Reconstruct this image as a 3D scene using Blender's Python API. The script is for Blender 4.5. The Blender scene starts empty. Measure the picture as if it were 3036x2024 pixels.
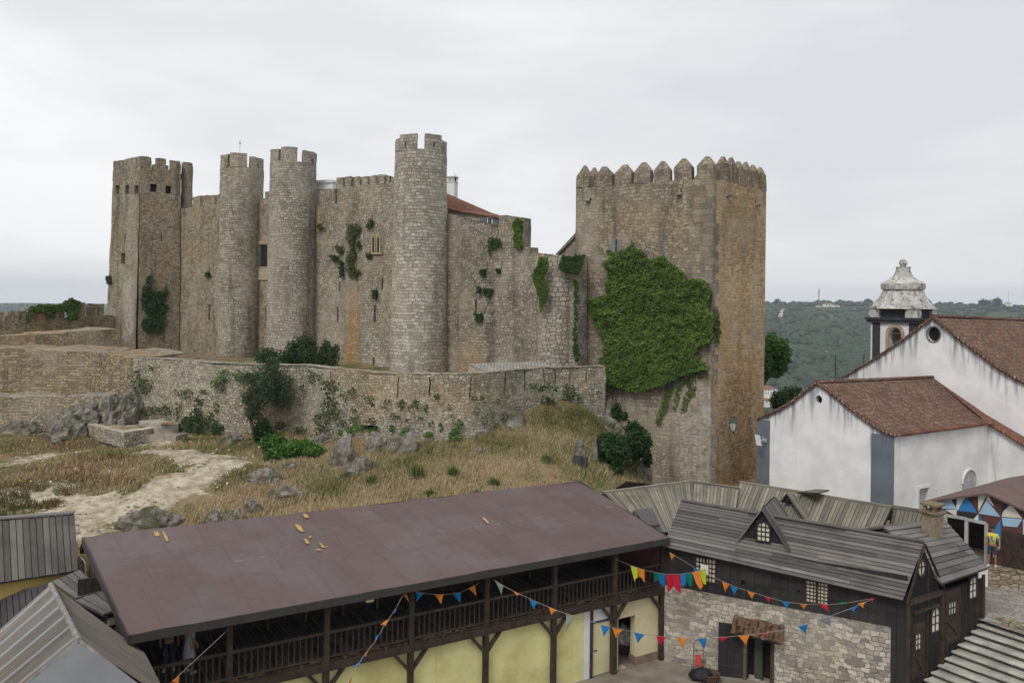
import bpy, bmesh, math, random
import numpy as np
from mathutils import Vector, noise, Matrix
random.seed(7); RNG = np.random.default_rng(7)
R = math.radians; PI = math.pi
scene = bpy.context.scene
COL = scene.collection
V = Vector
# ------------------------------------------------------------------ camera
FPX = 2400.0; PW = 3036.0; PH = 2024.0; HZ = 899.0; ROLL = 0.012; CZ = 14.0
CAM = V((0, 0, CZ))
def ray(x, y):
    dx = x - PW/2; dy = -(y - HZ)
    # photo verticals lean clockwise by ROLL: undo that turn about the principal point
    c, s = math.cos(ROLL), math.sin(ROLL)
    X = c*dx - s*dy; Z = s*dx + c*dy
    return V((X/FPX, 1.0, Z/FPX))
def Pd(x, y, Y): return CAM + ray(x, y)*Y
def Pz(x, y, z):
    r = ray(x, y); return CAM + r*((z - CZ)/r.z)
def Ppl(x, y, p, n):
    r = ray(x, y); return CAM + r*((p - CAM).dot(n)/r.dot(n))
def proj(p):
    d = V(p) - CAM; c, s = math.cos(ROLL), math.sin(ROLL)
    X = d.x/d.y*FPX; Z = d.z/d.y*FPX
    return (PW/2 + c*X + s*Z, HZ - (-s*X + c*Z))
cam = bpy.data.cameras.new('camera'); camo = bpy.data.objects.new('camera', cam); COL.objects.link(camo)
cam.sensor_width = 36; cam.sensor_fit = 'HORIZONTAL'; cam.lens = 36*FPX/PW
cam.shift_y = -(PH/2 - HZ)/PW
cam.clip_start = .3; cam.clip_end = 20000
camo.location = CAM
camo.matrix_world = Matrix.Translation(CAM) @ Matrix.Rotation(PI/2, 4, 'X') @ Matrix.Rotation(ROLL, 4, 'Z')
scene.camera = camo

# ------------------------------------------------------------------ tagging
def tag(o, label=None, cat=None, group=None, kind=None):
    if label: o['label'] = label
    if cat: o['category'] = cat
    if group: o['group'] = group
    if kind: o['kind'] = kind
    return o
def thing(name, label, cat, loc=(0, 0, 0), group=None):
    o = bpy.data.objects.new(name, None); COL.objects.link(o); o.location = loc
    o.empty_display_size = .3
    return tag(o, label, cat, group)
def worldloc(o):
    p = V((0, 0, 0))
    while o is not None: p += o.location; o = o.parent
    return p
def nz(p, s):  # vector noise
    q = V(p)*s
    return V((noise.noise(q), noise.noise(q+V((31.7, 5.1, 9.3))), noise.noise(q+V((-8.2, 17.9, 44.4)))))

class MB:
    def __init__(s): s.v = []; s.f = []; s.uv = []; s.t = []; s.m = []; s.tint = None
    def face(s, pts, uv=None, m=0, t=None):
        b = len(s.v); pts = [V(p) for p in pts]
        if uv is None:
            n = (pts[1]-pts[0]).cross(pts[2]-pts[0])
            if n.length < 1e-12 and len(pts) > 3: n = (pts[2]-pts[0]).cross(pts[3]-pts[0])
            if n.length < 1e-12: n = V((0, 0, 1))
            n.normalize()
            if abs(n.z) > .995: tt = V((1, 0, 0)); bb = V((0, 1, 0))
            else:
                tt = V((0, 0, 1)).cross(n).normalized(); bb = n.cross(tt)
            uv = [(p.dot(tt), p.dot(bb)) for p in pts]
        s.v += [tuple(p) for p in pts]; s.f.append(tuple(range(b, b+len(pts)))); s.uv += list(uv)
        if t is None: t = s.tint if s.tint is not None else random.random()
        s.t.append(t); s.m.append(m)
    def grid(s, fn, u0, u1, v0, v1, cell, m=0, uvf=None, t=None):
        nu = max(1, int(math.ceil(abs(u1-u0)/cell))); nv = max(1, int(math.ceil(abs(v1-v0)/cell)))
        U = [u0+(u1-u0)*i/nu for i in range(nu+1)]; W = [v0+(v1-v0)*i/nv for i in range(nv+1)]
        for i in range(nu):
            for j in range(nv):
                q = [(U[i], W[j]), (U[i+1], W[j]), (U[i+1], W[j+1]), (U[i], W[j+1])]
                s.face([fn(a, b) for a, b in q], uv=[uvf(a, b) for a, b in q] if uvf else None, m=m, t=t)
    def ubox(s, f, u0, u1, v0, v1, w0, w1, cell=99, m=0, skip=''):
        uvf = lambda a, b: (a, b)
        if 'f' not in skip: s.grid(lambda a, b: f(a, b, w0), u0, u1, v0, v1, cell, m, uvf)
        if 'b' not in skip: s.grid(lambda a, b: f(a, b, w1), u1, u0, v0, v1, cell, m, uvf)
        if 't' not in skip: s.grid(lambda a, b: f(a, v1, b), u0, u1, w0, w1, cell, m, uvf)
        if 'd' not in skip: s.grid(lambda a, b: f(a, v0, b), u1, u0, w0, w1, cell, m, uvf)
        if 'l' not in skip: s.grid(lambda a, b: f(u0, b, a), w1, w0, v0, v1, cell, m, uvf)
        if 'r' not in skip: s.grid(lambda a, b: f(u1, b, a), w0, w1, v0, v1, cell, m, uvf)
    def panel(s, f, u0, u1, v0, v1, ops=(), depth=.4, cell=99, m=0, mb=1, back=True):
        eps = 1e-6
        us = {u0, u1}; vs = {v0, v1}
        for o in ops:
            for a in o[:2]:
                if u0 < a < u1: us.add(a)
            for a in o[2:4]:
                if v0 < a < v1: vs.add(a)
        def sub(L):
            L = sorted(L); o = [L[0]]
            for a, b in zip(L, L[1:]):
                n = max(1, int(math.ceil((b-a)/cell)))
                o += [a+(b-a)*k/n for k in range(1, n+1)]
            return o
        us = sub(us); vs = sub(vs)
        inside = lambda a, b: any(o[0]-eps < a < o[1]+eps and o[2]-eps < b < o[3]+eps for o in ops)
        for i in range(len(us)-1):
            for j in range(len(vs)-1):
                if inside((us[i]+us[i+1])/2, (vs[j]+vs[j+1])/2): continue
                q = [(us[i], vs[j]), (us[i+1], vs[j]), (us[i+1], vs[j+1]), (us[i], vs[j+1])]
                s.face([f(a, b, 0) for a, b in q], uv=q, m=m)
        for o in ops:
            a, b, c, d = o[:4]
            s.face([f(a, c, 0), f(a, c, depth), f(a, d, depth), f(a, d, 0)], m=m)
            s.face([f(b, c, depth), f(b, c, 0), f(b, d, 0), f(b, d, depth)], m=m)
            s.face([f(a, d, 0), f(a, d, depth), f(b, d, depth), f(b, d, 0)], m=m)
            s.face([f(a, c, depth), f(a, c, 0), f(b, c, 0), f(b, c, depth)], m=m)
            if back: s.face([f(a, c, depth), f(b, c, depth), f(b, d, depth), f(a, d, depth)], m=mb)
    def obox(s, c, ux, uy, uz, hx, hy, hz, m=0, t=None):
        if t is None: t = random.random() if s.tint is None else s.tint
        c = V(c); P = lambda i, j, k: c + ux*hx*i + uy*hy*j + uz*hz*k
        for q in (((-1,-1,-1),(1,-1,-1),(1,-1,1),(-1,-1,1)), ((1,1,-1),(-1,1,-1),(-1,1,1),(1,1,1)),
                  ((-1,1,-1),(-1,-1,-1),(-1,-1,1),(-1,1,1)), ((1,-1,-1),(1,1,-1),(1,1,1),(1,-1,1)),
                  ((-1,-1,1),(1,-1,1),(1,1,1),(-1,1,1)), ((-1,1,-1),(1,1,-1),(1,-1,-1),(-1,-1,-1))):
            s.face([P(*a) for a in q], m=m, t=t)
    def beam(s, p, q, w, h, up=V((0, 0, 1)), m=0, t=None):
        p = V(p); q = V(q); a = (q-p); L = a.length; a = a/L
        if abs(a.dot(up)) > .99: up = V((1, 0, 0)) if abs(a.x) < .9 else V((0, 1, 0))
        b = a.cross(up).normalized(); c = b.cross(a)
        s.obox((p+q)/2, a, b, c, L/2, w/2, h/2, m=m, t=t)
    def tube(s, pts, r, n=8, m=0, cap=True):
        pts = [V(p) for p in pts]; rs = r if isinstance(r, (list, tuple)) else [r]*len(pts)
        rings = []
        for i, p in enumerate(pts):
            d = (pts[min(i+1, len(pts)-1)]-pts[max(i-1, 0)]).normalized()
            up = V((0, 0, 1)) if abs(d.z) < .9 else V((1, 0, 0))
            a = d.cross(up).normalized(); b = a.cross(d)
            rings.append([p + (a*math.cos(2*PI*k/n)+b*math.sin(2*PI*k/n))*rs[i] for k in range(n)])
        for A, B in zip(rings, rings[1:]):
            for k in range(n):
                s.face([A[k], A[(k+1) % n], B[(k+1) % n], B[k]], m=m, t=.5)
        if cap:
            s.face(list(reversed(rings[0])), m=m); s.face(rings[-1], m=m)
    def lathe(s, c, prof, n=24, m=0, a0=0):
        c = V(c)
        for (r0, z0), (r1, z1) in zip(prof, prof[1:]):
            for k in range(n):
                a = a0+2*PI*k/n; b = a0+2*PI*(k+1)/n
                P = lambda r, z, t: c + V((r*math.cos(t), r*math.sin(t), z))
                q = [P(r0, z0, a), P(r0, z0, b), P(r1, z1, b), P(r1, z1, a)]
                uvq = [(a*max(r0, r1), z0), (b*max(r0, r1), z0), (b*max(r0, r1), z1), (a*max(r0, r1), z1)]
                if r1 < 1e-6: s.face(q[:3], uv=uvq[:3], m=m, t=.5)
                elif r0 < 1e-6: s.face([q[0], q[2], q[3]], uv=[uvq[0], uvq[2], uvq[3]], m=m, t=.5)
                else: s.face(q, uv=uvq, m=m, t=.5)
    def prism(s, pts, z0, z1, m=0):   # vertical prism on polygon pts (x,y)
        n = len(pts)
        for i in range(n):
            a = pts[i]; b = pts[(i+1) % n]
            s.face([(a[0], a[1], z0), (b[0], b[1], z0), (b[0], b[1], z1), (a[0], a[1], z1)], m=m)
        s.face([(p[0], p[1], z1) for p in pts], m=m); s.face([(p[0], p[1], z0) for p in reversed(pts)], m=m)
    def slab(s, pts, th, m=0, n=None):   # extruded 3d polygon
        pts = [V(p) for p in pts]
        nn = n or (pts[1]-pts[0]).cross(pts[2]-pts[0]).normalized()
        lo = [p - nn*th for p in pts]
        s.face(pts, m=m); s.face(list(reversed(lo)), m=m)
        k = len(pts)
        for i in range(k):
            s.face([lo[i], lo[(i+1) % k], pts[(i+1) % k], pts[i]], m=m)
    def build(s, name, mats, parent=None, rough=0, rscale=.8, smooth=None, weld=False, fine=0):
        if rough or fine:
            vv = []
            for p in s.v:
                q = V(p)
                if rough: q = q + nz(p, rscale)*rough
                if fine: q = q + nz(p, 3.1)*fine
                vv.append(tuple(q))
            s.v = vv
        if not isinstance(mats, (list, tuple)): mats = [mats]
        A = np.array(s.v, dtype=float)
        if parent is None:
            org = V(((A[:, 0].min()+A[:, 0].max())/2, (A[:, 1].min()+A[:, 1].max())/2, A[:, 2].min()))
        else: org = worldloc(parent)
        A = A - np.array(org)
        me = bpy.data.meshes.new(name)
        me.from_pydata([tuple(r) for r in A], [], s.f)
        for mt in mats: me.materials.append(mt)
        me.polygons.foreach_set('material_index', s.m)
        ul = me.uv_layers.new(name='UVMap'); ul.data.foreach_set('uv', np.array(s.uv, dtype=np.float32).ravel())
        at = me.attributes.new('tint', 'FLOAT', 'FACE'); at.data.foreach_set('value', np.array(s.t, dtype=np.float32))
        if weld or smooth is not None:
            bm = bmesh.new(); bm.from_mesh(me); bmesh.ops.remove_doubles(bm, verts=bm.verts, dist=1e-4)
            bm.to_mesh(me); bm.free()
        if smooth is not None:
            me.shade_smooth(); me.set_sharp_from_angle(angle=R(smooth))
        me.update()
        o = bpy.data.objects.new(name, me); COL.objects.link(o)
        if parent is None: o.location = org
        else: o.parent = parent
        return o
def np_mesh(name, verts, faces, mat, tint=None, parent=None, uv=None):
    """fast mesh: verts (N,3), faces (M,k) all k-gons"""
    verts = np.asarray(verts, dtype=np.float64); faces = np.asarray(faces)
    if parent is None: org = np.array([(verts[:, 0].min()+verts[:, 0].max())/2, (verts[:, 1].min()+verts[:, 1].max())/2, verts[:, 2].min()])
    else: org = np.array(worldloc(parent))
    me = bpy.data.meshes.new(name); M, k = faces.shape
    me.vertices.add(len(verts)); me.vertices.foreach_set('co', (verts-org).astype(np.float32).ravel())
    me.loops.add(M*k); me.loops.foreach_set('vertex_index', faces.astype(np.int32).ravel())
    me.polygons.add(M); me.polygons.foreach_set('loop_start', np.arange(0, M*k, k, dtype=np.int32))
    me.materials.append(mat)
    me.update(calc_edges=True)
    if tint is not None:
        at = me.attributes.new('tint', 'FLOAT', 'FACE'); at.data.foreach_set('value', np.asarray(tint, dtype=np.float32))
    o = bpy.data.objects.new(name, me); COL.objects.link(o)
    if parent is None: o.location = tuple(org)
    else: o.parent = parent
    return o

class Fr:
    """upright frame: s runs along the wall (left to right seen from outside), t goes inwards, z up"""
    def __init__(f, a, b):
        f.o = V((a.x, a.y, 0)); f.d = V((b.x-a.x, b.y-a.y, 0)); f.L = f.d.length; f.d.normalize()
        f.b = V((-f.d.y, f.d.x, 0)); f.n = -f.b
    def P(f, s, t, z): return f.o + f.d*s + f.b*t + V((0, 0, z))
    def f(f, u, v, w): return f.P(u, w, v)
    def hit(f, x, y, t=0):
        p = Ppl(x, y, f.P(0, t, 0), f.b); return (p-f.o).dot(f.d), p.z
    def st(f, p):
        q = V((p[0], p[1], 0))-f.o; return q.dot(f.d), q.dot(f.b)
    def op(f, x0, y0, x1, y1, t=0):
        s0 = f.hit(x0, (y0+y1)/2, t)[0]; s1 = f.hit(x1, (y0+y1)/2, t)[0]; xm = (x0+x1)/2
        return (s0, s1, f.hit(xm, y1, t)[1], f.hit(xm, y0, t)[1])
    def box(f, mb, s0, s1, t0, t1, z0, z1, cell=99, m=0, skip=''): mb.ubox(f.f, s0, s1, z0, z1, t0, t1, cell, m, skip)

# ------------------------------------------------------------------ materials
class NT:
    def __init__(s, name, rough=.9, spec=.25):
        s.mat = bpy.data.materials.new(name); s.mat.use_nodes = True; s.t = s.mat.node_tree
        s.b = s.t.nodes['Principled BSDF']; s.b.inputs['Roughness'].default_value = rough
        s.b.inputs['Specular IOR Level'].default_value = spec
    def n(s, typ, **k):
        x = s.t.nodes.new(typ)
        for a, b in k.items():
            if a.startswith('i_'):
                key = a[2:]; key = int(key) if key.isdigit() else key.replace('_', ' ')
                x.inputs[key].default_value = b
            else: setattr(x, a, b)
        return x
    def l(s, a, b): s.t.links.new(a, b)
    def co(s, kind='Object'):
        if kind == 'Pos': return s.n('ShaderNodeNewGeometry').outputs['Position']
        if kind == 'UV': return s.n('ShaderNodeUVMap').outputs[0]
        return s.n('ShaderNodeTexCoord').outputs[kind]
    def mp(s, v, sc=(1, 1, 1), loc=(0, 0, 0), rot=(0, 0, 0)):
        m = s.n('ShaderNodeMapping'); s.l(v, m.inputs[0]); m.inputs[1].default_value = loc; m.inputs[2].default_value = rot; m.inputs[3].default_value = sc
        return m.outputs[0]
    def noise(s, v, sc, det=4, rough=.55, out='Fac', dist=0):
        x = s.n('ShaderNodeTexNoise'); x.inputs['Scale'].default_value = sc; x.inputs['Detail'].default_value = det
        x.inputs['Roughness'].default_value = rough; x.inputs['Distortion'].default_value = dist
        if v is not None: s.l(v, x.inputs['Vector'])
        return x.outputs[out]
    def math(s, op, a, b=None, c=None, clamp=False):
        m = s.n('ShaderNodeMath', operation=op); m.use_clamp = clamp
        for i, q in enumerate((a, b, c)):
            if q is None: continue
            if isinstance(q, (int, float)): m.inputs[i].default_value = q
            else: s.l(q, m.inputs[i])
        return m.outputs[0]
    def ss(s, v, lo, hi, a=0., b=1.):
        m = s.n('ShaderNodeMapRange', interpolation_type='SMOOTHSTEP')
        s.l(v, m.inputs[0]); m.inputs[1].default_value = lo; m.inputs[2].default_value = hi
        m.inputs[3].default_value = a; m.inputs[4].default_value = b; return m.outputs[0]
    def mix(s, f, a, b, bt='MIX'):
        m = s.n('ShaderNodeMix', data_type='RGBA', blend_type=bt)
        for i, q in ((0, f), (6, a), (7, b)):
            if isinstance(q, (int, float)): m.inputs[i].default_value = q
            elif isinstance(q, tuple): m.inputs[i].default_value = (*q[:3], 1)
            else: s.l(q, m.inputs[i])
        return m.outputs[2]
    def ramp(s, f, stops):
        r = s.n('ShaderNodeValToRGB'); e = r.color_ramp.elements
        while len(e) < len(stops): e.new(.5)
        for x, (p, c) in zip(e, stops): x.position = p; x.color = (*c, 1) if len(c) == 3 else c
        s.l(f, r.inputs[0]); return r.outputs[0]
    def attr(s, name='tint', out='Fac'):
        return s.n('ShaderNodeAttribute', attribute_name=name).outputs[out]
    def sep(s, v):
        x = s.n('ShaderNodeSeparateXYZ'); s.l(v, x.inputs[0]); return x.outputs
    def base(s, c):
        if isinstance(c, tuple): s.b.inputs['Base Color'].default_value = (*c[:3], 1)
        else: s.l(c, s.b.inputs['Base Color'])
    def bump(s, h, strength=.4, dist=.05, prev=None):
        b = s.n('ShaderNodeBump'); b.inputs['Strength'].default_value = strength; b.inputs['Distance'].default_value = dist
        s.l(h, b.inputs['Height'])
        if prev is not None: s.l(prev, b.inputs['Normal'])
        s.l(b.outputs[0], s.b.inputs['Normal']); return b.outputs[0]

def stone(name, lo=(.13, .105, .075), hi=(.40, .35, .27), mortar=(.07, .06, .046), bw=.35, bh=.205,
          dirt=.55, white=.3, ochre=.35, rubble=.5, bump=.6, stains=(), mline=.95, dark=(.06, .055, .045), seed=0, ms=.02, pst=.30):
    t = NT(name, .95, .15)
    pos = t.co('Pos'); uv0 = t.mp(t.co('UV'), loc=(seed*3.7, seed*.31, 0))
    dn = t.noise(uv0, 1.7, 3, out='Color')
    d = t.n('ShaderNodeVectorMath', operation='SUBTRACT'); t.l(dn, d.inputs[0]); d.inputs[1].default_value = (.5, .5, .5)
    d2 = t.n('ShaderNodeVectorMath', operation='SCALE'); t.l(d.outputs[0], d2.inputs[0]); d2.inputs['Scale'].default_value = .34
    dnf = t.noise(uv0, 7, 2, out='Color')
    e = t.n('ShaderNodeVectorMath', operation='SUBTRACT'); t.l(dnf, e.inputs[0]); e.inputs[1].default_value = (.5, .5, .5)
    e2 = t.n('ShaderNodeVectorMath', operation='SCALE'); t.l(e.outputs[0], e2.inputs[0]); e2.inputs['Scale'].default_value = .12
    a = t.n('ShaderNodeVectorMath', operation='ADD'); t.l(uv0, a.inputs[0]); t.l(d2.outputs[0], a.inputs[1])
    a2 = t.n('ShaderNodeVectorMath', operation='ADD'); t.l(a.outputs[0], a2.inputs[0]); t.l(e2.outputs[0], a2.inputs[1])
    uv = a2.outputs[0]
    br = t.n('ShaderNodeTexBrick', offset=.45, offset_frequency=2, squash=.72, squash_frequency=3)
    t.l(uv, br.inputs['Vector']); br.inputs['Color1'].default_value = (0, 0, 0, 1); br.inputs['Color2'].default_value = (1, 1, 1, 1)
    br.inputs['Mortar'].default_value = (.5, .5, .5, 1); br.inputs['Scale'].default_value = 1
    br.inputs['Mortar Size'].default_value = ms; br.inputs['Mortar Smooth'].default_value = .35
    br.inputs['Brick Width'].default_value = bw; br.inputs['Row Height'].default_value = bh
    sc = t.mp(uv, (1/(bw*.75), 1/(bh*.85), 1))
    vc = t.n('ShaderNodeTexVoronoi', feature='F1', voronoi_dimensions='2D'); t.l(sc, vc.inputs['Vector']); vc.inputs['Scale'].default_value = 1; vc.inputs['Randomness'].default_value = .75
    ve = t.n('ShaderNodeTexVoronoi', feature='DISTANCE_TO_EDGE', voronoi_dimensions='2D'); t.l(sc, ve.inputs['Vector']); ve.inputs['Scale'].default_value = 1; ve.inputs['Randomness'].default_value = .75
    vs = t.sep(vc.outputs['Color'])
    sel = t.ss(t.noise(pos, .35, 3), .62-.35*rubble, .72-.35*rubble)
    brv = t.sep(br.outputs['Color'])[0]
    rnd = t.n('ShaderNodeMix', data_type='FLOAT'); t.l(sel, rnd.inputs[0]); t.l(brv, rnd.inputs[2]); t.l(vs[0], rnd.inputs[3])
    mm = t.n('ShaderNodeMix', data_type='FLOAT'); t.l(sel, mm.inputs[0]); t.l(br.outputs['Fac'], mm.inputs[2]); t.l(t.ss(ve.outputs['Distance'], .01, .13, 1, 0), mm.inputs[3])
    fine = t.noise(pos, 9, 5, .65)
    vf = t.noise(pos, 26, 3, .6)
    rr = t.math('ADD', t.math('ADD', t.math('MULTIPLY', rnd.outputs[0], pst), t.math('MULTIPLY', fine, .62-pst*.5)), t.math('MULTIPLY', vf, .38-pst*.5))
    rr = t.ss(rr, .22, .80)
    mid = tuple((x+y)/2*f for x, y, f in zip(lo, hi, (1.02, .98, .93)))
    c = t.ramp(rr, [(0, lo), (.5, mid), (1, hi)])
    # joint visibility varies over the wall
    jv = t.ss(t.noise(pos, .5, 3), .3, .6, .4, 1)
    c = t.mix(t.math('MULTIPLY', t.math('MULTIPLY', mm.outputs[0], mline), jv), c, mortar)
    # grey/ochre drift over metres
    c = t.mix(t.math('MULTIPLY', t.ss(t.noise(t.mp(pos, loc=(seed*9, 3, 1)), .22, 4), .48, .68), ochre), c, (.36, .235, .105))
    c = t.mix(t.math('MULTIPLY', t.ss(t.noise(t.mp(pos, loc=(3, seed*5, 7)), .17, 4), .5, .68), .45), c, t.mix(1., c, (1.05, 1.12, 1.22), 'MULTIPLY'))
    # rain streaks
    st = t.noise(t.mp(pos, (1.1, 1.1, .12), loc=(seed, 0, 0)), 1, 5, .6)
    c = t.mix(t.math('MULTIPLY', t.ss(st, .5, .7), dirt), c, dark)
    st2 = t.noise(t.mp(pos, (.5, .5, .2), loc=(0, seed+4, 0)), 1, 5, .7)
    c = t.mix(t.math('MULTIPLY', t.ss(st2, .5, .75), dirt*.8), c, tuple(x*1.5 for x in dark))
    # lichen specks
    wl = t.math('MULTIPLY', t.ss(t.noise(pos, 5.5, 4, .7), .60, .70), t.ss(t.noise(pos, .45, 3), .42, .62))
    c = t.mix(t.math('MULTIPLY', wl, white), c, (.58, .57, .54))
    bl = t.ss(t.noise(t.mp(pos, loc=(7, 7, 7)), 7, 4, .7), .63, .70)
    c = t.mix(t.math('MULTIPLY', bl, .55), c, (.05, .048, .038))
    for (p, hw, z0, z1, col, k) in stains:
        dv = t.n('ShaderNodeVectorMath', operation='SUBTRACT'); t.l(pos, dv.inputs[0]); dv.inputs[1].default_value = (p[0], p[1], 0)
        dvf = t.n('ShaderNodeVectorMath', operation='MULTIPLY'); t.l(dv.outputs[0], dvf.inputs[0]); dvf.inputs[1].default_value = (1, 1, 0)
        ln = t.n('ShaderNodeVectorMath', operation='LENGTH'); t.l(dvf.outputs[0], ln.inputs[0])
        zz = t.sep(pos)[2]
        q = t.math('ADD', ln.outputs['Value'], t.math('MULTIPLY', t.math('SUBTRACT', t.noise(t.mp(pos, (1, 1, .35)), 1.6, 5, .7), .5), hw*2.6))
        mk = t.math('MULTIPLY', t.ss(q, hw*.35, hw*1.1, 1, 0), t.math('MULTIPLY', t.ss(zz, z0-.6, z0+.6), t.ss(zz, z1-1.6, z1+.4, 1, 0)))
        mk = t.math('MULTIPLY', mk, t.ss(t.noise(pos, 3.5, 4, .7), .36, .56))
        c = t.mix(t.math('MULTIPLY', mk, k), c, t.mix(.35, col, c))
    # patches of paler, re-pointed masonry and long grey water marks
    rp = t.ss(t.noise(t.mp(pos, (1, 1, .55), loc=(seed*2.2, 5, seed)), .3, 5, .65), .50, .60)
    c = t.mix(t.math('MULTIPLY', rp, .5), c, t.mix(.5, c, (.43, .395, .33)))
    hs = t.n('ShaderNodeHueSaturation'); hs.inputs['Saturation'].default_value = 1.06; hs.inputs['Value'].default_value = 1.08; t.l(c, hs.inputs['Color']); c = hs.outputs[0]
    t.base(c)
    h = t.math('SUBTRACT', t.math('ADD', t.math('MULTIPLY', rnd.outputs[0], .35), t.math('MULTIPLY', fine, .5)), t.math('MULTIPLY', mm.outputs[0], 1.1))
    t.bump(h, bump, .07)
    return t.mat

def simple(name, col, rough=.8, var=.15, sc=3, bump=.1, spec=.25, metal=0, dist=.02):
    t = NT(name, rough, spec); pos = t.co('Object')
    n = t.noise(pos, sc, 5, .6)
    c = t.mix(t.ss(n, .3, .7), tuple(x*(1-var) for x in col), tuple(min(1, x*(1+var)) for x in col))
    tv = t.math('ADD', t.math('MULTIPLY', t.attr(), .3), .85)
    g = t.n('ShaderNodeCombineColor'); [t.l(tv, g.inputs[i]) for i in range(3)]
    c = t.mix(1., c, g.outputs[0], 'MULTIPLY')
    t.base(c); t.b.inputs['Metallic'].default_value = metal
    if bump: t.bump(t.noise(pos, sc*4, 4, .6), bump, dist)
    return t.mat

def planks(name, c1, c2, w=.16, rough=.85, gap=.012, moss=0, tintk=.5, gapcol=(.012, .011, .01), axis=0, L=2.6, bump=.4, grain=1.):
    """boards; axis 0: boards run along UV v (up a wall / down a roof), axis 1: along u"""
    t = NT(name, rough, .2); uv = t.co('UV'); pos = t.co('Pos')
    rot = (0, 0, PI/2) if axis == 0 else (0, 0, 0)
    m = t.mp(uv, rot=rot)
    br = t.n('ShaderNodeTexBrick', offset=.37, offset_frequency=2, squash=1)
    t.l(m, br.inputs['Vector']); br.inputs['Color1'].default_value = (0, 0, 0, 1); br.inputs['Color2'].default_value = (1, 1, 1, 1)
    br.inputs['Mortar'].default_value = (.5, .5, .5, 1); br.inputs['Scale'].default_value = 1
    br.inputs['Mortar Size'].default_value = gap; br.inputs['Mortar Smooth'].default_value = .1
    br.inputs['Brick Width'].default_value = L; br.inputs['Row Height'].default_value = w
    g = t.noise(t.mp(m, (1.2, 22, 1)), 1, 5, .65)
    f = t.math('ADD', t.math('MULTIPLY', t.sep(br.outputs['Color'])[0], tintk), t.math('MULTIPLY', g, (1-tintk)*grain))
    f = t.math('ADD', f, t.math('MULTIPLY', t.math('SUBTRACT', t.attr(), .5), .5))
    c = t.mix(t.ss(f, .1, .9), c1, c2)
    big = t.ss(t.noise(pos, .8, 4), .35, .7)
    c = t.mix(t.math('MULTIPLY', big, .3), c, tuple(x*.6 for x in c1))
    if moss:
        c = t.mix(t.math('MULTIPLY', t.ss(t.noise(pos, 1.3, 5, .7), .48, .65), moss), c, (.11, .115, .055))
    c = t.mix(t.math('MULTIPLY', br.outputs['Fac'], .9), c, gapcol)
    t.base(c)
    t.bump(t.math('SUBTRACT', t.math('MULTIPLY', g, .3), br.outputs['Fac']), bump, .02)
    return t.mat

def leafmat(name, c1, c2, c3=None, tr=.25):
    t = NT(name, .6, .3); a = t.attr()
    c3 = c3 or c2
    c = t.ramp(a, [(0, c1), (.55, c2), (1, c3)])
    pos = t.co('Pos')
    c = t.mix(t.ss(t.noise(pos, .9, 3), .35, .7, 0, .5), c, tuple(x*.7 for x in c1))
    t.base(c)
    tl = t.n('ShaderNodeBsdfTranslucent'); t.l(c, tl.inputs[0])
    mx = t.n('ShaderNodeMixShader'); mx.inputs[0].default_value = tr
    t.l(t.b.outputs[0], mx.inputs[1]); t.l(tl.outputs[0], mx.inputs[2])
    out = [n for n in t.t.nodes if n.type == 'OUTPUT_MATERIAL'][0]
    t.l(mx.outputs[0], out.inputs[0])
    return t.mat

def plaster(name, col, streak=.35, dirt=(.22, .22, .25), bump=.15, ystain=0, drip=0):
    t = NT(name, .92, .15); pos = t.co('Pos')
    c = t.mix(t.ss(t.noise(pos, .7, 5, .6), .3, .7), tuple(x*.86 for x in col), tuple(min(.95, x*1.05) for x in col))
    s1 = t.noise(t.mp(pos, (2.6, 2.6, .22)), 1, 5, .6)
    c = t.mix(t.math('MULTIPLY', t.ss(s1, .55, .74), streak), c, dirt)
    c = t.mix(t.math('MULTIPLY', t.ss(t.noise(pos, 2.2, 5, .7), .58, .7), streak*.5), c, tuple(x*1.3 for x in dirt))
    if drip:   # rain stains running down from the roof edge: UV v is the distance below it
        uv = t.co('UV'); s = t.sep(uv)
        d1 = t.noise(t.mp(uv, (2.6, .16, 1)), 1, 4, .6); ln = t.math('ADD', t.math('MULTIPLY', t.ss(t.noise(t.mp(uv, (1.7, 0, 1)), 1, 3), .3, .7), 2.4), .3)
        f = t.math('MULTIPLY', t.ss(d1, .44, .58), t.ss(t.math('DIVIDE', s[1], ln), 0, 1.1, 1, 0))
        c = t.mix(t.math('MULTIPLY', f, drip), c, (.16, .17, .21))
        c = t.mix(t.math('MULTIPLY', t.ss(s[1], 0, .35, 1, 0), drip*.5), c, (.22, .20, .19))
    if ystain:
        c = t.mix(t.math('MULTIPLY', t.ss(t.noise(pos, .55, 4), .5, .7), ystain), c, (.33, .24, .08))
    t.base(c); t.bump(t.math('ADD', t.noise(pos, 2.5, 5, .6), t.math('MULTIPLY', t.noise(pos, 22, 3), .3)), bump, .06)
    return t.mat
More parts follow.
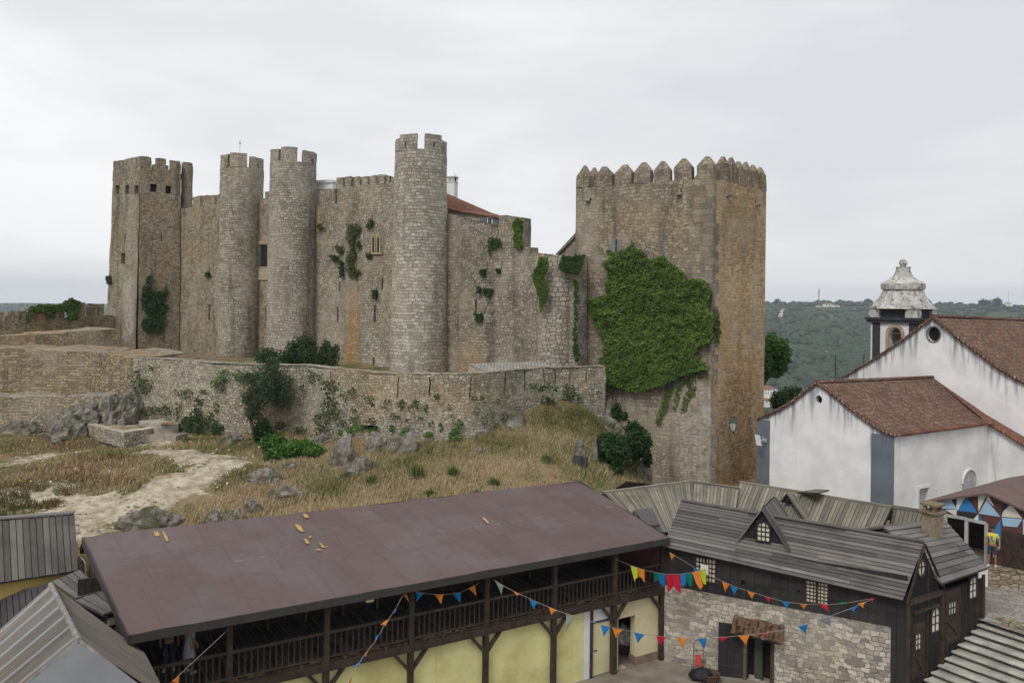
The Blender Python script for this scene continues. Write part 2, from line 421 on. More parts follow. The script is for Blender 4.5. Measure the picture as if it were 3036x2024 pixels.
# ------------------------------------------------------------------ world and light
SUN_EL, SUN_AZ = R(48), R(-150)      # high, behind the camera's left shoulder
w = bpy.data.worlds.new('World'); scene.world = w; w.use_nodes = True
nt = w.node_tree; nt.nodes.clear()
def wn(typ, **k):
    x = nt.nodes.new(typ)
    for a, b in k.items(): setattr(x, a, b)
    return x
sky = wn('ShaderNodeTexSky', sky_type='NISHITA', sun_disc=False, sun_elevation=SUN_EL, sun_rotation=R(210), air_density=1.2, dust_density=2.5)
tc = wn('ShaderNodeTexCoord'); mp = wn('ShaderNodeMapping'); nt.links.new(tc.outputs['Generated'], mp.inputs[0]); mp.inputs[3].default_value = (.9, .9, 2.4); mp.inputs[1].default_value = (.35, .1, .2)
n1 = wn('ShaderNodeTexNoise'); nt.links.new(mp.outputs[0], n1.inputs['Vector']); n1.inputs['Scale'].default_value = 1.9; n1.inputs['Detail'].default_value = 5; n1.inputs['Roughness'].default_value = .5; n1.inputs['Distortion'].default_value = .3
mp2 = wn('ShaderNodeMapping'); nt.links.new(tc.outputs['Generated'], mp2.inputs[0]); mp2.inputs[3].default_value = (2.2, 2.2, 9); mp2.inputs[1].default_value = (3, 1, 2)
n2 = wn('ShaderNodeTexNoise'); nt.links.new(mp2.outputs[0], n2.inputs['Vector']); n2.inputs['Scale'].default_value = 2.2; n2.inputs['Detail'].default_value = 6; n2.inputs['Roughness'].default_value = .55
ad = wn('ShaderNodeMath', operation='MULTIPLY_ADD'); nt.links.new(n2.outputs[0], ad.inputs[0]); ad.inputs[1].default_value = .2; nt.links.new(n1.outputs[0], ad.inputs[2])
cr = wn('ShaderNodeValToRGB'); nt.links.new(ad.outputs[0], cr.inputs[0]); e = cr.color_ramp.elements
SKYK = 6.3
e[0].position = .43; e[0].color = (1.03, 1.065, 1.105, 1); e[1].position = .78; e[1].color = (1.40, 1.40, 1.41, 1)
x = e.new(.58); x.color = (1.16, 1.18, 1.205, 1)
sc = wn('ShaderNodeVectorMath', operation='SCALE'); nt.links.new(cr.outputs[0], sc.inputs[0]); sc.inputs['Scale'].default_value = SKYK
mx = wn('ShaderNodeMix', data_type='RGBA'); mx.inputs[0].default_value = .96
nt.links.new(sky.outputs[0], mx.inputs[6]); nt.links.new(sc.outputs[0], mx.inputs[7])
bg = wn('ShaderNodeBackground'); bg.inputs[1].default_value = .1; nt.links.new(mx.outputs[2], bg.inputs[0])
wo = wn('ShaderNodeOutputWorld'); nt.links.new(bg.outputs[0], wo.inputs[0])
sl = bpy.data.lights.new('sun', 'SUN'); so = bpy.data.objects.new('sun', sl); COL.objects.link(so)
sl.energy = 1.5; sl.angle = R(22); sl.color = (1, .95, .88)
sd = V((math.sin(SUN_AZ)*math.cos(SUN_EL), math.cos(SUN_AZ)*math.cos(SUN_EL), math.sin(SUN_EL)))
so.rotation_euler = sd.to_track_quat('Z', 'Y').to_euler(); so.location = (0, -20, 60)
scene.view_settings.view_transform = 'Standard'; scene.view_settings.look = 'None'
scene.view_settings.exposure = .2; scene.view_settings.gamma = 1
scene.render.engine = 'CYCLES'

# ------------------------------------------------------------------ key frames of the place
GA = Pz(1960, 1954, 0)                     # foot of the gallery's right corner post
zb = Ppl(1960, 1757, GA, V((0, 1, 0))).z   # underside of the balcony beam
GF = Pz(967, 1985, zb)
GFR = Fr(GF, GA)                           # gallery facade, s grows to the right
SA = GFR.st(GA)[0]
BS = Pz(2641, 1856, 3.0)
BD0 = Pz(2913, 1835, 2.4)
BFR = Fr(V((GA.x, GA.y, 0)), V((BS.x, BS.y, 0)))   # barn front, s from the gallery corner
sC = BFR.hit(2689, 1900)[0]
BC = BFR.P(sC, 0, 0)                       # barn corner
SFR = Fr(BC, V((BD0.x, BD0.y, 0)))         # barn side facade
sD = SFR.L
print('zb', zb, 'GA', GA, 'SA', SA, 'BS', BS, 'BC', BC, 'BD0', BD0, 'angles', [math.degrees(math.atan2(f.d.y, f.d.x)) for f in (GFR, BFR, SFR)])

# ------------------------------------------------------------------ leaves
def quads_from(C, A, B):
    n = len(C); v = np.empty((n, 4, 3)); v[:, 0] = C-A; v[:, 1] = C-B; v[:, 2] = C+A; v[:, 3] = C+B
    return v.reshape(-1, 3), np.arange(n*4).reshape(-1, 4)
def unit(a): return a/np.maximum(np.linalg.norm(a, axis=1, keepdims=True), 1e-9)
def leaves(name, C, size, mat, parent=None, nrm=None, tilt=.6, aspect=.55, tint=None, rng=RNG):
    C = np.asarray(C, float); n = len(C)
    rnd = unit(rng.normal(size=(n, 3)))
    if nrm is not None: N = unit(np.asarray(nrm)*np.ones((n, 3)) + rnd*tilt)
    else: N = rnd
    A = unit(np.cross(N, unit(rng.normal(size=(n, 3))))); B = np.cross(N, A)
    s = size*rng.uniform(.65, 1.35, (n, 1))
    v, f = quads_from(C, A*s*.5, B*s*.5*aspect)
    if tint is None: tint = rng.uniform(0, 1, n)
    return np_mesh(name, v, f, mat, tint, parent)
def blob_pts(c, r, n, rng=RNG, shell=.35, fz=.25):
    d = unit(rng.normal(size=(n, 3)))
    k = rng.uniform(0, 1, (n, 1))**shell
    # lumpy radius
    ph = rng.uniform(0, 6, 6)
    l = 1 + fz*(np.sin(d[:, :1]*5+ph[0])*np.sin(d[:, 1:2]*6+ph[1]) + .6*np.sin(d[:, 2:3]*9+ph[2])*np.sin(d[:, :1]*11+ph[3]))
    return np.asarray(c) + d*np.asarray(r)*k*l
def bush(name, label, cat, blobs, n, size, mat, stem=None, group=None, stemmat=None, aspect=.55):
    """blobs: [(centre, radii)] ; a thing with foliage and stems"""
    base = V((sum(b[0][0] for b in blobs)/len(blobs), sum(b[0][1] for b in blobs)/len(blobs), min(b[0][2]-b[1][2] for b in blobs)))
    t = thing(name, label, cat, base, group)
    vol = [b[1][0]*b[1][1]*b[1][2] for b in blobs]; tot = sum(v**.75 for v in vol)
    P = np.concatenate([blob_pts(b[0], b[1], max(20, int(n*v**.75/tot))) for b, v in zip(blobs, vol)])
    z = P[:, 2]; tn = RNG.uniform(0, 1, len(P))
    leaves('foliage', P, size, mat, t, aspect=aspect, tint=tn)
    mb = MB()
    for b in blobs:
        mb.tube([base, (V(b[0])+base)/2+V((random.uniform(-.1, .1), 0, 0)), V(b[0])], [.05, .035, .015], 5)
    mb.build('stems', stemmat or M['bark'], t)
    return t
M = {}
M['bark'] = simple('bark', (.11, .085, .06), .95, .35, 6, .6, .1)
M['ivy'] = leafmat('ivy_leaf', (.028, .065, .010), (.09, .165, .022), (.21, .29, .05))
M['ivy_dark'] = leafmat('dark_leaf', (.014, .038, .010), (.03, .075, .018), (.06, .12, .03))
M['weed'] = leafmat('weed_leaf', (.03, .055, .016), (.07, .105, .03), (.14, .16, .06))
M['olive'] = leafmat('olive_leaf', (.035, .065, .028), (.075, .12, .055), (.16, .2, .12))
M['bright'] = leafmat('bright_leaf', (.03, .085, .01), (.065, .17, .02), (.14, .27, .05))
M['far'] = leafmat('far_leaf', (.014, .034, .015), (.028, .055, .022), (.05, .08, .034), 0)

# ------------------------------------------------------------------ near terrain
ctl = []   # (X,Y,z)
def cp(x, y, Y): p = Pd(x, y, Y); ctl.append((p.x, p.y, p.z))
for a in ((0, 1302, 49.5), (100, 1302, 50.5), (200, 1302, 51.5), (300, 1295, 52.3), (400, 1285, 52.8), (60, 1180, 54), (200, 1175, 55.2), (-100, 1182, 52.5), (330, 1185, 55.3), (1890, 1438, 44.5), (1860, 1400, 46), (640, 1292, 50.5), (900, 1298, 48.8), (1100, 1322, 44.6), (1390, 1326, 44.2),
          (1600, 1262, 47.5), (1780, 1256, 50), (0, 1410, 41), (300, 1345, 45), (600, 1380, 42), (245, 1575, 34), (100, 1480, 37.5),
          (-200, 1500, 36), (-300, 1330, 47), (700, 1560, 34.5), (1200, 1490, 37.5), (1700, 1432, 41), (1000, 1400, 42), (1400, 1400, 41.5),
          (1700, 1330, 44.5), (450, 1450, 38.5), (1820, 1440, 42.5), (1790, 1300, 47.5)): cp(*a)
ctl += [(9.5, 47, 2.6), (10.5, 50.5, 2.6), (8.4, 50.5, 3.6), (12, 44, 2.5), (9.5, 41.5, 2.6), (8, 39, 2.6), (14, 36, 2.5), (20, 33, 2.5), (26, 30, 2.5), (35, 40, 2.5), (25, 42, 2.5), (18, 46, 2.5), (22, 52, 2.5), (35, 52, 2.5), (45, 45, 1), (40, 70, -6), (20, 70, 0), (60, 70, -15), (70, 40, -10), (30, 100, -25), (0, 100, -5), (60, 100, -35), (-60, 100, -15), (-100, 60, -20), (-60, 45, 3), (-45, 60, 6), (-90, 100, -40), (-70, 30, 0), (0, 130, -30)]
ctl += [(-25, 57, 8.6), (-12, 54, 8.6), (-3, 51, 8.6), (3, 53.5, 8.6), (-25, 66, 8.8), (-8, 58, 8.6), (-35, 62, 9.2), (-30, 75, 9), (-45, 75, 8), (-10, 75, 8), (6, 60, 8), (-20, 90, 2)]
C = np.array(ctl)
def rbf(X, Y):
    P = C[:, :2]; n = len(P)
    def k(r): return np.sqrt(r*r+2.25)
    D = np.linalg.norm(P[:, None]-P[None], axis=2); A = np.zeros((n+3, n+3)); A[:n, :n] = k(D); A[:n, n] = 1; A[:n, n+1:] = P; A[n, :n] = 1; A[n+1:, :n] = P.T
    b = np.zeros(n+3); b[:n] = C[:, 2]; wt = np.linalg.solve(A, b)
    out = np.empty(X.shape); f = X.ravel(); g = Y.ravel(); o = np.empty(f.shape)
    for i in range(0, len(f), 4000):
        q = np.stack([f[i:i+4000], g[i:i+4000]], 1); d = np.linalg.norm(q[:, None]-P[None], axis=2)
        o[i:i+4000] = k(d) @ wt[:n] + wt[n] + q @ wt[n+1:]
    return o.reshape(X.shape)
GB = 6.6  # depth of the cut behind the gallery front
def sstep(a, b, x):
    t = np.clip((x-a)/(b-a), 0, 1); return t*t*(3-2*t)
def terrain(X, Y):
    X = np.asarray(X, float); Y = np.asarray(Y, float)
    z = rbf(X, Y)
    z = z + .10*np.sin(X*.9+1)*np.sin(Y*1.1) + .05*np.sin(X*2.3)*np.cos(Y*2.1+.5)
    gt = (X-GFR.o.x)*GFR.b.x + (Y-GFR.o.y)*GFR.b.y
    bt = (X-BFR.o.x)*BFR.b.x + (Y-BFR.o.y)*BFR.b.y
    s1 = (X-SFR.o.x)*SFR.d.x + (Y-SFR.o.y)*SFR.d.y
    st_ = (X-SFR.o.x)*SFR.b.x + (Y-SFR.o.y)*SFR.b.y
    # sunken: in front of the gallery's back wall and in front of the barn's back wall
    sg_ = (X-GFR.o.x)*GFR.d.x + (Y-GFR.o.y)*GFR.d.y
    gb_ = GB + 2.8*(1-sstep(-3.5, -1.5, sg_))
    k1 = sstep(gb_-.4, gb_+.3, gt)
    k2 = sstep(4.4, 5.2, bt)
    right = sstep(-.3, .3, s1-sD)          # beyond the top of the stairs: street
    sb = (X-BFR.o.x)*BFR.d.x + (Y-BFR.o.y)*BFR.d.y
    k2 = np.where(sb < -.4, 1., k2)
    k = np.where((gt > GB-.4) & (k2 > 0), np.minimum(k1, k2), np.where(s1 > sD-.3, right, 0))
    z = np.where(s1 > sD+.3, np.minimum(z, 2.45), z)
    yw = np.interp(X, [-37, -31.9, -26.7, -25.5, -20, -14], [50, 52.5, 54, 54.7, 50.8, 48.8])+.3
    z = np.where((X < -14) & (Y < yw) & (Y > 44), np.minimum(z, 14-(1296-884)/2400*Y+.06*np.sin(X*1.7)), z)
    street = (gt > 0) & (bt > 3) & (X > 9.8) & (Y < 60)
    z = np.where(street, np.minimum(z, 2.45), z)
    return -0.35*(1-k) + z*k
def tz(x, y): return float(terrain(np.array([x]), np.array([y]))[0])
def tgrid(x0, x1, y0, y1, step):
    xs = np.arange(x0, x1+1e-6, step); ys = np.arange(y0, y1+1e-6, step)
    X, Y = np.meshgrid(xs, ys); Z = terrain(X, Y)
    nx, ny = len(xs), len(ys); idx = np.arange(nx*ny).reshape(ny, nx)
    F = np.stack([idx[:-1, :-1], idx[:-1, 1:], idx[1:, 1:], idx[1:, :-1]], -1).reshape(-1, 4)
    return np.stack([X, Y, Z], -1).reshape(-1, 3), F, X, Y, Z
# non-uniform grid: fine over the meadow, coarse away
def axis(segs):
    o = []
    for a, b, s in segs: o += list(np.arange(a, b, s))
    o.append(segs[-1][1]); return np.array(o)
xs = axis([(-110, -34, 2), (-34, 14, .3), (14, 36, .6), (36, 110, 2)]); ys = axis([(4, 27, 1), (27, 56, .3), (56, 80, 1), (80, 135, 2)])
X, Y = np.meshgrid(xs, ys); Z = terrain(X, Y)
for i in range(X.shape[0]):
    if 27 < ys[i] < 56:
        for j in range(X.shape[1]):
            if -34 < xs[j] < 12 and Z[i, j] > 3.2:
                p = V((X[i, j], Y[i, j], 0)); Z[i, j] += .12*noise.noise(p*.8)+.06*noise.noise(p*2.1)
idx = np.arange(X.size).reshape(X.shape)
F = np.stack([idx[:-1, :-1], idx[:-1, 1:], idx[1:, 1:], idx[1:, :-1]], -1).reshape(-1, 4)
# where the sandy path shows: polylines through photo points dropped on the terrain
def drop(x, y, zg=4.9):
    r = ray(x, y); yy = np.arange(33, 60, .06); px = r.x*yy; pz = CZ+r.z*yy; g_ = terrain(px, yy)
    hit = np.nonzero((pz <= g_) & (g_ > 2))[0]
    if len(hit) == 0: return Pz(x, y, zg)
    return CAM+r*float(yy[hit[0]])
PATH = [([(-60, 1392), (60, 1372), (180, 1345), (300, 1322), (420, 1306), (480, 1318)], .55),
        ([(430, 1345), (560, 1350), (640, 1375), (560, 1400), (470, 1440), (400, 1480), (330, 1520), (260, 1560), (235, 1600)], 1.0),
        ([(500, 1340), (620, 1362), (700, 1385), (610, 1400), (520, 1440), (440, 1470)], 1.4),
        ([(75, 1452), (130, 1490), (180, 1520), (240, 1550)], 1.1), ([(150, 1470), (240, 1490), (300, 1510)], 1.5)]
PATHW = [([drop(*q) for q in pts], wd) for pts, wd in PATH]
def path_d(X, Y):
    best = np.full(X.shape, 9e9)
    for pts, wd in PATHW:
        for a, b in zip(pts, pts[1:]):
            ax, ay, bx, by = a.x, a.y, b.x, b.y; L2 = (bx-ax)**2+(by-ay)**2+1e-9
            t = np.clip(((X-ax)*(bx-ax)+(Y-ay)*(by-ay))/L2, 0, 1)
            best = np.minimum(best, np.hypot(X-ax-t*(bx-ax), Y-ay-t*(by-ay))-wd)
    return best
PD = path_d(X, Y)
t = NT('meadow_ground', .97, .1); pos = t.co('Pos')
nA = t.noise(pos, .35, 5, .6); nB = t.noise(pos, 1.6, 6, .7); nC = t.noise(pos, 9, 4, .7)
dry = t.mix(nC, (.15, .11, .06), (.33, .26, .15))
grn = t.mix(nC, (.05, .062, .02), (.15, .16, .06))
c = t.mix(t.ss(t.math('ADD', nA, t.math('MULTIPLY', nB, .35)), .62, .82), dry, grn)
c = t.mix(t.math('MULTIPLY', t.ss(t.noise(t.mp(pos, loc=(5, 9, 0)), .9, 5, .6), .6, .7), .7), c, (.16, .075, .04))
sand = t.mix(t.ss(nB, .35, .7), (.30, .25, .18), (.60, .54, .43))
sand = t.mix(t.ss(nC, .56, .68, 0, .8), sand, (.20, .17, .10))
pd = t.attr('pathd')
k = t.ss(t.math('ADD', pd, t.math('MULTIPLY', t.math('SUBTRACT', t.noise(pos, 1.1, 7, .8), .5), 6.5)), -.5, .35, 1, 0)
c = t.mix(k, c, sand)
t.base(c); t.bump(t.math('ADD', nC, t.math('MULTIPLY', nB, 2)), .7, .08)
M['ground'] = t.mat
g = np_mesh('ground', np.stack([X, Y, Z], -1).reshape(-1, 3), F, M['ground'])
at = g.data.attributes.new('pathd', 'FLOAT', 'POINT'); at.data.foreach_set('value', PD.ravel().astype(np.float32))
g.data.shade_smooth(); tag(g, kind='structure')
# paved yard (z=0) and upper street
def paving(name, c1, c2, sc, bump=.3):
    t = NT(name, .93, .15); pos = t.co('Pos')
    v = t.n('ShaderNodeTexVoronoi', feature='DISTANCE_TO_EDGE'); t.l(pos, v.inputs['Vector']); v.inputs['Scale'].default_value = sc
    f = t.n('ShaderNodeTexVoronoi'); t.l(pos, f.inputs['Vector']); f.inputs['Scale'].default_value = sc
    c = t.mix(t.sep(f.outputs['Color'])[0], c1, c2)
    c = t.mix(t.ss(v.outputs['Distance'], .0, .12, .55, 0), c, tuple(x*.45 for x in c1))
    c = t.mix(t.ss(t.noise(pos, .6, 5, .65), .42, .66, 0, .5), c, tuple(x*.65 for x in c1))
    t.base(c); t.bump(t.math('ADD', t.ss(v.outputs['Distance'], 0, .15), t.noise(pos, 14, 4)), bump, .03)
    return t.mat
M['yard'] = simple('yard_ground', (.23, .205, .165), .95, .3, .8, .5, .1)
M['street'] = paving('street_cobbles', (.22, .20, .18), (.40, .37, .33), 7)
mb = MB()
mb.grid(lambda a, b: GFR.P(a, b, .0), -20, SA+25, -16, 4.6, 1.2, t=.5)
o = tag(mb.build('courtyard', M['yard']), kind='structure')
# ------------------------------------------------------------------ castle
LO = (.145, .125, .095); HI = (.41, .375, .30)
M['slit'] = simple('dark_recess', (.02, .018, .016), 1, .1, 2, 0)
TH = 1.1
def plane_wall(name, label, cat, a, b, z0, ztop, merlons=(), ops=(), mat=None, depth=1.2, th=1.0, cell=.7, group=None, mth=.45, rough=.07, top='merlons'):
    """a,b: world points of the wall's foot line seen from outside (left to right); merlons in photo pixels (x0,x1,ytop)"""
    fr = Fr(a, b); L = fr.L
    t = thing(name, label, cat, (fr.P(L/2, 0, z0)), group)
    mb = MB()
    oo = [fr.op(*q) if len(q) == 4 else q[:4] for q in ops]
    zt = ztop if callable(ztop) else (lambda u: ztop)
    zmin = min(zt(L*i/40) for i in range(41))
    # face, with the top following zt
    def f(u, v, w):
        k = (v-z0)/(zmin-z0); return fr.P(u, w, z0+(zt(u)-z0)*k if v > zmin-.8 and False else v)
    mb.panel(fr.f, 0, L, z0, zmin, oo, depth, cell)
    if callable(ztop):
        n = max(1, int(L/.6))
        for i in range(n):
            u0 = L*i/n; u1 = L*(i+1)/n; h = zt((u0+u1)/2)
            if h > zmin+.02: fr.box(mb, u0, u1, 0, th, zmin, h, cell, skip='bd')
    mb.ubox(fr.f, 0, L, z0, zmin, 0, th, cell, skip='fd')
    mb.build('wall', [mat, M['slit']], t, rough=rough, rscale=.5, fine=.035)
    for (x0, x1, yt) in merlons:
        m = MB(); s0, s1 = fr.hit(x0, yt)[0]+.05, fr.hit(x1, yt)[0]-.05; z = fr.hit((x0+x1)/2, yt)[1]+.05
        s0 = max(s0, -.2); s1 = min(s1, L+.2)
        if s1 > s0: fr.box(m, s0, s1, 0.02, mth, zt((s0+s1)/2)-.05, z, .35, skip='d'); m.build('merlon', mat, t, rough=.08, rscale=.9, fine=.05)
    return t, fr
def round_tower(label, xc, Y, rt, rb, ycren, merlons, zb, mat, slits=(), holes=(), name='round_tower', group='round towers of the castle', lean=0, part_merlon='merlon'):
    c = Pd(xc, ycren, Y); c0 = V((c.x, c.y, 0)); k = Y/FPX; rt *= k; rb *= k; zt = Pd(xc, ycren, Y-rt).z
    fw = V((c.x, c.y, 0)).normalized(); rg = V((fw.y, -fw.x, 0))
    rad = lambda z: rt + (rb-rt)*min(1, max(0, (zt-z)/(zt-zb)))**1.1
    def f(u, v, w):
        a = u/rt; r = rad(v)-w; p = c0 + (rg*math.sin(a)-fw*math.cos(a))*r; return V((p.x, p.y, v))
    ang = lambda x: math.asin(max(-1, min(1, (x-xc)*k/rt)))*rt
    t = thing(name, label, 'tower', (c.x, c.y, zb), group)
    mb = MB(); oo = []
    for (x0, y0, x1, y1) in slits:
        oo.append((ang(x0), ang(x1), Pd(xc, y1, Y-rt).z, Pd(xc, y0, Y-rt).z))
    mb.panel(f, -PI*rt, PI*rt, zb, zt, oo, .6, .42)
    mb.grid(lambda a, b: f(a, zt, b), -PI*rt, PI*rt, 0, .45, .42, uvf=lambda a, b: (a, b))
    mb.grid(lambda a, b: f(a, zt-.4, b), -PI*rt, PI*rt, .4, rt-.01, .5, uvf=lambda a, b: (a, b))
    mb.grid(lambda a, b: f(a, b, .45), PI*rt, -PI*rt, zt-.4, zt, .5, uvf=lambda a, b: (a, b))
    mb.build('shaft', [mat, M['slit']], t, rough=.06, rscale=.6, smooth=50, fine=.03)
    for q in merlons:
        x0, x1, yt = q[:3]; a0 = ang(x0) if x0 is not None else -PI*rt*.62; a1 = ang(x1) if x1 is not None else PI*rt*.62
        z = Pd(xc, yt, Y-rt*.7).z
        for sgn in (1, -1):
            m = MB()
            if sgn > 0: b0, b1 = a0, a1
            else: b0, b1 = PI*rt-a1, PI*rt-a0
            if len(q) > 3 and sgn > 0:   # loophole (xa,xb,ya,yb)
                ha, hb, ya, yb = ang(q[3]), ang(q[4]), Pd(xc, q[6], Y-rt).z, Pd(xc, q[5], Y-rt).z
                m.ubox(f, b0, ha, zt-.03, z, .0, .42, .4); m.ubox(f, hb, b1, zt-.03, z, 0, .42, .4)
                m.ubox(f, ha, hb, yb, z, 0, .42, .4); m.ubox(f, ha, hb, zt-.03, ya, 0, .42, .4)
            else: m.ubox(f, b0, b1, zt-.03, z-(0 if sgn > 0 else .12), .0, .42, .4)
            m.build(part_merlon, mat, t, rough=.05, rscale=1.2, smooth=50, fine=.04)
    return t, f, c0, rt

zc = 6.5
fA2_ = Fr(Pd(872, 900, 70.6), Pd(1248, 900, 61.2)); fA3_ = Fr(Pd(1248, 900, 61.2), Pd(1592, 900, 56.0))
def onw(fr, x, y): return fr.P(fr.hit(x, y)[0], 0, 0)
# curtain foot line, left to right
mT1 = stone('stone_square_tower', LO, HI, seed=1, ochre=.25, dirt=.7, rubble=.5, stains=[(Pd(480, 800, 81), .7, 12, 21, (.30, .15, .06), .5), (Pd(385, 870, 81), 1.2, 10, 17, (.6, .58, .54), .55)])
mW1 = stone('stone_curtain_left', LO, (.43, .385, .30), seed=2, ochre=.3, dirt=.5, rubble=.6, mline=.45)
mT2 = stone('stone_round_left', (.18, .165, .135), (.46, .435, .375), seed=3, ochre=.3, dirt=.6, rubble=.25, bw=.42)
mT3 = stone('stone_round_middle', (.19, .175, .15), (.47, .45, .40), seed=4, ochre=.15, dirt=.5, rubble=.3)
oc = onw(fA2_, 1044, 950)
mW2 = stone('stone_curtain_middle', (.18, .16, .125), (.46, .43, .365), seed=5, ochre=.2, dirt=.4, rubble=.45, white=.5,
            stains=[(oc, .95, 6.5, 15.6, (.36, .18, .035), 1.0), (onw(fA2_, 1048, 750), .9, 15, 23, (.10, .085, .04), .8)])
mT4 = stone('stone_round_tall', (.23, .215, .19), (.54, .525, .48), seed=6, ochre=.1, dirt=.3, rubble=.12, white=.45, bw=.43, bh=.245, mline=.85,
            stains=[(Pd(1310, 1040, 58), .9, 7, 15, (.33, .22, .10), .6), (Pd(1250, 560, 58.3), 2.2, 19.5, 27, (.17, .135, .085), .5)])
mW3 = stone('stone_curtain_right', (.15, .135, .11), (.42, .39, .33), seed=7, ochre=.25, dirt=.7, rubble=.6,
            stains=[(onw(fA3_, 1395, 1060), 1.7, 6, 11.5, (.38, .21, .09), .75), (onw(fA3_, 1455, 950), .5, 7, 17, (.035, .035, .035), .95), (onw(fA3_, 1530, 900), .35, 9, 16, (.07, .065, .06), .7)])
mBas = stone('stone_bastion', (.17, .155, .13), (.44, .42, .38), seed=8, ochre=.05, dirt=.55, rubble=.5, bw=.5, bh=.32, mline=.95, ms=.035)
mKeep = stone('stone_keep_front', (.145, .125, .10), (.37, .33, .265), seed=9, ochre=.15, dirt=.7, rubble=.45, mline=.6, bw=.4, bh=.25,
              stains=[(Pd(2050, 1200, 50.5), 1.4, 2, 9, (.5, .49, .45), .6), (Pd(1760, 800, 54), 1.8, 12, 17, (.15, .09, .07), .7)])
KZ = 50.0
mKeepR = stone('stone_keep_side', (.20, .135, .075), (.57, .43, .26), seed=10, ochre=.5, dirt=.3, rubble=.1, bw=.42, bh=.2, mline=.8, ms=.03,
               mortar=(.40, .33, .24), stains=[(Pd(2190, 1300, 52.5), 3.2, 1.5, 10.5, (.115, .072, .04), .8), (Pd(2190, 560, 53), 4, 17, 23, (.20, .165, .12), .7)])
mBar = stone('stone_barbican', (.18, .165, .135), (.50, .475, .41), seed=11, ochre=.3, dirt=.35, rubble=.75, bw=.33, bh=.20, white=.5, dark=(.09, .095, .055))
mWL = stone('stone_old_walls', (.15, .125, .09), (.42, .36, .26), seed=12, ochre=.5, dirt=.4, rubble=.6, bw=.36, bh=.2,
            stains=[(Pd(120, 985, 62), 5, 9.5, 12, (.3, .15, .05), .5)])

# square tower
K = Pd(415, 505, 80); K0 = Pd(336, 505, 83.2); KR = Pd(537, 505, 82.2)
zt1 = Pd(415, 505, 80).z
d1 = V((K.x-K0.x, K.y-K0.y, 0)); d2 = V((KR.x-K.x, KR.y-K.y, 0))
T = thing('square_tower', 'square corner tower at the left end of the castle, small square openings under its merlons', 'tower', (K.x, K.y, zc))
TW = T
fL = Fr(V((K0.x, K0.y, 0)), V((K.x, K.y, 0))); fR = Fr(V((K.x, K.y, 0)), V((KR.x, KR.y, 0)))
def batter(fr, k):   # walls lean outwards towards the foot
    return lambda u, v, w: fr.P(u, w-(zt1-v)*k, v)
mb = MB()
zx = lambda x, y: (x/2.6133, 400+y/2.6133)
opL = [fL.op(*zx(a, 390), *zx(b, 458)) for a, b in ((900, 928), (972, 1002), (1045, 1076))] + [fL.op(*zx(955, 915), *zx(985, 995)), fL.op(*zx(976, 760), *zx(984, 825))]
opR = [fR.op(*zx(a, 380+i*14), *zx(b, 440+i*14)) for i, (a, b) in enumerate(((1165, 1215), (1282, 1325)))] + [fR.op(*zx(1244, 760), *zx(1252, 822))]
mb.panel(lambda u, v, w: fL.P(u-(zt1-v)*.045*(1-u/fL.L), w-(zt1-v)*.012, v), 0, fL.L, zc, zt1, opL, .5, .7); mb.panel(batter(fR, .004), 0, fR.L, zc, zt1, opR, .5, .7)
bk = V((K0.x, K0.y, 0)).normalized()*5
Q = [K0, K, KR, KR+bk, K0+bk]
mb.face([(p.x, p.y, zt1-.5) for p in Q])
for a, b in ((KR, KR+bk), (KR+bk, K0+bk), (K0+bk, K0)): 
    ff = Fr(a, b); mb.grid(lambda u, v: ff.P(u, 0, v), 0, ff.L, zc, zt1, 1, uvf=lambda u, v: (u, v))
mb.build('shaft', [mT1, M['slit']], T, rough=.06, rscale=.5, fine=.03)
ml = [(fL, 878, 955, 200), (fL, 962, 1055, 182), (fL, 1060, 1088, 168), (fR, 1085, 1172, 168), (fR, 1207, 1288, 184), (fR, 1318, 1398, 200)]
for fr, a, b, y in ml:
    m = MB(); (xa, ya) = zx(a, y); (xb, _) = zx(b, y); s0 = fr.hit(xa, ya)[0]; s1 = fr.hit(xb, ya)[0]; z = fr.hit((xa+xb)/2, ya)[1]
    fr.box(m, s0, s1, 0, .5, zt1-.05, z, .4, skip='d')
    if a == 1207: fr.box(m, s0-.3, s1+.25, .03, .47, zt1-.05, zt1+.75, .4, skip='d')
    m.build('merlon', mT1, T, rough=.08, rscale=1, fine=.05)
for q, n in ((Fr(KR, KR+bk), 3), (Fr(KR+bk, K0+bk), 4)):
    for i in range(n):
        m = MB(); s = q.L*(i+.25)/n; q.box(m, s, s+q.L/n*.6, 0, .5, zt1-.05, zt1+1.1, .5, skip='d'); m.build('merlon', mT1, T, rough=.08)
# slim turret behind its right shoulder
tp = Pd(555, 483, 83.5)
round_tower('slim round turret rising behind the right shoulder of the square tower', 555, 83.5, 16, 17, 490, [(None, None, 482)], zc, mT1, group=None, name='turret')

# curtain walls
cA = Pd(527, 900, 82.6); cB = Pd(872, 900, 70.6); cC = Pd(1248, 900, 61.2)
zW1 = Pd(620, 607, 79).z
zx1 = lambda a: a/2.6133
plane_wall('curtain_wall', 'rubble curtain wall with low merlons between the square tower and the pair of round towers', 'wall', cA, cB, zc, zW1,
           [(zx1(1490), zx1(1550), 583), (zx1(1570), zx1(1660), 580), (zx1(1677), zx1(1716), 578), (zx1(2050), zx1(2092), 570)],
           [(zx1(1612), 903, zx1(1626), 948), (769, 727, 795, 789), (zx1(2054), 905, zx1(2061), 950)], mW1, group='curtain walls of the castle')
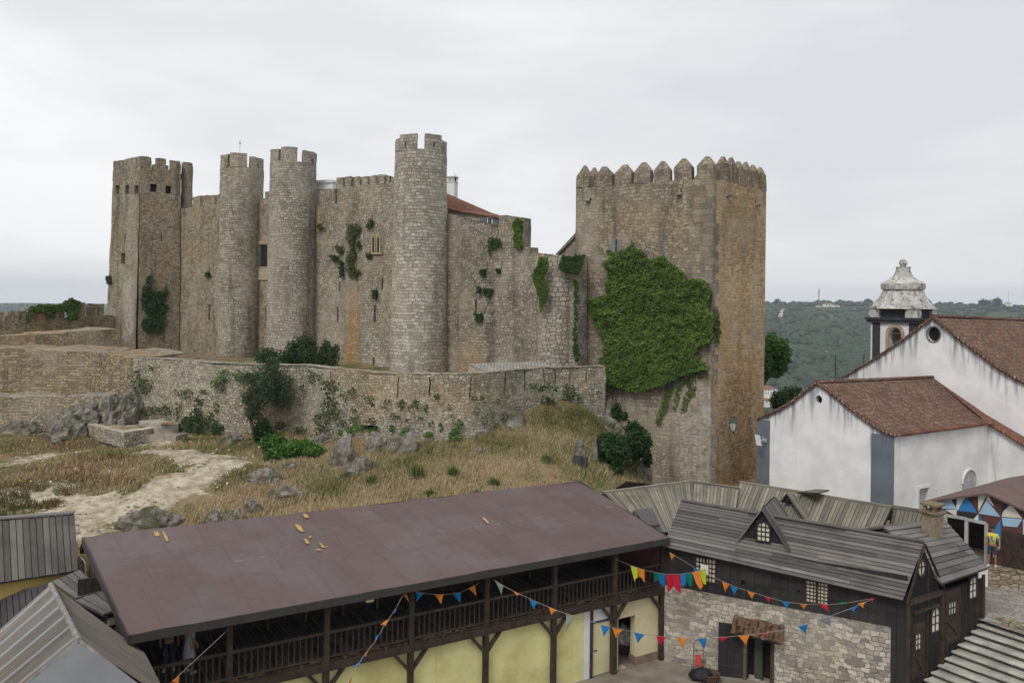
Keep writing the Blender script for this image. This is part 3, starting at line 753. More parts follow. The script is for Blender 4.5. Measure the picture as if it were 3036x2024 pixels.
# stone framed window between the two left round towers
fW1 = Fr(cA, cB)
T = thing('framed_window', 'tall dark window in a pale stone frame between two round towers', 'window', fW1.P(0, 0, 0))
s0, s1, z0, z1 = fW1.op(769, 727, 795, 789)
mb = MB(); 
fW1.box(mb, s0-.28, s0, -.08, .3, z0-.2, z1+.1); fW1.box(mb, s1, s1+.3, -.08, .3, z0-.2, z1+.1)
fW1.box(mb, s0-.28, s1+.3, -.1, .3, z1+.1, z1+.42); fW1.box(mb, s0-.28, s1+.3, -.1, .3, z0-1.25, z0-.2)
M['dress'] = simple('dressed_stone', (.38, .32, .23), .9, .15, 3, .2, .15)
mb.build('frame', M['dress'], T)
M['glass'] = simple('dark_glass', (.03, .035, .038), .12, .1, 2, 0, .5)
mb = MB(); fW1.box(mb, s0, s1, .1, .14, z0-.2, z1+.1); mb.build('pane', M['glass'], T)

hw2 = Pd(1050, 545, 65.5).z; 
cB2 = Pd(930, 900, 69.6)
fW2 = Fr(cB, cC); sX = fW2.hit(996, 600)[0]
zlow = fW2.hit(950, 608)[1]; zhi = fW2.hit(1090, 548)[1]
def zW2(u): return zhi if u > sX else zlow
z2 = lambda x, y: (600+x/2.6133, 380+y/2.6133)
mer = [(*[z2(a, 0)[0] for a in (p, q)], z2(0, y)[1]) for p, q, y in ((1037, 1090, 386), (1100, 1150, 381), (1168, 1216, 378), (1230, 1280, 374), (1297, 1343, 369), (1362, 1412, 364), (1422, 1452, 376), (1460, 1500, 388), (907, 1028, 478))]
ops = [(*z2(a, c), *z2(b, d)) for a, b, c, d in ((1042, 1055, 1378, 1500), (1328, 1344, 1372, 1500), (1060, 1070, 1190, 1265), (1390, 1402, 1160, 1250), (1640, 1650, 1160, 1250))][:4]
ops += [(700+1058/2.6133, 900+415/2.6133, 700+1071/2.6133, 900+528/2.6133)]
t2, _ = plane_wall('curtain_wall', 'rubble curtain wall with an orange lichen streak and twin arched window, left of the tallest round tower', 'wall', cB, cC, zc, zW2, mer, ops, mW2, group='curtain walls of the castle')
# twin lancet window
T = thing('lancet_window', 'twin pointed window in pale stone beside the tallest round tower', 'window', fW2.P(0, 0, 0))
mb = MB(); dk = MB()
for a, b in ((1325, 1341), (1364, 1380)):
    xa, yt = z2(a, 828); xb, yb = z2(b, 962); s0, s1, z0, z1 = fW2.op(xa, yt, xb, yb)
    n = 8; pts = [(s0, z0), (s1, z0), (s1, z1-.35), ((s0*.25+s1*.75), z1-.12), ((s0+s1)/2, z1), (s0*.75+s1*.25, z1-.12), (s0, z1-.35)]
    dk.face([fW2.P(p, -.075, q) for p, q in pts])
    fW2.box(mb, s0-.12, s0, -.14, .05, z0-.1, z1-.25); fW2.box(mb, s1, s1+.12, -.14, .05, z0-.1, z1-.25)
    for q in range(6):
        u = [s0-.06, s0+.02, (s0+s1)/2, s1-.02, s1+.06]
    mb.beam(fW2.P(s0-.06, -.09, z1-.3), fW2.P((s0+s1)/2, -.09, z1+.08), .1, .12, up=fW2.b); mb.beam(fW2.P(s1+.06, -.09, z1-.3), fW2.P((s0+s1)/2, -.09, z1+.08), .1, .12, up=fW2.b)
s0 = fW2.hit(*z2(1312, 900))[0]; s1 = fW2.hit(*z2(1400, 900))[0]; z0 = fW2.hit(*z2(1350, 965))[1]
fW2.box(mb, s0, s1, -.16, .02, z0-.12, z0)
mb.build('frame', M['dress'], T); dk.build('pane', M['slit'], T)

cD = Pd(1592, 900, 56.0)
fW3 = Fr(cC, cD)
zq = lambda x, y: (1200+x/2.6133, 380+y/2.6133)
def zW3(u):
    x = proj(fW3.P(u, 0, 20))[0]
    pts = [(1180, 632), (1328, 634), (1361, 644), (1475, 674), (1478, 637), (1543, 645), (1555, 652), (1556, 730), (1570, 738), (1583, 750), (1594, 756), (1620, 760)]
    y = pts[-1][1]
    for (a, ya), (b, yb) in zip(pts, pts[1:]):
        if a <= x < b: y = ya+(yb-ya)*(x-a)/(b-a); break
    if x < 1180: y = 632
    return fW3.hit(x, y)[1]
t3, _ = plane_wall('curtain_wall', 'weathered curtain wall stepping down to the right of the tallest round tower', 'wall', cC, cD, zc, zW3, (),
           [(*zq(542, 1318), *zq(556, 1440)), (*zq(388, 845), *zq(416, 875))], mW3, group='curtain walls of the castle', th=1.2)
# low curtain between the bastion and the keep
cE = Pd(1712, 900, 53.4)
def zlo(u): return Pd(1650, 760, 55.5).z + .12*math.sin(u*2.3)+.1*math.sin(u*5.1)
plane_wall('curtain_wall', 'low ragged curtain wall joining the bastion to the square keep', 'wall', cD, cE, zc, zlo, (), (), mW3, group='curtain walls of the castle')
round_tower('squat rounded bastion of big pale stones between the curtain wall and the keep', 1652, 54.9, 55, 60, 764, [(None, None, 758)], zc, mBas, name='bastion', group=None)
# sloping gable wall left of the keep
a = Pd(1648, 757, 60); b = Pd(1720, 757, 59); ap = Pd(1720, 682, 59)
mb = MB(); mb.slab([a, b, ap], 1.0); mb.slab([V(a)+V((0, -.2, .12)), V(a)+V((0, -.2, -.1)), V(ap)+V((0, -.2, -.1)), V(ap)+V((0, -.2, .18))], 1.3)
tag(mb.build('gable_wall', mKeep), 'dark sloping gable wall just left of the square keep', 'wall')

# round towers
z1o = lambda x, y: (x/2.6133, 400+y/2.6133)
X1 = lambda a: a/2.6133
round_tower('slimmest round tower, farthest left, with a thin mast on top', 718, 74.5, 61, 68, 493,
            [(657.5, 678, 459), (684, 732, 456), (743, 778, 463, 760, 764, 478, 498)], zc, mT2, lean=0)
round_tower('middle round tower with three merlons, beside the white chimney block', 870, 69, 67, 74, 477,
            [(804.5, 827, 443), (834, 881, 439), (900, 938, 445, 922, 927, 462, 482)], zc, mT3)
round_tower('tallest and nearest round tower, pale grey below and broad notched top', 1248.5, 60, 77, 86, 441,
            [(1172, 1186, 410, ), (1187, 1235, 401, 1203, 1207, 420, 436), (1260, 1307, 400, 1284, 1289, 420, 438), (1308, 1325, 412)], zc, mT4)
# stepped foot of the notch on the tall tower is left to the merlons; mast on the left round tower
mb = MB(); a = Pd(711, 460, 74.5); mb.tube([a-V((0, 0, .6)), a+V((0, 0, 1.35))], .025, 6); mb.obox(a+V((0, 0, 1.1)), V((1, 0, 0)), V((0, 1, 0)), V((0, 0, 1)), .07, .07, .07)
mb.tube([a+V((-.12, 0, 1.2)), a+V((.14, 0, 1.45))], .012, 5)
M['dkmetal'] = simple('dark_metal', (.06, .06, .065), .5, .1, 4, 0, .4)
M['wmetal'] = simple('pale_metal', (.55, .56, .56), .5, .08, 4, 0, .4)
tag(mb.build('mast', M['wmetal']), 'thin metal mast on the leftmost round tower', 'mast')

# ------------------------------------------------------------------ inner palace
M['tile'] = None
def tiles(name, c1=(.105, .052, .036), c2=(.30, .16, .115), lich=.75, dark=.6, w=.2, h=.36):
    t = NT(name, .93, .15); uv = t.co('UV'); pos = t.co('Pos')
    wob = t.noise(uv, 1.3, 3, out='Color')
    d = t.n('ShaderNodeVectorMath', operation='MULTIPLY_ADD'); t.l(wob, d.inputs[0]); d.inputs[1].default_value = (.08, .12, 0); t.l(uv, d.inputs[2])
    br = t.n('ShaderNodeTexBrick', offset=0, squash=1); t.l(d.outputs[0], br.inputs['Vector']); br.inputs['Color1'].default_value = (0, 0, 0, 1); br.inputs['Color2'].default_value = (1, 1, 1, 1)
    br.inputs['Scale'].default_value = 1; br.inputs['Mortar Size'].default_value = .025; br.inputs['Mortar Smooth'].default_value = .6
    br.inputs['Brick Width'].default_value = w; br.inputs['Row Height'].default_value = h
    s = t.sep(d.outputs[0])
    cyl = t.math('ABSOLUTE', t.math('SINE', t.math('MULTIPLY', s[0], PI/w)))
    f = t.math('ADD', t.math('MULTIPLY', t.sep(br.outputs['Color'])[0], .55), t.math('MULTIPLY', t.noise(pos, 6, 5, .7), .5))
    c = t.ramp(f, [(.1, c1), (.55, tuple((a+b)/2 for a, b in zip(c1, c2))), (.95, c2)])
    c = t.mix(t.math('MULTIPLY', t.ss(t.noise(pos, .8, 5, .65), .4, .65), dark), c, (.10, .07, .055))
    c = t.mix(t.math('MULTIPLY', t.ss(t.noise(pos, 7, 4, .75), .52, .62), t.math('MULTIPLY', lich, t.ss(t.noise(pos, .6, 3), .35, .6, .35, 1))), c, (.42, .38, .31))
    c = t.mix(t.math('MULTIPLY', t.ss(t.noise(pos, 2.6, 5, .7), .54, .66), .6), c, (.17, .15, .115))
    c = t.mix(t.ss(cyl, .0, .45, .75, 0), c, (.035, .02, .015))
    c = t.mix(t.math('MULTIPLY', br.outputs['Fac'], .5), c, (.04, .025, .02))
    t.base(c); t.bump(t.math('ADD', t.math('MULTIPLY', cyl, 1.0), t.math('MULTIPLY', t.sep(br.outputs['Color'])[1], .4)), .8, .07)
    return t.mat
M['tile'] = tiles('old_roof_tiles'); M['tile_red'] = tiles('red_roof_tiles', (.17, .06, .035), (.36, .155, .095), .5, .45)
M['white'] = plaster('whitewash', (.74, .74, .75), .25)
M['cream_wall'] = plaster('cream_plaster', (.45, .37, .27), .2)
T = thing('palace', 'inner palace building with a red tiled roof behind the tallest round tower', 'building', Pd(1400, 660, 66))
P = lambda x, y, Y: Pd(*z2(x, y), Y)
r0 = P(1560, 430, 68); r1 = P(1900, 507, 66); r2 = P(2240, 655, 64); r3 = P(2360, 690, 62)
e0 = P(1500, 560, 61.8); e1 = P(1900, 622, 61.5); e2 = P(2200, 672, 60.6); e3 = P(2330, 690, 60)
mb = MB(); mb.slab([e0, e1, r1, r0], .12); mb.slab([e1, e2, r2, r1], .12); mb.slab([e2, e3, r3, r2], .12)
mb.slab([r0, r1, P(1900, 507, 74)-V((0, 0, 3)), P(1560, 430, 74)-V((0, 0, 3))], .12)
mb.build('roof', M['tile_red'], T)
q0 = P(1890, 640, 61.9); q1 = P(2330, 700, 60.4); fp = Fr(q0, q1)
mb = MB(); mb.face([fp.P(-2, 0, 15), fp.P(fp.L+.4, 0, 15), fp.P(fp.L+.4, 0, q1.z), fp.P(fp.hit(*z2(2200, 668))[0], 0, fp.hit(*z2(2200, 668))[1]), fp.P(fp.hit(*z2(1900, 620))[0], 0, fp.hit(*z2(1900, 620))[1]), fp.P(-2, 0, fp.hit(*z2(1900, 610))[1]+.5)]); mb.build('wall', [M['cream_wall'], M['slit']], T)
s0, s1, z0, z1 = fp.op(*z2(2212, 690), *z2(2245, 755), t=-.1)
mb = MB(); fp.box(mb, s0, s1, -.1, -.06, z0, z1); o = mb.build('window', M['glass'], T)
mb = MB(); 
for a, b, c, d in ((s0-.05, s0+.02, z0, z1), (s1-.02, s1+.05, z0, z1), (s0, s1, z1-.04, z1+.04), (s0, s1, z0-.04, z0+.04)): fp.box(mb, a, b, -.14, -.05, c, d)
mb.build('frame', M['white'], o)
M['shutter'] = simple('shutter_paint', (.13, .15, .16), .7, .1, 4, .1)
for a, b in ((s0-.62, s0-.1), (s1+.1, s1+.5)):
    mb = MB(); fp.box(mb, a, b, -.18, -.12, z0, z1); mb.build('shutter', M['shutter'], T)
# second roof glimpsed through the crenels
mb = MB(); mb.slab([P(1000, 610, 68.5), P(1480, 560, 65), P(1480, 500, 68), P(1000, 510, 71)], .1); 
tag(mb.build('tiled_roof', M['tile_red']), 'red tiled roof glimpsed through the merlons of the middle curtain wall', 'roof')
# chimneys
T = thing('white_chimney_block', 'broad white stepped chimney block between the middle round tower and the curtain wall', 'chimney', P(940, 600, 70.5))
ca = P(868, 600, 70.4); cb = P(1008, 600, 69.6); fc = Fr(ca, cb); zz = lambda y: fc.hit(*z2(940, y))[1]
mb = MB(); fc.box(mb, 0, fc.L, 0, 1.2, 17, zz(475)); mb.build('stack', M['white'], T)
mb = MB(); fc.box(mb, -.12, fc.L+.05, -.1, 1.3, zz(475), zz(462)); fc.box(mb, -.02, fc.L, 0, 1.2, zz(462), zz(425)); fc.box(mb, -.12, fc.L+.08, -.1, 1.3, zz(425), zz(410)); fc.box(mb, 0, fc.L-.15, 0, 1.1, zz(410), zz(400)); mb.build('cap', M['white'], T)
T = thing('slotted_chimney', 'slim white chimney with a slotted top, right of the tallest round tower', 'chimney', P(1925, 510, 66.5))
ca = P(1885, 500, 66.5); cb = P(1950, 500, 66.3); fc = Fr(ca, cb); zz = lambda y: fc.hit(*z2(1920, y))[1]
mb = MB(); fc.box(mb, 0, fc.L, 0, .9, 18, zz(415)); mb.build('stack', M['white'], T)
mb = MB(); n = 7
for i in range(n):
    a = fc.L*i/(n-1)*.92
    fc.box(mb, a, a+fc.L*.07, 0, .1, zz(415), zz(378)); fc.box(mb, a, a+fc.L*.07, .8, .9, zz(415), zz(378))
fc.box(mb, -.05, fc.L+.05, -.05, .95, zz(418), zz(412)); mb.build('slots', M['white'], T)
mb = MB(); fc.box(mb, .05, fc.L-.05, .3, .6, zz(415), zz(378)); mb.build('flue', M['slit'], T)
mb = MB(); fc.box(mb, -.07, fc.L+.07, -.07, .97, zz(378), zz(370)); c = fc.P(fc.L/2, .45, zz(370))
for i in range(4):
    q = [fc.P(-.07, -.07, zz(370)), fc.P(fc.L+.07, -.07, zz(370)), fc.P(fc.L+.07, .97, zz(370)), fc.P(-.07, .97, zz(370))]
    mb.face([q[i], q[(i+1) % 4], c+V((0, 0, .5))])
mb.build('cap', M['white'], T)

# ------------------------------------------------------------------ keep
k1 = Pd(1708, 552, 53.4); k2 = Pd(2115, 527, KZ); k3 = Pd(2272, 567, 55.6)
zt = (k2.z+.0); 
# make the crenel line level: slide corners along their rays
k1 = Pz(1708, 556, zt); k3 = Pz(2272, 566, zt)
print('keep', k1, k2, k3)
fK = Fr(k1, k2); fS = Fr(k2, k3)
k4 = k3 + (k1-k2)
T = thing('keep', 'tall square keep with pointed merlons, its front half covered by ivy', 'tower', (k2.x, k2.y, 1.5)); KEEP = T
z3 = lambda x, y: (1600+x/2.94, 440+y/2.94)
zk = 1.2
def fbat(fr, k): return lambda u, v, w: fr.P(u, w-(zt-v)*k, v)
mb = MB()
opF = [fK.op(*z3(660, 790), *z3(672, 905)), fK.op(*z3(1225, 355), *z3(1236, 385)), fK.op(*z3(432, 430), *z3(450, 450))]
mb.panel(fK.f, 0, fK.L, zk, zt, opF, .45, .6)
mb.build('front_wall', [mKeep, M['slit']], T, rough=.05, rscale=.4, fine=.025)
mb = MB(); opS = [fS.op(*z3(1608, 365), *z3(1617, 398)), fS.op(*z3(1876, 455), *z3(1884, 485))]
mb.panel(fS.f, 0, fS.L, zk, zt, opS, .45, .6)
mb.build('side_wall', [mKeepR, M['slit']], T, rough=.04, rscale=.4, fine=.02)
mb = MB()
for a, b in ((k3, k4), (k4, k1)):
    ff = Fr(a, b); mb.grid(lambda u, v: ff.P(u, 0, v), 0, ff.L, zk, zt, .8, uvf=lambda u, v: (u, v))
mb.face([(p.x, p.y, zt-.9) for p in (k1, k2, k3, k4)])
for fr_ in (fK, fS, Fr(k3, k4), Fr(k4, k1)): mb.grid(lambda u, v: fr_.P(u, .5, v), fr_.L, 0, zt-.9, zt, 1, uvf=lambda u, v: (u, v)); mb.grid(lambda u, v: fr_.P(u, v, zt), 0, fr_.L, 0, .5, 1, uvf=lambda u, v: (u, v))
mb.build('back_walls', mKeep, T)
# quoins of larger grey blocks at the front corner
mq = stone('stone_quoins', (.14, .12, .095), (.34, .30, .24), seed=14, ochre=.1, dirt=.6, rubble=0, bw=.8, bh=.38, mline=.5, ms=.014,
           stains=[(k2, 1.2, 14, 21.5, (.12, .12, .11), .5), (k2, 1.4, 1, 9, (.5, .49, .46), .6)])
mb = MB(); z = zk; i = 0
while z < zt-.05:
    h = random.uniform(.38, .5); h = min(h, zt-z); l1 = random.choice((.45, .95)); l2 = 1.35-l1
    fK.box(mb, fK.L-l1*1.3, fK.L+.02, -.02, .1, z, z+h-.006, skip='b'); fS.box(mb, -.021, l2*.9, -.022, .1, z, z+h-.006, skip='b'); z += h
mb.build('quoins', mq, T, fine=.012)
def pmerlon(fr, s0, s1, zb_, zs, za, t0=0, t1=.5):
    m = MB(); fr.box(m, s0, s1, t0, t1, zb_, zs, .4, skip='td')
    a = [fr.P(s0, t0, zs), fr.P(s1, t0, zs), fr.P(s1, t1, zs), fr.P(s0, t1, zs)]
    w = (s1-s0)*.38; d = (t1-t0)*.36
    b = [fr.P(s0+w, t0+d, za), fr.P(s1-w, t0+d, za), fr.P(s1-w, t1-d, za), fr.P(s0+w, t1-d, za)]
    for i in range(4): m.face([a[i], a[(i+1) % 4], b[(i+1) % 4], b[i]])
    m.face(b); m.build('merlon', mKeep, T, rough=.07, rscale=.9, fine=.045)
for i, (a, b, yt, ys) in enumerate(((318, 432, 173, 235), (485, 630, 155, 225), (655, 800, 140, 208), (828, 965, 122, 192), (995, 1137, 107, 180), (1170, 1325, 90, 158), (1367, 1506, 72, 140))):
    s0 = fK.hit(*z3(a, ys))[0]; s1 = fK.hit(*z3(b, ys))[0]
    if i == 0: s0 = 0
    if i == 6: s1 = fK.L
    zs = fK.hit(*z3((a+b)/2, ys+4))[1]; za = fK.hit(*z3((a+b)/2, yt+4), t=.25)[1]
    pmerlon(fK, s0, s1, zt-.02, zs, za, 0, .5 if i < 6 else 1.0)
nS = 7; sp = fS.L/nS
for i in range(1, nS):
    s0 = sp*i+ .08+.15; pmerlon(fS, s0, s0+sp*.68 if i < nS-1 else fS.L, zt-.02, zt+1.1+random.uniform(-.05, .05), zt+1.62+random.uniform(-.08, .08))
for q in (Fr(k3, k4), Fr(k4, k1)):
    n = 7; sp = q.L/n
    for i in range(1, n): pmerlon(q, sp*i+.1, sp*i+.1+sp*.66, zt-.02, zt+1.0, zt+1.5)
# little spouts
for fr_, x, y in ((fK, 1225, 402), (fK, 432, 458), (fS, 1640, 412), (fS, 1898, 492)):
    s, z = fr_.hit(*z3(x, y)); mb = MB(); fr_.box(mb, s-.22, s+.12, -.3, .05, z-.05, z+.03); mb.build('spout', mq, T, fine=.02)
# pale slab around the arrow slit
s0, s1, z0, z1 = fK.op(*z3(605, 760), *z3(715, 905)); a0, a1, _, _ = fK.op(*z3(658, 790), *z3(674, 905))
mb = MB(); fK.box(mb, s0, a0, -.035, .02, z0, z1-.2); fK.box(mb, a1, s1, -.035, .02, z0, z1-.3); mb.build('slit_surround', simple('grey_slab', (.2, .195, .185), .9, .2, 4, .3), T)

# ------------------------------------------------------------------ barbican (outer) wall
top = [(398, 1061), (500, 1066), (597, 1074), (740, 1081), (900, 1084), (983, 1093), (1060, 1101), (1151, 1108), (1274, 1110), (1389, 1110), (1465, 1105), (1557, 1095), (1650, 1091), (1790, 1087)]
BZ = 10.0
bp = [Pz(x, y, BZ) for x, y in top]
bp[-1] = bp[-2] + (bp[-1]-bp[-2])*1.02
cum = [0]
for a, b in zip(bp, bp[1:]): cum.append(cum[-1]+(b-a).length)
BL = cum[-1]
def bpos(u):
    u = max(0, min(BL-1e-4, u))
    for i in range(len(cum)-1):
        if u <= cum[i+1]: k = (u-cum[i])/(cum[i+1]-cum[i]); break
    # catmull-rom for a smooth plan curve
    g = lambda j: bp[max(0, min(len(bp)-1, j))]
    p0, p1, p2, p3 = g(i-1), g(i), g(i+1), g(i+2)
    return .5*((2*p1)+(p2-p0)*k+(2*p0-5*p1+4*p2-p3)*k*k+(3*p1-p0-3*p2+p3)*k**3)
def bf(u, v, w):
    p = bpos(u); q = bpos(min(u+.3, BL)) - bpos(max(u-.3, 0)); q.z = 0; q.normalize(); bk = V((-q.y, q.x, 0))
    o = p + bk*(w - max(0, (BZ-v))*.035); return V((o.x, o.y, v))
def bu(x):   # arc length at photo column x
    lo, hi = 0, BL
    for _ in range(40):
        m = (lo+hi)/2
        if proj(bf(m, BZ, 0))[0] < x: lo = m
        else: hi = m
    return lo
T = thing('barbican_wall', 'long curving outer wall of rubble with narrow firing slots, standing in the meadow below the castle', 'wall', (bp[6].x, bp[6].y, 5)); BARB = T
slots = []
def bzat(u, y):
    p = bf(u, BZ, 0); return Pd(proj(p)[0], y, p.y).z
for x, y0, y1, wd in ((983, 1100, 1132, 3), (1180, 1150, 1180, 3), (1274, 1112, 1170, 4), (1395, 1112, 1178, 4), (1499, 1102, 1158, 4.5), (1557, 1097, 1152, 5), (1612, 1093, 1148, 3.5), (1646, 1092, 1148, 3.5), (1693, 1091, 1140, 3), (1737, 1090, 1135, 2.5)):
    u0, u1 = bu(x-wd/2), bu(x+wd/2); 
    if u1-u0 < .05: u1 = u0+.05
    slots.append((u0, u1, bzat(u0, y1), BZ-(.0 if x > 1480 and x < 1600 else .12)))
slots = [s if s[3] < BZ-.01 else (s[0], s[1], s[2], BZ-.03) for s in slots]
slots += [(bu(1077), bu(1125), bzat(bu(1100), 1280), bzat(bu(1100), 1262)), (bu(1160), bu(1174), bzat(bu(1165), 1278), bzat(bu(1165), 1262))]
mb = MB(); mb.panel(bf, 0, BL, 4.3, BZ, slots, .5, .55)
mb.grid(lambda u, w: bf(u, BZ, w), 0, BL, 0, .6, .5, uvf=lambda a, b: (a, b)); mb.grid(lambda u, v: bf(u, v, .6), BL, 0, 7, BZ, .6, uvf=lambda a, b: (a, b))
mb.build('wall', [mBar, M['slit']], T, rough=.12, rscale=.45, fine=.05, smooth=60)
# coping of flatter stones
mb = MB(); u = 0
while u < BL:
    l = random.uniform(.35, .7); mb.ubox(bf, u, min(BL, u+l-.02), BZ, BZ+random.uniform(.05, .1), -.04, .62, 9); u += l
mb.build('coping', mBar, T, fine=.03)

# ------------------------------------------------------------------ old walls on the left
def fence_wall(label, pts, z0, ztp, mat=mWL, th=.8, group='old walls left of the castle', merl=None, cell=.6):
    T = thing('old_wall', label, 'wall', (pts[0].x, pts[0].y, z0), group)
    mb = MB()
    for i, (a, b) in enumerate(zip(pts, pts[1:])):
        fr = Fr(a, b); za, zb_ = ztp[i], ztp[i+1]
        L = fr.L
        f = lambda u, v, w: fr.P(u, w-(1-v)*.15, z0+(za+(zb_-za)*u/L+.1*noise.noise(V((u*.7, za, 0)))-z0)*v)
        n = max(2, int(L/cell)); nv = max(2, int((za-z0)/cell))
        for k in range(n):
            for j in range(nv):
                q = [(L*k/n, j/nv), (L*(k+1)/n, j/nv), (L*(k+1)/n, (j+1)/nv), (L*k/n, (j+1)/nv)]
                mb.face([f(a_, b_, 0) for a_, b_ in q], uv=[(a_+i*7.3, f(a_, b_, 0).z) for a_, b_ in q])
            mb.face([f(L*k/n, 1, 0), f(L*(k+1)/n, 1, 0), f(L*(k+1)/n, 1, th), f(L*k/n, 1, th)])
            mb.face([f(L*k/n, 1, th), f(L*(k+1)/n, 1, th), f(L*(k+1)/n, 0, th), f(L*k/n, 0, th)])
        for e_ in (0, L):
            mb.face([f(e_, 0, 0), f(e_, 1, 0), f(e_, 1, th), f(e_, 0, th)])
    mb.build('wall', mat, T, rough=.1, rscale=.5, fine=.05)
    return T
W0 = [Pd(-260, 960, 68), Pd(0, 951, 73), Pd(335, 934, 82)]
T = fence_wall('battlemented wall at the far left with ivy over its merlons', W0, 4, [p.z for p in W0], th=.7)
fr = Fr(W0[1], W0[2])
zl = lambda x, y: (x/2.6133, 400+y/2.6133)
for a, b, y in ((-90, 26, 1370), (62, 205, 1365), (216, 360, 1345), (372, 500, 1352), (596, 662, 1296), (686, 806, 1306)):
    xa, ya = zl(a, y); xb, _ = zl(b, y); s0, s1 = fr.hit(xa, ya)[0], fr.hit(xb, ya)[0]; z = fr.hit((xa+xb)/2, ya)[1]
    m = MB(); zb_ = W0[1].z+(W0[2].z-W0[1].z)*((s0+s1)/2/fr.L)-.15
    if a in (62, 372, 686):
        c = s0+(s1-s0)*.55; fr.box(m, s0, c, 0, .5, zb_, z, .5); fr.box(m, c+.28, s1, 0, .5, zb_, z, .5); fr.box(m, c, c+.28, 0, .5, z-.35, z, .5)
    else: fr.box(m, s0, s1, 0, .5, zb_, z, .5)
    m.build('merlon', mWL, T, rough=.08, fine=.04)
W1 = [Pd(-260, 1010, 62), Pd(105, 991, 64), Pd(350, 974, 68)]
fence_wall('low terrace wall stained with orange lichen under the battlements', W1, 6, [p.z for p in W1], th=5)
W2 = [Pd(-260, 1036, 53.2), Pd(110, 1036, 55.2), Pd(300, 1044, 55.5), Pd(404, 1062, 55.0)]
fence_wall('long rubble wall on the left, joining the corner of the curving outer wall', W2, 4.6, [p.z for p in W2], th=6)
W3 = [Pd(-260, 1165, 50), Pd(60, 1176, 52.5), Pd(190, 1178, 53.5), Pd(330, 1172, 54)]
fence_wall('lowest retaining wall of pale rubble at the left edge, above the rock', W3, 3.8, [p.z for p in W3], th=2.5, mat=mBar)

# lean-to and corrugated shed behind the barbican
M['oldwood'] = planks('old_brown_wood', (.06, .045, .03), (.2, .15, .10), .2)
T = thing('lean_to_roof', 'low brown lean-to roof tucked behind the outer wall, left of the round towers', 'roof', Pd(560, 1070, 61))
mb = MB(); mb.slab([Pd(474, 1061, 59), Pd(640, 1070, 57.5), Pd(640, 1040, 60.5), Pd(530, 1046, 62)], .15); mb.build('roof', M['oldwood'], T)
mb = MB(); 
for x in (500, 560, 620): mb.tube([Pd(x, 1062, 59.5), Pd(x, 1085, 59.5)], .07, 6)
mb.build('post', M['oldwood'], T)
M['corr'] = None
def corrug(name, c, rust=.3, w=.12, stripes=None):
    t = NT(name, .6, .35); uv = t.co('UV'); pos = t.co('Pos'); s = t.sep(uv)
    wv = t.math('SINE', t.math('MULTIPLY', s[0], 2*PI/w))
    n = t.noise(t.mp(uv, (2, .5, 1)), 1, 5, .65)
    cc = t.mix(t.ss(n, .3, .7), tuple(x*.7 for x in c), tuple(x*1.2 for x in c))
    cc = t.mix(t.math('MULTIPLY', t.ss(t.noise(t.mp(uv, (8, .35, 1)), 1, 4, .6), .52, .66), rust), cc, (.26, .14, .07))
    cc = t.mix(t.ss(wv, -1, -.3, .55, 0), cc, tuple(x*.35 for x in c))
    if stripes: cc = t.mix(t.math('MULTIPLY', t.ss(t.math('SINE', t.math('MULTIPLY', s[0], 2*PI/stripes)), .78, .86), .6), cc, (.36, .38, .42))
    t.base(cc); t.bump(wv, .7, .03); return t.mat
M['corr'] = corrug('corrugated_pale', (.36, .35, .31), .1, .2)
T = thing('corrugated_shed', 'small shed with a pale corrugated roof just behind the outer wall', 'shed', Pd(1520, 1090, 51))
mb = MB(); mb.slab([Pd(1454, 1107, 47.8), Pd(1654, 1090, 51.6), Pd(1600, 1071, 54), Pd(1389, 1077, 51)], .08); mb.build('roof', M['corr'], T)
mb = MB(); a = Pd(1389, 1079, 51); b = Pd(1454, 1109, 47.8); fr = Fr(a, b); mb.slab([a-V((0, 0, .1)), V((a.x, a.y, 8.5)), V((b.x, b.y, 8.5)), b-V((0, 0, .1))], .1, n=fr.n); mb.build('wall', M['cream_wall'], T); mb = MB()
c = Pd(1654, 1092, 51.6); fr = Fr(b, c); mb.slab([V((b.x, b.y, 8.5)), V((c.x, c.y, 8.5)), c-V((0, 0, .1)), b-V((0, 0, .1))], .1)
mb.build('wall', M['cream_wall'], T)
# ------------------------------------------------------------------ gallery building
Q1 = lambda x, y: (x/2.6133, 1424+y/2.6133)          # readings taken from enlarged views
Q2 = lambda x, y: (700+x/2.6133, 1424+y/2.6133)
Q3 = lambda x, y: (1400+x/2.6133, 1424+y/2.6133)
Q4 = lambda x, y: (2136+x/2.6133, 1424+y/2.6133)
M['timber'] = simple('dark_timber', (.045, .032, .024), .8, .35, 4, .4)
M['fascia'] = simple('fascia_paint', (.048, .042, .044), .7, .15, 3, .1)
t = NT('brown_sheet_roof', .6, .3); pos = t.co('Pos'); uv = t.co('UV')
n = t.noise(pos, .55, 5, .6)
c = t.mix(t.noise(pos, 6, 4), (.105, .071, .066), (.135, .092, .087))
c = t.mix(t.ss(t.noise(t.mp(pos, loc=(4, 2, 0)), .42, 4, .55), .46, .62, 0, .5), c, (.128, .116, .122))
br = t.n('ShaderNodeTexBrick', offset=0.3, squash=1); t.l(uv, br.inputs['Vector']); br.inputs['Color1'].default_value = (.9, .9, .9, 1); br.inputs['Color2'].default_value = (1.08, 1.08, 1.08, 1); br.inputs['Mortar'].default_value = (.72, .72, .72, 1)
br.inputs['Scale'].default_value = 1; br.inputs['Mortar Size'].default_value = .012; br.inputs['Brick Width'].default_value = 1.22; br.inputs['Row Height'].default_value = 2.44
c = t.mix(1., c, br.outputs['Color'], 'MULTIPLY')
c = t.mix(t.math('MULTIPLY', t.ss(t.noise(t.mp(uv, (.6, 9, 1)), 1, 6, .75), .60, .70), .5), c, (.26, .24, .25))
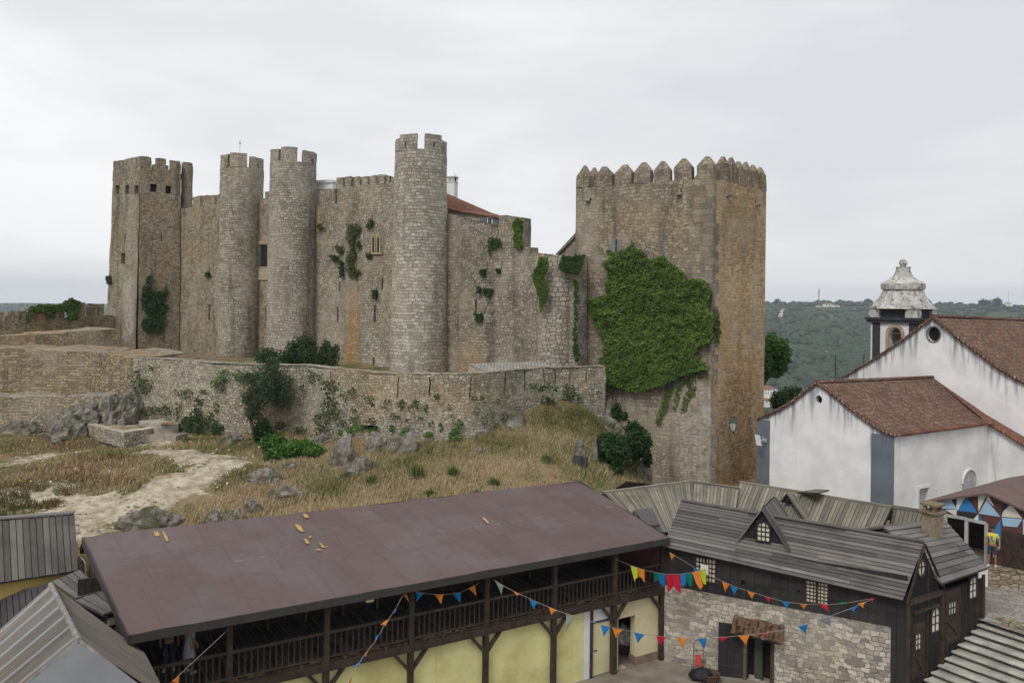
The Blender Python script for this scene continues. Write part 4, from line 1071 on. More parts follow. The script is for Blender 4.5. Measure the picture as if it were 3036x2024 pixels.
c = t.mix(t.math('MULTIPLY', t.ss(t.noise(pos, 1.7, 6, .75), .52, .68), .35), c, (.085, .062, .062))
sm = t.ss(t.math('ABSOLUTE', t.math('SUBTRACT', t.math('ADD', t.sep(uv)[1], t.math('MULTIPLY', t.noise(uv, .6, 2), .2)), 3.55)), 0, .05, 1, 0); c = t.mix(t.math('MULTIPLY', sm, t.ss(t.noise(uv, 3, 4, .7), .5, .64)), c, (.22, .19, .19))
c = t.mix(t.math('MULTIPLY', t.ss(t.noise(t.mp(uv, (5, .5, 1)), 1, 4, .6), .55, .7), .3), c, (.08, .05, .048))
t.base(c); t.bump(t.math('ADD', t.noise(pos, 1.2, 3), t.math('MULTIPLY', br.outputs['Fac'], -.3)), .25, .05); M['broof'] = t.mat
M['yellow'] = plaster('yellow_plaster', (.64, .61, .29), .35, (.36, .32, .14), .5, .45)
M['cream'] = plaster('cream_paint', (.60, .54, .34), .12, (.3, .25, .15), .3, .1)
M['paint_white'] = plaster('white_paint', (.66, .66, .66), .15)
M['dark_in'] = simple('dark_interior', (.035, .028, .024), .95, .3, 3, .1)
OV = .55
eR = Ppl(*Q3(1528, 445), GFR.P(0, -OV, 0), GFR.b); eL = Ppl(*Q1(1000, 1200), GFR.P(0, -OV, 0), GFR.b)
rR = Ppl(*Q3(830, 5), GFR.P(0, 6.0, 0), GFR.b); rL = Ppl(*Q1(640, 440), GFR.P(0, 6.0, 0), GFR.b)
print('gallery eave', eR, eL, 'ridge', rR, rL)
se = GFR.st(eL)[0]
T = thing('gallery_building', 'long timber gallery building with a brown sheet roof, balcony railing and yellow walls', 'building', GFR.P((se+SA)/2, 0, 0)); GAL = T
mb = MB()
def roof_grid(mb, a, b, c, d, nu, nv, th, wob=.07, m=0):
    """a,b eave left/right ; c,d ridge left/right"""
    f = lambda u, v: (a.lerp(b, u)).lerp(c.lerp(d, u), v)
    L = (b-a).length; H = (c-a).length
    def g(u, v):
        p = f(u, v); return p + V((0, 0, wob*noise.noise(V((u*L*.5, v*H*.7, 3)))))
    for i in range(nu):
        for j in range(nv):
            q = [(i/nu, j/nv), ((i+1)/nu, j/nv), ((i+1)/nu, (j+1)/nv), (i/nu, (j+1)/nv)]
            mb.face([g(*x) for x in q], uv=[(x[0]*L, x[1]*H) for x in q], m=m, t=.5)
    dz = V((0, 0, -th))
    mb.face([a+dz, c+dz, d+dz, b+dz], m=m); mb.face([a, a+dz, b+dz, b], m=m); mb.face([a, c, c+dz, a+dz], m=m); mb.face([b, b+dz, d+dz, d], m=m); mb.face([c, d, d+dz, c+dz], m=m)
roof_grid(mb, eL, eR, rL, rR, 40, 12, .1)
bL = rL+GFR.b*1.6+V((0, 0, -.9)); bR = rR+GFR.b*1.6+V((0, 0, -.9))
mb.face([rL, rR, bR, bL], t=.5); mb.face([bL-V((0, 0, .08)), bR-V((0, 0, .08)), rR-V((0, 0, .1)), rL-V((0, 0, .1))])
roof = mb.build('roof', M['broof'], T)
mb = MB(); fz = .24
a = eL+V((0, 0, .01)); b = eR+V((0, 0, .01)); 
mb.slab([a-GFR.b*.02-V((0, 0, fz)), b-GFR.b*.02-V((0, 0, fz)), b-GFR.b*.02, a-GFR.b*.02], .05, n=-GFR.b*1.0)
o = (rL-eL).normalized(); mb.beam(eL-V((0, 0, .12)), rL-V((0, 0, .12)), .06, .26); mb.beam(eR-V((0, 0, .12)), rR-V((0, 0, .12)), .06, .26)
mb.build('fascia', M['fascia'], T)
# torn yellow patches lying on the roof
rn = (eR-eL).cross(rL-eL).normalized()
M['torn'] = simple('torn_yellow_insulation', (.42, .27, .09), .9, .5, 14, .3); M['torn2'] = simple('torn_pale_wood', (.62, .33, .17), .9, .2, 9, .3)
def onroof(x, y): return Ppl(x, y, eL, rn)
for pts, mt in (([Q1(1192, 395), Q1(1225, 402), Q1(1240, 428), Q1(1200, 432)], 'torn'), ([Q1(1255, 385), Q1(1285, 415), Q1(1308, 470), Q1(1290, 472), Q1(1268, 430)], 'torn'),
                ([Q2(515, 262), Q2(545, 262), Q2(566, 288), Q2(532, 290)], 'torn'), ([Q2(455, 340), Q2(500, 350), Q2(527, 400), Q2(500, 395), Q2(475, 378)], 'torn'),
                ([Q2(522, 455), Q2(548, 455), Q2(570, 488), Q2(545, 490)], 'torn'), ([Q2(640, 485), Q2(655, 485), Q2(690, 515), Q2(722, 506), Q2(690, 522), Q2(668, 520)], 'torn'),
                ([Q2(620, 532), Q2(650, 535), Q2(668, 548), Q2(630, 546)], 'torn'), ([Q2(560, 435), Q2(580, 430), Q2(585, 440), Q2(565, 445)], 'torn'),
                ([Q2(1905, 287), Q2(1925, 290), Q2(1960, 330), Q2(1950, 333)], 'torn2')):
    mb = MB(); P_ = [onroof(*q)+rn*.035 for q in pts]; mb.slab([p-rn*.018 for p in P_], .006, n=rn); mb.build('roof_patch', M[mt], T)
ZF = zb+.32      # balcony floor level
zr = lambda s, y0: 0
# body: lower wall (yellow), cream end bay with doorway
pB = GFR.hit(*Q3(1085, 1400))[0]; posts_px = [(1478, 1000, 3), (1095, 1200, 3), (628, 1300, 3), (103, 1300, 3), (1350, 1400, 2), (695, 1480, 2), (1775, 1300, 1)]
ps = [SA-.02]
for x, y, k in posts_px[1:]:
    q = {1: Q1, 2: Q2, 3: Q3}[k](x, y); ps.append(GFR.hit(*q)[0])
sp = ps[-2]-ps[-1]; 
while ps[-1] > se+1.5: ps.append(ps[-1]-2.7)
print('posts', ps)
hit3 = lambda x, y, t=.12: GFR.hit(*Q3(x, y), t)[0]
sy = hit3(862, 1300); sw = hit3(925, 1300); sdr = hit3(1060, 1300); so0 = hit3(1130, 1250); so1 = hit3(1262, 1250)
doorz = GFR.hit(*Q3(1260, 1040), .12)[1]
mb = MB(); mb.panel(lambda u, v, w: GFR.P(u, .12+w, v), se-1, sy, 0, zb+.1, [], .2, 1.0); mb.build('yellow_wall', M['yellow'], T, rough=.02)
mb = MB(); mb.panel(lambda u, v, w: GFR.P(u, .12+w, v), ps[1]+.05, SA, 0, zb+.1, [(so0, so1, 0, doorz)], .3, 1.0, back=False); mb.build('cream_wall', M['cream'], T, rough=.015)
mb = MB(); GFR.box(mb, sy, sw-.1, .1, .2, 0, zb+.1); GFR.box(mb, sw-.1, ps[1], .13, .2, 2.08, zb+.1); mb.build('white_panel', M['paint_white'], T)
mb = MB(); GFR.box(mb, sw-.1, sw+.02, .06, .2, 0, zb); mb.build('door_post', M['timber'], T)
mb = MB(); GFR.box(mb, sw+.02, sdr+.05, .14, .19, .03, 2.0); d = mb.build('door', M['cream'], T)
mb = MB(); GFR.box(mb, sw+.02, sdr+.05, .11, .2, 2.0, 2.06); mb.build('door_rail', simple('blue_rail', (.05, .05, .12), .8, .1, 4, .1), T)
mb = MB(); GFR.box(mb, sw+.12, sw+.24, .1, .14, .95, .99); GFR.box(mb, sw+.03, sw+.06, .11, .14, .9, 1.1); mb.build('handle', M['dkmetal'], d)
mb = MB(); GFR.box(mb, so1+.02, SA-.1, .095, .12, 0, .32); GFR.box(mb, so1, so1+.02, .1, .5, 0, .35); mb.build('skirting', simple('brown_skirting', (.20, .14, .10), .9, .2, 3, .2), T)
# ground floor interior
mb = MB(); 
fi = lambda s0, s1, t0, t1, z0, z1: GFR.box(mb, s0, s1, t0, t1, z0, z1)
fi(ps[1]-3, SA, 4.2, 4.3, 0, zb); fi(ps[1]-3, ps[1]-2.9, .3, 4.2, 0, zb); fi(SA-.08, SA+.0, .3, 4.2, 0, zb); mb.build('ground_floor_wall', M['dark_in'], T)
# balcony floor, interior and end walls
mb = MB(); fi(se-1, SA+.05, .0, 5.6, ZF-.12, ZF); mb.build('balcony_floor', planks('balcony_boards', (.05, .045, .04), (.14, .13, .12), .14), T)
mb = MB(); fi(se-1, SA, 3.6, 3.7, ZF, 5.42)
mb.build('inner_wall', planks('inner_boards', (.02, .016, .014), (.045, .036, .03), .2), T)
mb = MB(); 
P_ = [GFR.P(SA, -.0, ZF), GFR.P(SA, 5.9, ZF), GFR.P(SA, 5.9, rR.z-.2), GFR.P(SA, 0, eR.z-.02)]; mb.slab(P_, .08, n=GFR.d)
mb.build('end_wall', simple('reddish_end_wall', (.14, .06, .055), .9, .2, 2, .2), T)
mb = MB(); sl_ = GFR.st(eL)[0]+.3
lw = GFR.st(rL)[0]
P_ = [GFR.P(se+.15, .0, 0), GFR.P(lw+.2, 5.9, 0), GFR.P(lw+.2, 5.9, rL.z-.2), GFR.P(se+.15, .0, eL.z-.15)]
mb.slab(P_, .1, n=-GFR.d); mb.build('gable_wall', planks('gable_boards', (.03, .026, .024), (.07, .062, .058), .18), T)
# gable window seen past the left verge
wa = Ppl(*Q1(665, 600), P_[0], (P_[1]-P_[0]).cross(V((0, 0, 1))).normalized()); nrm = (P_[1]-P_[0]).cross(V((0, 0, 1))).normalized()*-1
nn = nrm if nrm.dot(V((-1, 0, 0))) > 0 else -nrm
W_ = [Ppl(*Q1(x, y), P_[0], nn)+nn*.16 for x, y in ((662, 688), (700, 728), (697, 625), (662, 585))]
M['pane_cream'] = simple('cream_pane', (.52, .50, .40), .6, .12, 3, 0)
mb = MB(); mb.slab([x+nn*.02 for x in W_], .05, n=nn); wd_ = mb.build('window', M['pane_cream'], T)
mb = MB()
for a, b in ((0, 1), (1, 2), (2, 3), (3, 0)): mb.beam(W_[a]+nn*.05, W_[b]+nn*.05, .06, .06, up=nn)
mb.beam((W_[0]+W_[1])/2+nn*.05, (W_[2]+W_[3])/2+nn*.05, .04, .05, up=nn)
for k in (.33, .66): mb.beam(W_[0].lerp(W_[3], k)+nn*.05, W_[1].lerp(W_[2], k)+nn*.05, .04, .05, up=nn)
mb.build('frame', M['timber'], wd_)
# beam, posts, braces
mb = MB(); fi(se, SA+.05, -.12, .08, zb, zb+.26); mb.build('beam', M['timber'], T)
mb = MB(); s = se
while s < SA: fi(s, s+.1, -.14, 1, zb+.27, zb+.36); s += .68
mb.build('joists', M['timber'], T)
M['brick_in'] = simple('orange_board_ends', (.23, .13, .06), .9, .5, 5, .4)
mb = MB(); 
for i in range(26):
    s = se+2+i*.62
    if s < SA-.5 and random.random() < .55: mb = MB(); fi(s, s+random.uniform(.3, .5), -.02, .02, zb+.27, zb+.35); mb.build('board_end', M['brick_in'], T)
eavez = lambda s: eL.z + (eR.z-eL.z)*(s-se)/(SA+.3-se)
for i, s in enumerate(ps):
    if s < se+.2: continue
    zt_ = eavez(s)+.02
    mb = MB(); w_ = .085 if i != 1 else .1; fi(s-w_, s+w_, -.1, .07, 0, zt_)
    mb.build('post', M['timber'], T)
    for sg in (-1, 1):
        if i == 0 and sg > 0: continue
        mb = MB(); mb.beam(GFR.P(s+sg*.05, -.02, zb-.62), GFR.P(s+sg*.6, -.02, zb+.03), .1, .11, up=GFR.b); mb.build('brace', M['timber'], T)
        mb = MB(); mb.beam(GFR.P(s+sg*.04, -.02, zt_-.38), GFR.P(s+sg*.3, -.02, zt_-.06), .07, .08, up=GFR.b)
        mb.build('brace', M['timber'], T)
# railing per bay, with its balusters
ztr = GFR.hit(*Q3(1290, 700), -.05)[1]
ztr = ZF+.86
print('rail top', ztr, 'floor', ZF)
bal = None; nb = 0
for i in range(len(ps)-1):
    s1, s0 = ps[i]-.09, ps[i+1]+.09
    mb = MB(); fi(s0, s1, -.08, .02, ztr-.05, ztr+.03); fi(s0, s1, -.06, .0, ZF+.06, ZF+.12); fi(s0, s1, -.055, .0, ZF-.04, ZF-.0)
    rl = mb.build('railing', M['timber'], T)
    n = int((s1-s0)/.178)
    for k in range(1, n):
        s = s0+(s1-s0)*k/n
        if nb >= 100: continue
        nb += 1
        if bal is None:
            mb = MB(); mb.obox(GFR.P(s, -.03, (ZF+ztr)/2), GFR.d, GFR.b, V((0, 0, 1)), .019, .019, (ztr-ZF)/2-.04, t=.5); bal = mb.build('baluster', M['timber'], rl); bs = s
        else:
            c_ = bal.copy(); COL.objects.link(c_); c_.parent = rl; c_.location = GFR.d*(s-bs)
# rafters + a few shelves inside
mb = MB(); s = se+.5
up_ = (rL-eL)
while s < SA:
    a = GFR.P(s, .1, eavez(s)-.02); b = GFR.P(s, 5.6, rR.z-.2); mb.beam(a, b, .07, .12); s += 1.35
mb.build('rafters', M['timber'], T)
mb = MB(); fi(se+2, SA-1.5, 3.1, 3.6, ZF+.75, ZF+.8); fi(se+3, SA-2, 3.2, 3.6, ZF+1.15, ZF+1.18)
for i in range(12): fi(se+2+i*1.3, se+2.06+i*1.3, 3.15, 3.2, ZF, ZF+.75)
mb.build('counter', M['oldwood'], T)
# wall lamp box under the eave
s, z = GFR.hit(*Q2(1038, 922), -.3); mb = MB(); GFR.box(mb, s-.14, s+.1, -.35, -.15, z-.06, z+.05); mb.build('eave_box', M['cream'], T)

# ------------------------------------------------------------------ dark timber house with stone front
M['dkboard'] = planks('dark_wall_boards', (.022, .020, .021), (.042, .039, .040), .30, tintk=.3, gap=.01)
M['dkboard2'] = planks('dark_side_boards', (.016, .015, .015), (.036, .034, .034), .17, tintk=.5, gap=.018)
M['rplank'] = simple('roof_plank', (.085, .077, .074), .85, .25, 3, .4)
def plankmat(name, c1, c2, moss=0):
    t = NT(name, .88, .2); uv = t.co('UV'); pos = t.co('Pos')
    g = t.noise(t.mp(uv, (1.3, 26, 1)), 1, 5, .65)
    f = t.math('ADD', t.math('MULTIPLY', t.attr(), .55), t.math('MULTIPLY', g, .5))
    c = t.mix(t.ss(f, .15, .9), c1, c2)
    c = t.mix(t.ss(t.noise(pos, .9, 4), .45, .7, 0, .4), c, tuple(x*.6 for x in c1))
    c = t.mix(t.math('MULTIPLY', t.ss(t.noise(t.mp(uv, (.7, 3, 1)), 1, 4), .6, .72), .35), c, tuple(min(1, x*1.5) for x in c2))
    if moss: c = t.mix(t.math('MULTIPLY', t.ss(t.noise(pos, 1.5, 5, .7), .46, .64), moss), c, (.12, .125, .06))
    t.base(c); t.bump(g, .5, .015); return t.mat
M['rplank'] = plankmat('grey_roof_planks', (.075, .069, .066), (.20, .185, .175))
M['splank'] = plankmat('weathered_shed_planks', (.115, .108, .09), (.285, .262, .215), .25)
def under(mb, a, b, c, d, nrm, k, tt):
    f = lambda u, v: a.lerp(b, u).lerp(c.lerp(d, u), v)-nrm*k
    for i in range(14):
        for j in range(6):
            u0, u1, v0, v1 = i/14, (i+1)/14, j/6, (j+1)/6; mb.face([f(u0, v0), f(u1, v0), f(u1, v1), f(u0, v1)], t=tt)
def lapped_roof(mb, a, b, c, d, rows, th=.03, over=.02, lmin=1.5, lmax=4, across=False):
    """boards lapped up a slope: a,b eave left/right; c,d ridge left/right"""
    nrm = (b-a).cross(c-a).normalized()
    if nrm.z < 0: nrm = -nrm
    for r in range(rows):
        v0, v1 = r/rows, min(1, (r+1.12)/rows)
        u = 0; L = (b-a).length
        while u < 1:
            w = random.uniform(lmin, lmax)/L; u1 = min(1, u+w)
            if 1-u1 < .08: u1 = 1
            f = lambda uu, vv: a.lerp(b, uu).lerp(c.lerp(d, uu), vv)
            j = random.uniform(-.012, .012)
            p0 = f(u, v0)+nrm*(th*1.6+j); p1 = f(u1, v0)+nrm*(th*1.6+j+random.uniform(-.008, .008)); p2 = f(u1, v1)+nrm*(th*.3); p3 = f(u, v1)+nrm*(th*.3)
            t_ = random.random(); L0 = random.uniform(0, 9)
            mb.face([p0, p1, p2, p3], uv=[(L0+u*L, r*1.0), (L0+u1*L, r), (L0+u1*L, r+.2), (L0+u*L, r+.2)], t=t_)
            mb.face([p0-nrm*th*1.4, p1-nrm*th*1.4, p1, p0], t=t_*.5)
            u = u1
    under(mb, a, b, c, d, nrm, .05, .1); mb.face([a-nrm*.04, b-nrm*.04, b+nrm*.04, a+nrm*.04], t=.2)
    mb.face([b-nrm*.04, d-nrm*.04, d+nrm*.03, b+nrm*.03], t=.2); mb.face([a-nrm*.04, a+nrm*.03, c+nrm*.03, c-nrm*.04], t=.2)
def board_roof(mb, a, b, c, d, w=.17, th=.03, jag=.06, t0=None):
    """boards running down the slope, each slightly off its neighbours"""
    nrm = (b-a).cross(c-a).normalized()
    if nrm.z < 0: nrm = -nrm
    L = max((b-a).length, (d-c).length); n = max(2, int(L/w))
    for i in range(n):
        u0, u1 = i/n+.06/n, (i+1)/n-.06/n
        j = random.uniform(0, .03); e = random.uniform(-jag, jag)
        f = lambda uu, vv: a.lerp(b, uu).lerp(c.lerp(d, uu), vv)
        h = (c-a).length; v0 = -abs(e)/h
        p = [f(u0, v0), f(u1, v0), f(u1, 1), f(u0, 1)]; t_ = random.random() if t0 is None else t0
        q = [x+nrm*(th+j) for x in p]; k = random.uniform(0, 5)
        mb.face(q, uv=[(k, 0.1+i), (k, .25+i), (k+h, .25+i), (k+h, .1+i)], t=t_)
        for x, y in ((0, 1), (1, 2), (3, 0)): mb.face([p[x], p[y], q[y], q[x]], t=t_*.4)
    under(mb, a, b, c, d, nrm, .03, 0)
T = thing('timber_house', 'dark timber house with a stone lower wall, plank roof, dormer and lattice windows', 'house', BFR.P(sC/2, 0, 0)); BARN = T
bOV = .35
ea = Ppl(*Q3(1480, 512), BFR.P(0, -bOV, 0), BFR.b); eb = Ppl(*Q4(1412, 928), BFR.P(0, -bOV, 0), BFR.b)
S2 = SFR.hit(*Q4(1707, 1000))[0]          # where the second, set-back house begins on the side
apexS = .75/abs(SFR.d.dot(BFR.b))
ra_n = SFR.P(0, -.2, 0)
tr_ = .75
rb = Ppl(*Q4(1577, 480), BFR.P(0, tr_, 0), BFR.b)
rc = Ppl(*Q3(1622, 158), BFR.P(0, tr_, 0), BFR.b)
print('barn eave', ea, eb, 'ridge', rc, rb, 'tr', tr_, 'S2', S2, 'sD', sD, 'sC', sC)
mb = MB()
rmid = rc.lerp(rb, .5)
lapped_roof(mb, ea, eb, rc, rb, 15)
mb.build('roof', M['rplank'], T)
mb = MB()   # back slope
off = BFR.b*(tr_+bOV)*.95; dz = V((0, 0, ea.z-rc.z))
lapped_roof(mb, eb+off*2+V((0, 0, 0)), ea+off*2, rb, rc, 8); mb.build('roof_back', M['rplank'], T)
mb = MB(); mb.beam(rc+V((0, 0, .05)), rb+V((0, 0, .05)), .22, .05); mb.build('ridge_board', M['rplank'], T)
zS = 3.0
zeb = ea.z-.12
# openings in the front
opW = [BFR.op(*Q3(1738, 600), *Q3(1885, 775)), BFR.op(*Q4(668, 782), *Q4(832, 945)), BFR.op(*Q3(2087, 772), *Q3(2118, 808)), BFR.op(*Q4(602, 845), *Q4(614, 866))]
doorF = (BFR.hit(*Q4(178, 1400))[0], BFR.hit(*Q4(412, 1400))[0]); doorTop = 1.80
mb = MB(); mb.panel(lambda u, v, w: BFR.P(u, w-.03, v), 0, sC, zS, zeb+.4, opW, .12, 1.2); mb.build('board_wall', [M['dkboard'], M['slit']], T)
sSt = BFR.hit(*Q4(1320, 1300))[0]
mb = MB(); BFR.box(mb, sSt, sC+.02, -.05, .3, 0, zS+.02); mb.build('corner_boards', M['dkboard'], T)
t = NT('barn_ashlar', .95, .15)
mSt = stone('front_rubble_stone', (.17, .16, .15), (.55, .515, .44), mortar=(.06, .056, .05), bw=.29, bh=.165, dirt=.6, white=.25, ochre=.12, rubble=.02, bump=.55, mline=.9, dark=(.10, .10, .105), seed=21, ms=.012, pst=.42)
mb = MB(); mb.panel(BFR.f, 0, sSt, 0, zS, [(doorF[0], doorF[1], 0, doorTop)], .5, .8, back=True); mb.build('stone_wall', [mSt, M['slit']], T, rough=.025, rscale=2)
# lattice windows
def lattice(parent, fr, op, nx, ny, name='window', arch=False, split=1, t0=-.04, muntin=.018, border=.05, panemat=None, fm=None):
    s0, s1, z0, z1 = op
    mb = MB(); fr.box(mb, s0, s1, t0+.03, t0+.05, z0, z1); o = mb.build(name, panemat or M['pane_cream'], parent)
    mb = MB()
    B = lambda a, b, c, d: fr.box(mb, a, b, t0-.01, t0+.04, c, d)
    B(s0-border, s0+.01, z0-border, z1+border); B(s1-.01, s1+border, z0-border, z1+border); B(s0, s1, z0-border, z0+.01); B(s0, s1, z1-.01, z1+border)
    for q in range(1, split): c = s0+(s1-s0)*q/split; B(c-.045, c+.045, z0, z1)
    for i in range(1, nx):
        c = s0+(s1-s0)*i/nx; fr.box(mb, c-muntin, c+muntin, t0, t0+.04, z0, z1)
    for j in range(1, ny):
        c = z0+(z1-z0)*j/ny; fr.box(mb, s0, s1, t0+.002, t0+.042, c-muntin, c+muntin)
    if arch:   # corners filled so that the pane reads as an arch
        cx = (s0+s1)/2; r = (s1-s0)/2; zc_ = z1-r*1.25; n = 8
        for sg in (-1, 1):
            pts = [fr.P(cx+sg*r, t0-.015, zc_)] + [fr.P(cx+sg*r*math.cos(k/n*PI/2), t0-.015, zc_+r*1.25*math.sin(k/n*PI/2)) for k in range(n+1)] + [fr.P(cx+sg*r, t0-.015, z1+.01)]
            for a, b in zip(pts[1:-1], pts[2:-1]): mb.face([a, b, pts[-1]])
            mb.face([pts[0], pts[1], pts[-1]])
    mb.build('frame', fm or M['timber'], o); return o
lattice(T, BFR, opW[0], 6, 5, split=2, t0=-.07, muntin=.022)
lattice(T, BFR, opW[1], 6, 6, split=2, t0=-.07, muntin=.016)
# white card in first window
s0, s1, z0, z1 = BFR.op(*Q3(1775, 645), *Q3(1835, 720)); mb = MB(); BFR.box(mb, s0, s1, -.1, -.09, z0, z1); mb.build('blind', M['paint_white'], T)
# dormer
mrn = (eb-ea).cross(rc-ea).normalized()
dl = Ppl(*Q4(128, 462), ea, mrn); dr = Ppl(*Q4(535, 556), ea, mrn); dt = (BFR.st(dl)[1]+BFR.st(dr)[1])/2-.05
sl0, sr0 = BFR.st(dl)[0], BFR.st(dr)[0]; dap = Ppl(*Q4(322, 224), BFR.P(0, dt, 0), BFR.b); sa = BFR.st(dap)[0]
zbl = (dl.z+dr.z)/2; wdh = (sr0-sl0)/2
mb = MB(); fa = [BFR.P(sl0+.12, dt+.12, zbl-.1), BFR.P(sr0-.12, dt+.12, zbl-.1), BFR.P(sa, dt+.12, dap.z-.1)]
mb.slab(fa, .05, n=-BFR.b); dorm = mb.build('dormer', M['dkboard'], T)
bkp = BFR.P(sa, dt+2.3, dap.z); 
mb = MB()
for e_, sg in ((BFR.P(sl0, dt, zbl), -1), (BFR.P(sr0, dt, zbl), 1)):
    back = e_+BFR.b*2.3
    if sg > 0: board_roof(mb, e_, back, dap, bkp, .16)
    else: board_roof(mb, back, e_, bkp, dap, .16)
mb.beam(BFR.P(sl0, dt-.02, zbl), dap+V((0, 0, .03)), .05, .12, up=BFR.b); mb.beam(BFR.P(sr0, dt-.02, zbl), dap+V((0, 0, .03)), .05, .12, up=BFR.b)
mb.build('dormer_roof', M['rplank'], dorm)
lattice(dorm, BFR, BFR.op(*Q4(285, 325), *Q4(380, 468), t=dt), 3, 4, arch=True, t0=dt+.0, fm=M['dkboard'])
# small ridge-end vent roofs behind the dormer
# side facade ------------------------------------------------------------
mb = MB(); apx = SFR.P(apexS, 0, rb.z-.12); z1_ = eb.z-.1
opsS = [SFR.op(*Q4(1502, 1182), *Q4(1545, 1305)), SFR.op(*Q4(1628, 985), *Q4(1688, 1165)), SFR.op(*Q4(1760, 935), *Q4(1818, 1030)), SFR.op(*Q4(1922, 745), *Q4(1976, 905)), SFR.op(*Q4(1517, 612), *Q4(1575, 740))]
mb.panel(lambda u, v, w: SFR.P(u, w, v), 0, sD, -.3, z1_, opsS[:4], .1, 1.5)
mb.face([SFR.P(0, 0, z1_), SFR.P(S2, 0, z1_), apx])
mb.build('side_wall', [M['dkboard2'], M['slit']], T)
mb = MB(); s = .0
while s < sD:      # battens
    top_ = z1_ if s > S2 else z1_+(rb.z-z1_)*(1-abs(s-apexS)/apexS)*.95
    free = all(not (o[0]-.06 < s < o[1]+.06) for o in opsS)
    if free: SFR.box(mb, s-.02, s+.02, -.035, .0, -.3, top_)
    s += .2
SFR.box(mb, -.06, .1, -.06, .0, -.3, z1_); SFR.box(mb, S2-.05, S2+.12, -.09, .0, -.3, z1_); SFR.box(mb, sD-.1, sD+.05, -.06, .0, -.3, z1_+.1)
SFR.box(mb, 0, S2, -.12, .0, z1_-.12, z1_+.05); SFR.box(mb, .3, S2-.2, -.09, 0, z1_-.5, z1_-.42)
mb.build('battens', M['timber'], T)
mb = MB()
for a, b in ((SFR.P(-.15, -.18, z1_-.05), apx), (SFR.P(S2+.15, -.18, z1_-.05), apx)):
    a = a+SFR.b*.1; b2 = SFR.P(apexS, -.08, rb.z-.03); mb.beam(a, b2, .04, .08, up=SFR.b); 
mb.build('bargeboard', M['timber'], T)
M['pane_white'] = simple('white_pane', (.66, .66, .62), .5, .1, 3, 0)
for i, (nx, ny, ar) in enumerate(((2, 3, False), (2, 3, True), (3, 2, False), (2, 3, True))):
    lattice(T, SFR, opsS[i], nx, ny, arch=ar, t0=-.05, muntin=.014, border=.04, panemat=M['pane_white'])
# oval gable window
s0, s1, z0, z1 = opsS[4]; cx, cz, a_, b_ = (s0+s1)/2, (z0+z1)/2, (s1-s0)/2, (z1-z0)/2
mb = MB(); mb.face([SFR.P(cx+a_*math.cos(k/12*PI), -.045, cz+b_*math.sin(k/12*PI)) for k in range(24)]); o = mb.build('window', M['pane_white'], T)
mb = MB()
for k in range(24):
    p, q = [SFR.P(cx+a_*math.cos(j/12*PI), -.06, cz+b_*math.sin(j/12*PI)) for j in (k, k+1)]; mb.beam(p, q, .05, .05, up=SFR.b)
mb.beam(SFR.P(cx, -.06, z0), SFR.P(cx, -.06, z1), .03, .03, up=SFR.b); mb.beam(SFR.P(s0, -.062, cz+.05), SFR.P(s1, -.062, cz+.05), .03, .03, up=SFR.b); mb.build('frame', M['timber'], o)
# side doors: ledged and braced
for (x0, x1, yt, yb_) in ((1487, 1562, 1120, 1520), (1737, 1838, 850, 1250)):
    s0 = SFR.hit(*Q4(x0, (yt+yb_)/2))[0]; s1 = SFR.hit(*Q4(x1, (yt+yb_)/2))[0]; zt_ = SFR.hit(*Q4((x0+x1)/2, yt))[1]; zb2 = SFR.hit(*Q4((x0+x1)/2, yb_))[1]
    mb = MB(); wop = opsS[0] if x0 == 1487 else opsS[2]
    mb.panel(lambda u, v, w: SFR.P(u, w-.04, v), s0, s1, zb2, zt_, [wop], .03, 2, back=False)
    for z_ in (zb2+.12, (zb2+zt_)/2-.1, zt_-.1): SFR.box(mb, s0, s1, -.065, -.04, z_, z_+.1)
    mb.beam(SFR.P(s0+.05, -.06, (zb2+zt_)/2-.1), SFR.P(s1-.05, -.06, zb2+.2), .03, .07, up=SFR.b)
    SFR.box(mb, s0-.06, s0, -.07, 0, zb2, zt_+.08); SFR.box(mb, s1, s1+.06, -.07, 0, zb2, zt_+.08); SFR.box(mb, s0, s1, -.07, 0, zt_, zt_+.08)
    mb.build('side_door', M['timber'], T)
# second roof (set back house)
ea2 = Ppl(*Q4(1715, 800), SFR.P(0, -.35, 0), SFR.b); eb2 = Ppl(*Q4(2072, 680), SFR.P(0, -.35, 0), SFR.b)
ra2 = Ppl(*Q4(1262, 360), SFR.P(0, 2.6, 0), SFR.b); rb2 = Ppl(*Q4(1735, 305), SFR.P(0, 2.6, 0), SFR.b)
print('house2', ea2, eb2, ra2, rb2)
T2 = thing('plank_roof_house', 'rear wing with a steep plank roof and small stone chimney, beside the stairs', 'house', SFR.P((S2+sD)/2, 1, 0))
# extend ridge height consistently
mb = MB(); zr2 = (ra2.z+rb2.z)/2
lapped_roof(mb, ea2, eb2, ra2, rb2, 11, lmin=1, lmax=3)
mb.build('roof', M['rplank'], T2)
mb = MB(); lapped_roof(mb, eb2+SFR.b*5.9, ea2+SFR.b*5.9, rb2, ra2, 6); mb.build('roof_back', M['rplank'], T2)
mb = MB(); g_ = [SFR.P(sD, 0, 1), SFR.P(sD, 5.2, 1), SFR.P(sD, 5.2, eb2.z), SFR.P(sD, 2.6, rb2.z-.1), SFR.P(sD, 0, eb2.z)]
mb.slab([eb2+SFR.b*.35-V((0, 0, 3)), eb2+SFR.b*5.5-V((0, 0, 3)), eb2+SFR.b*5.5, rb2-V((0, 0, .1)), eb2+SFR.b*.35], .05, n=SFR.d)
mb.slab([ra2+SFR.b*(-2.4)+V((0, 0, -1.4)), ra2+SFR.b*2.2+V((0, 0, -1.4)), ra2+V((0, 0, -.1))], .05, n=-SFR.d)
mb.build('gable_wall', M['dkboard'], T2)
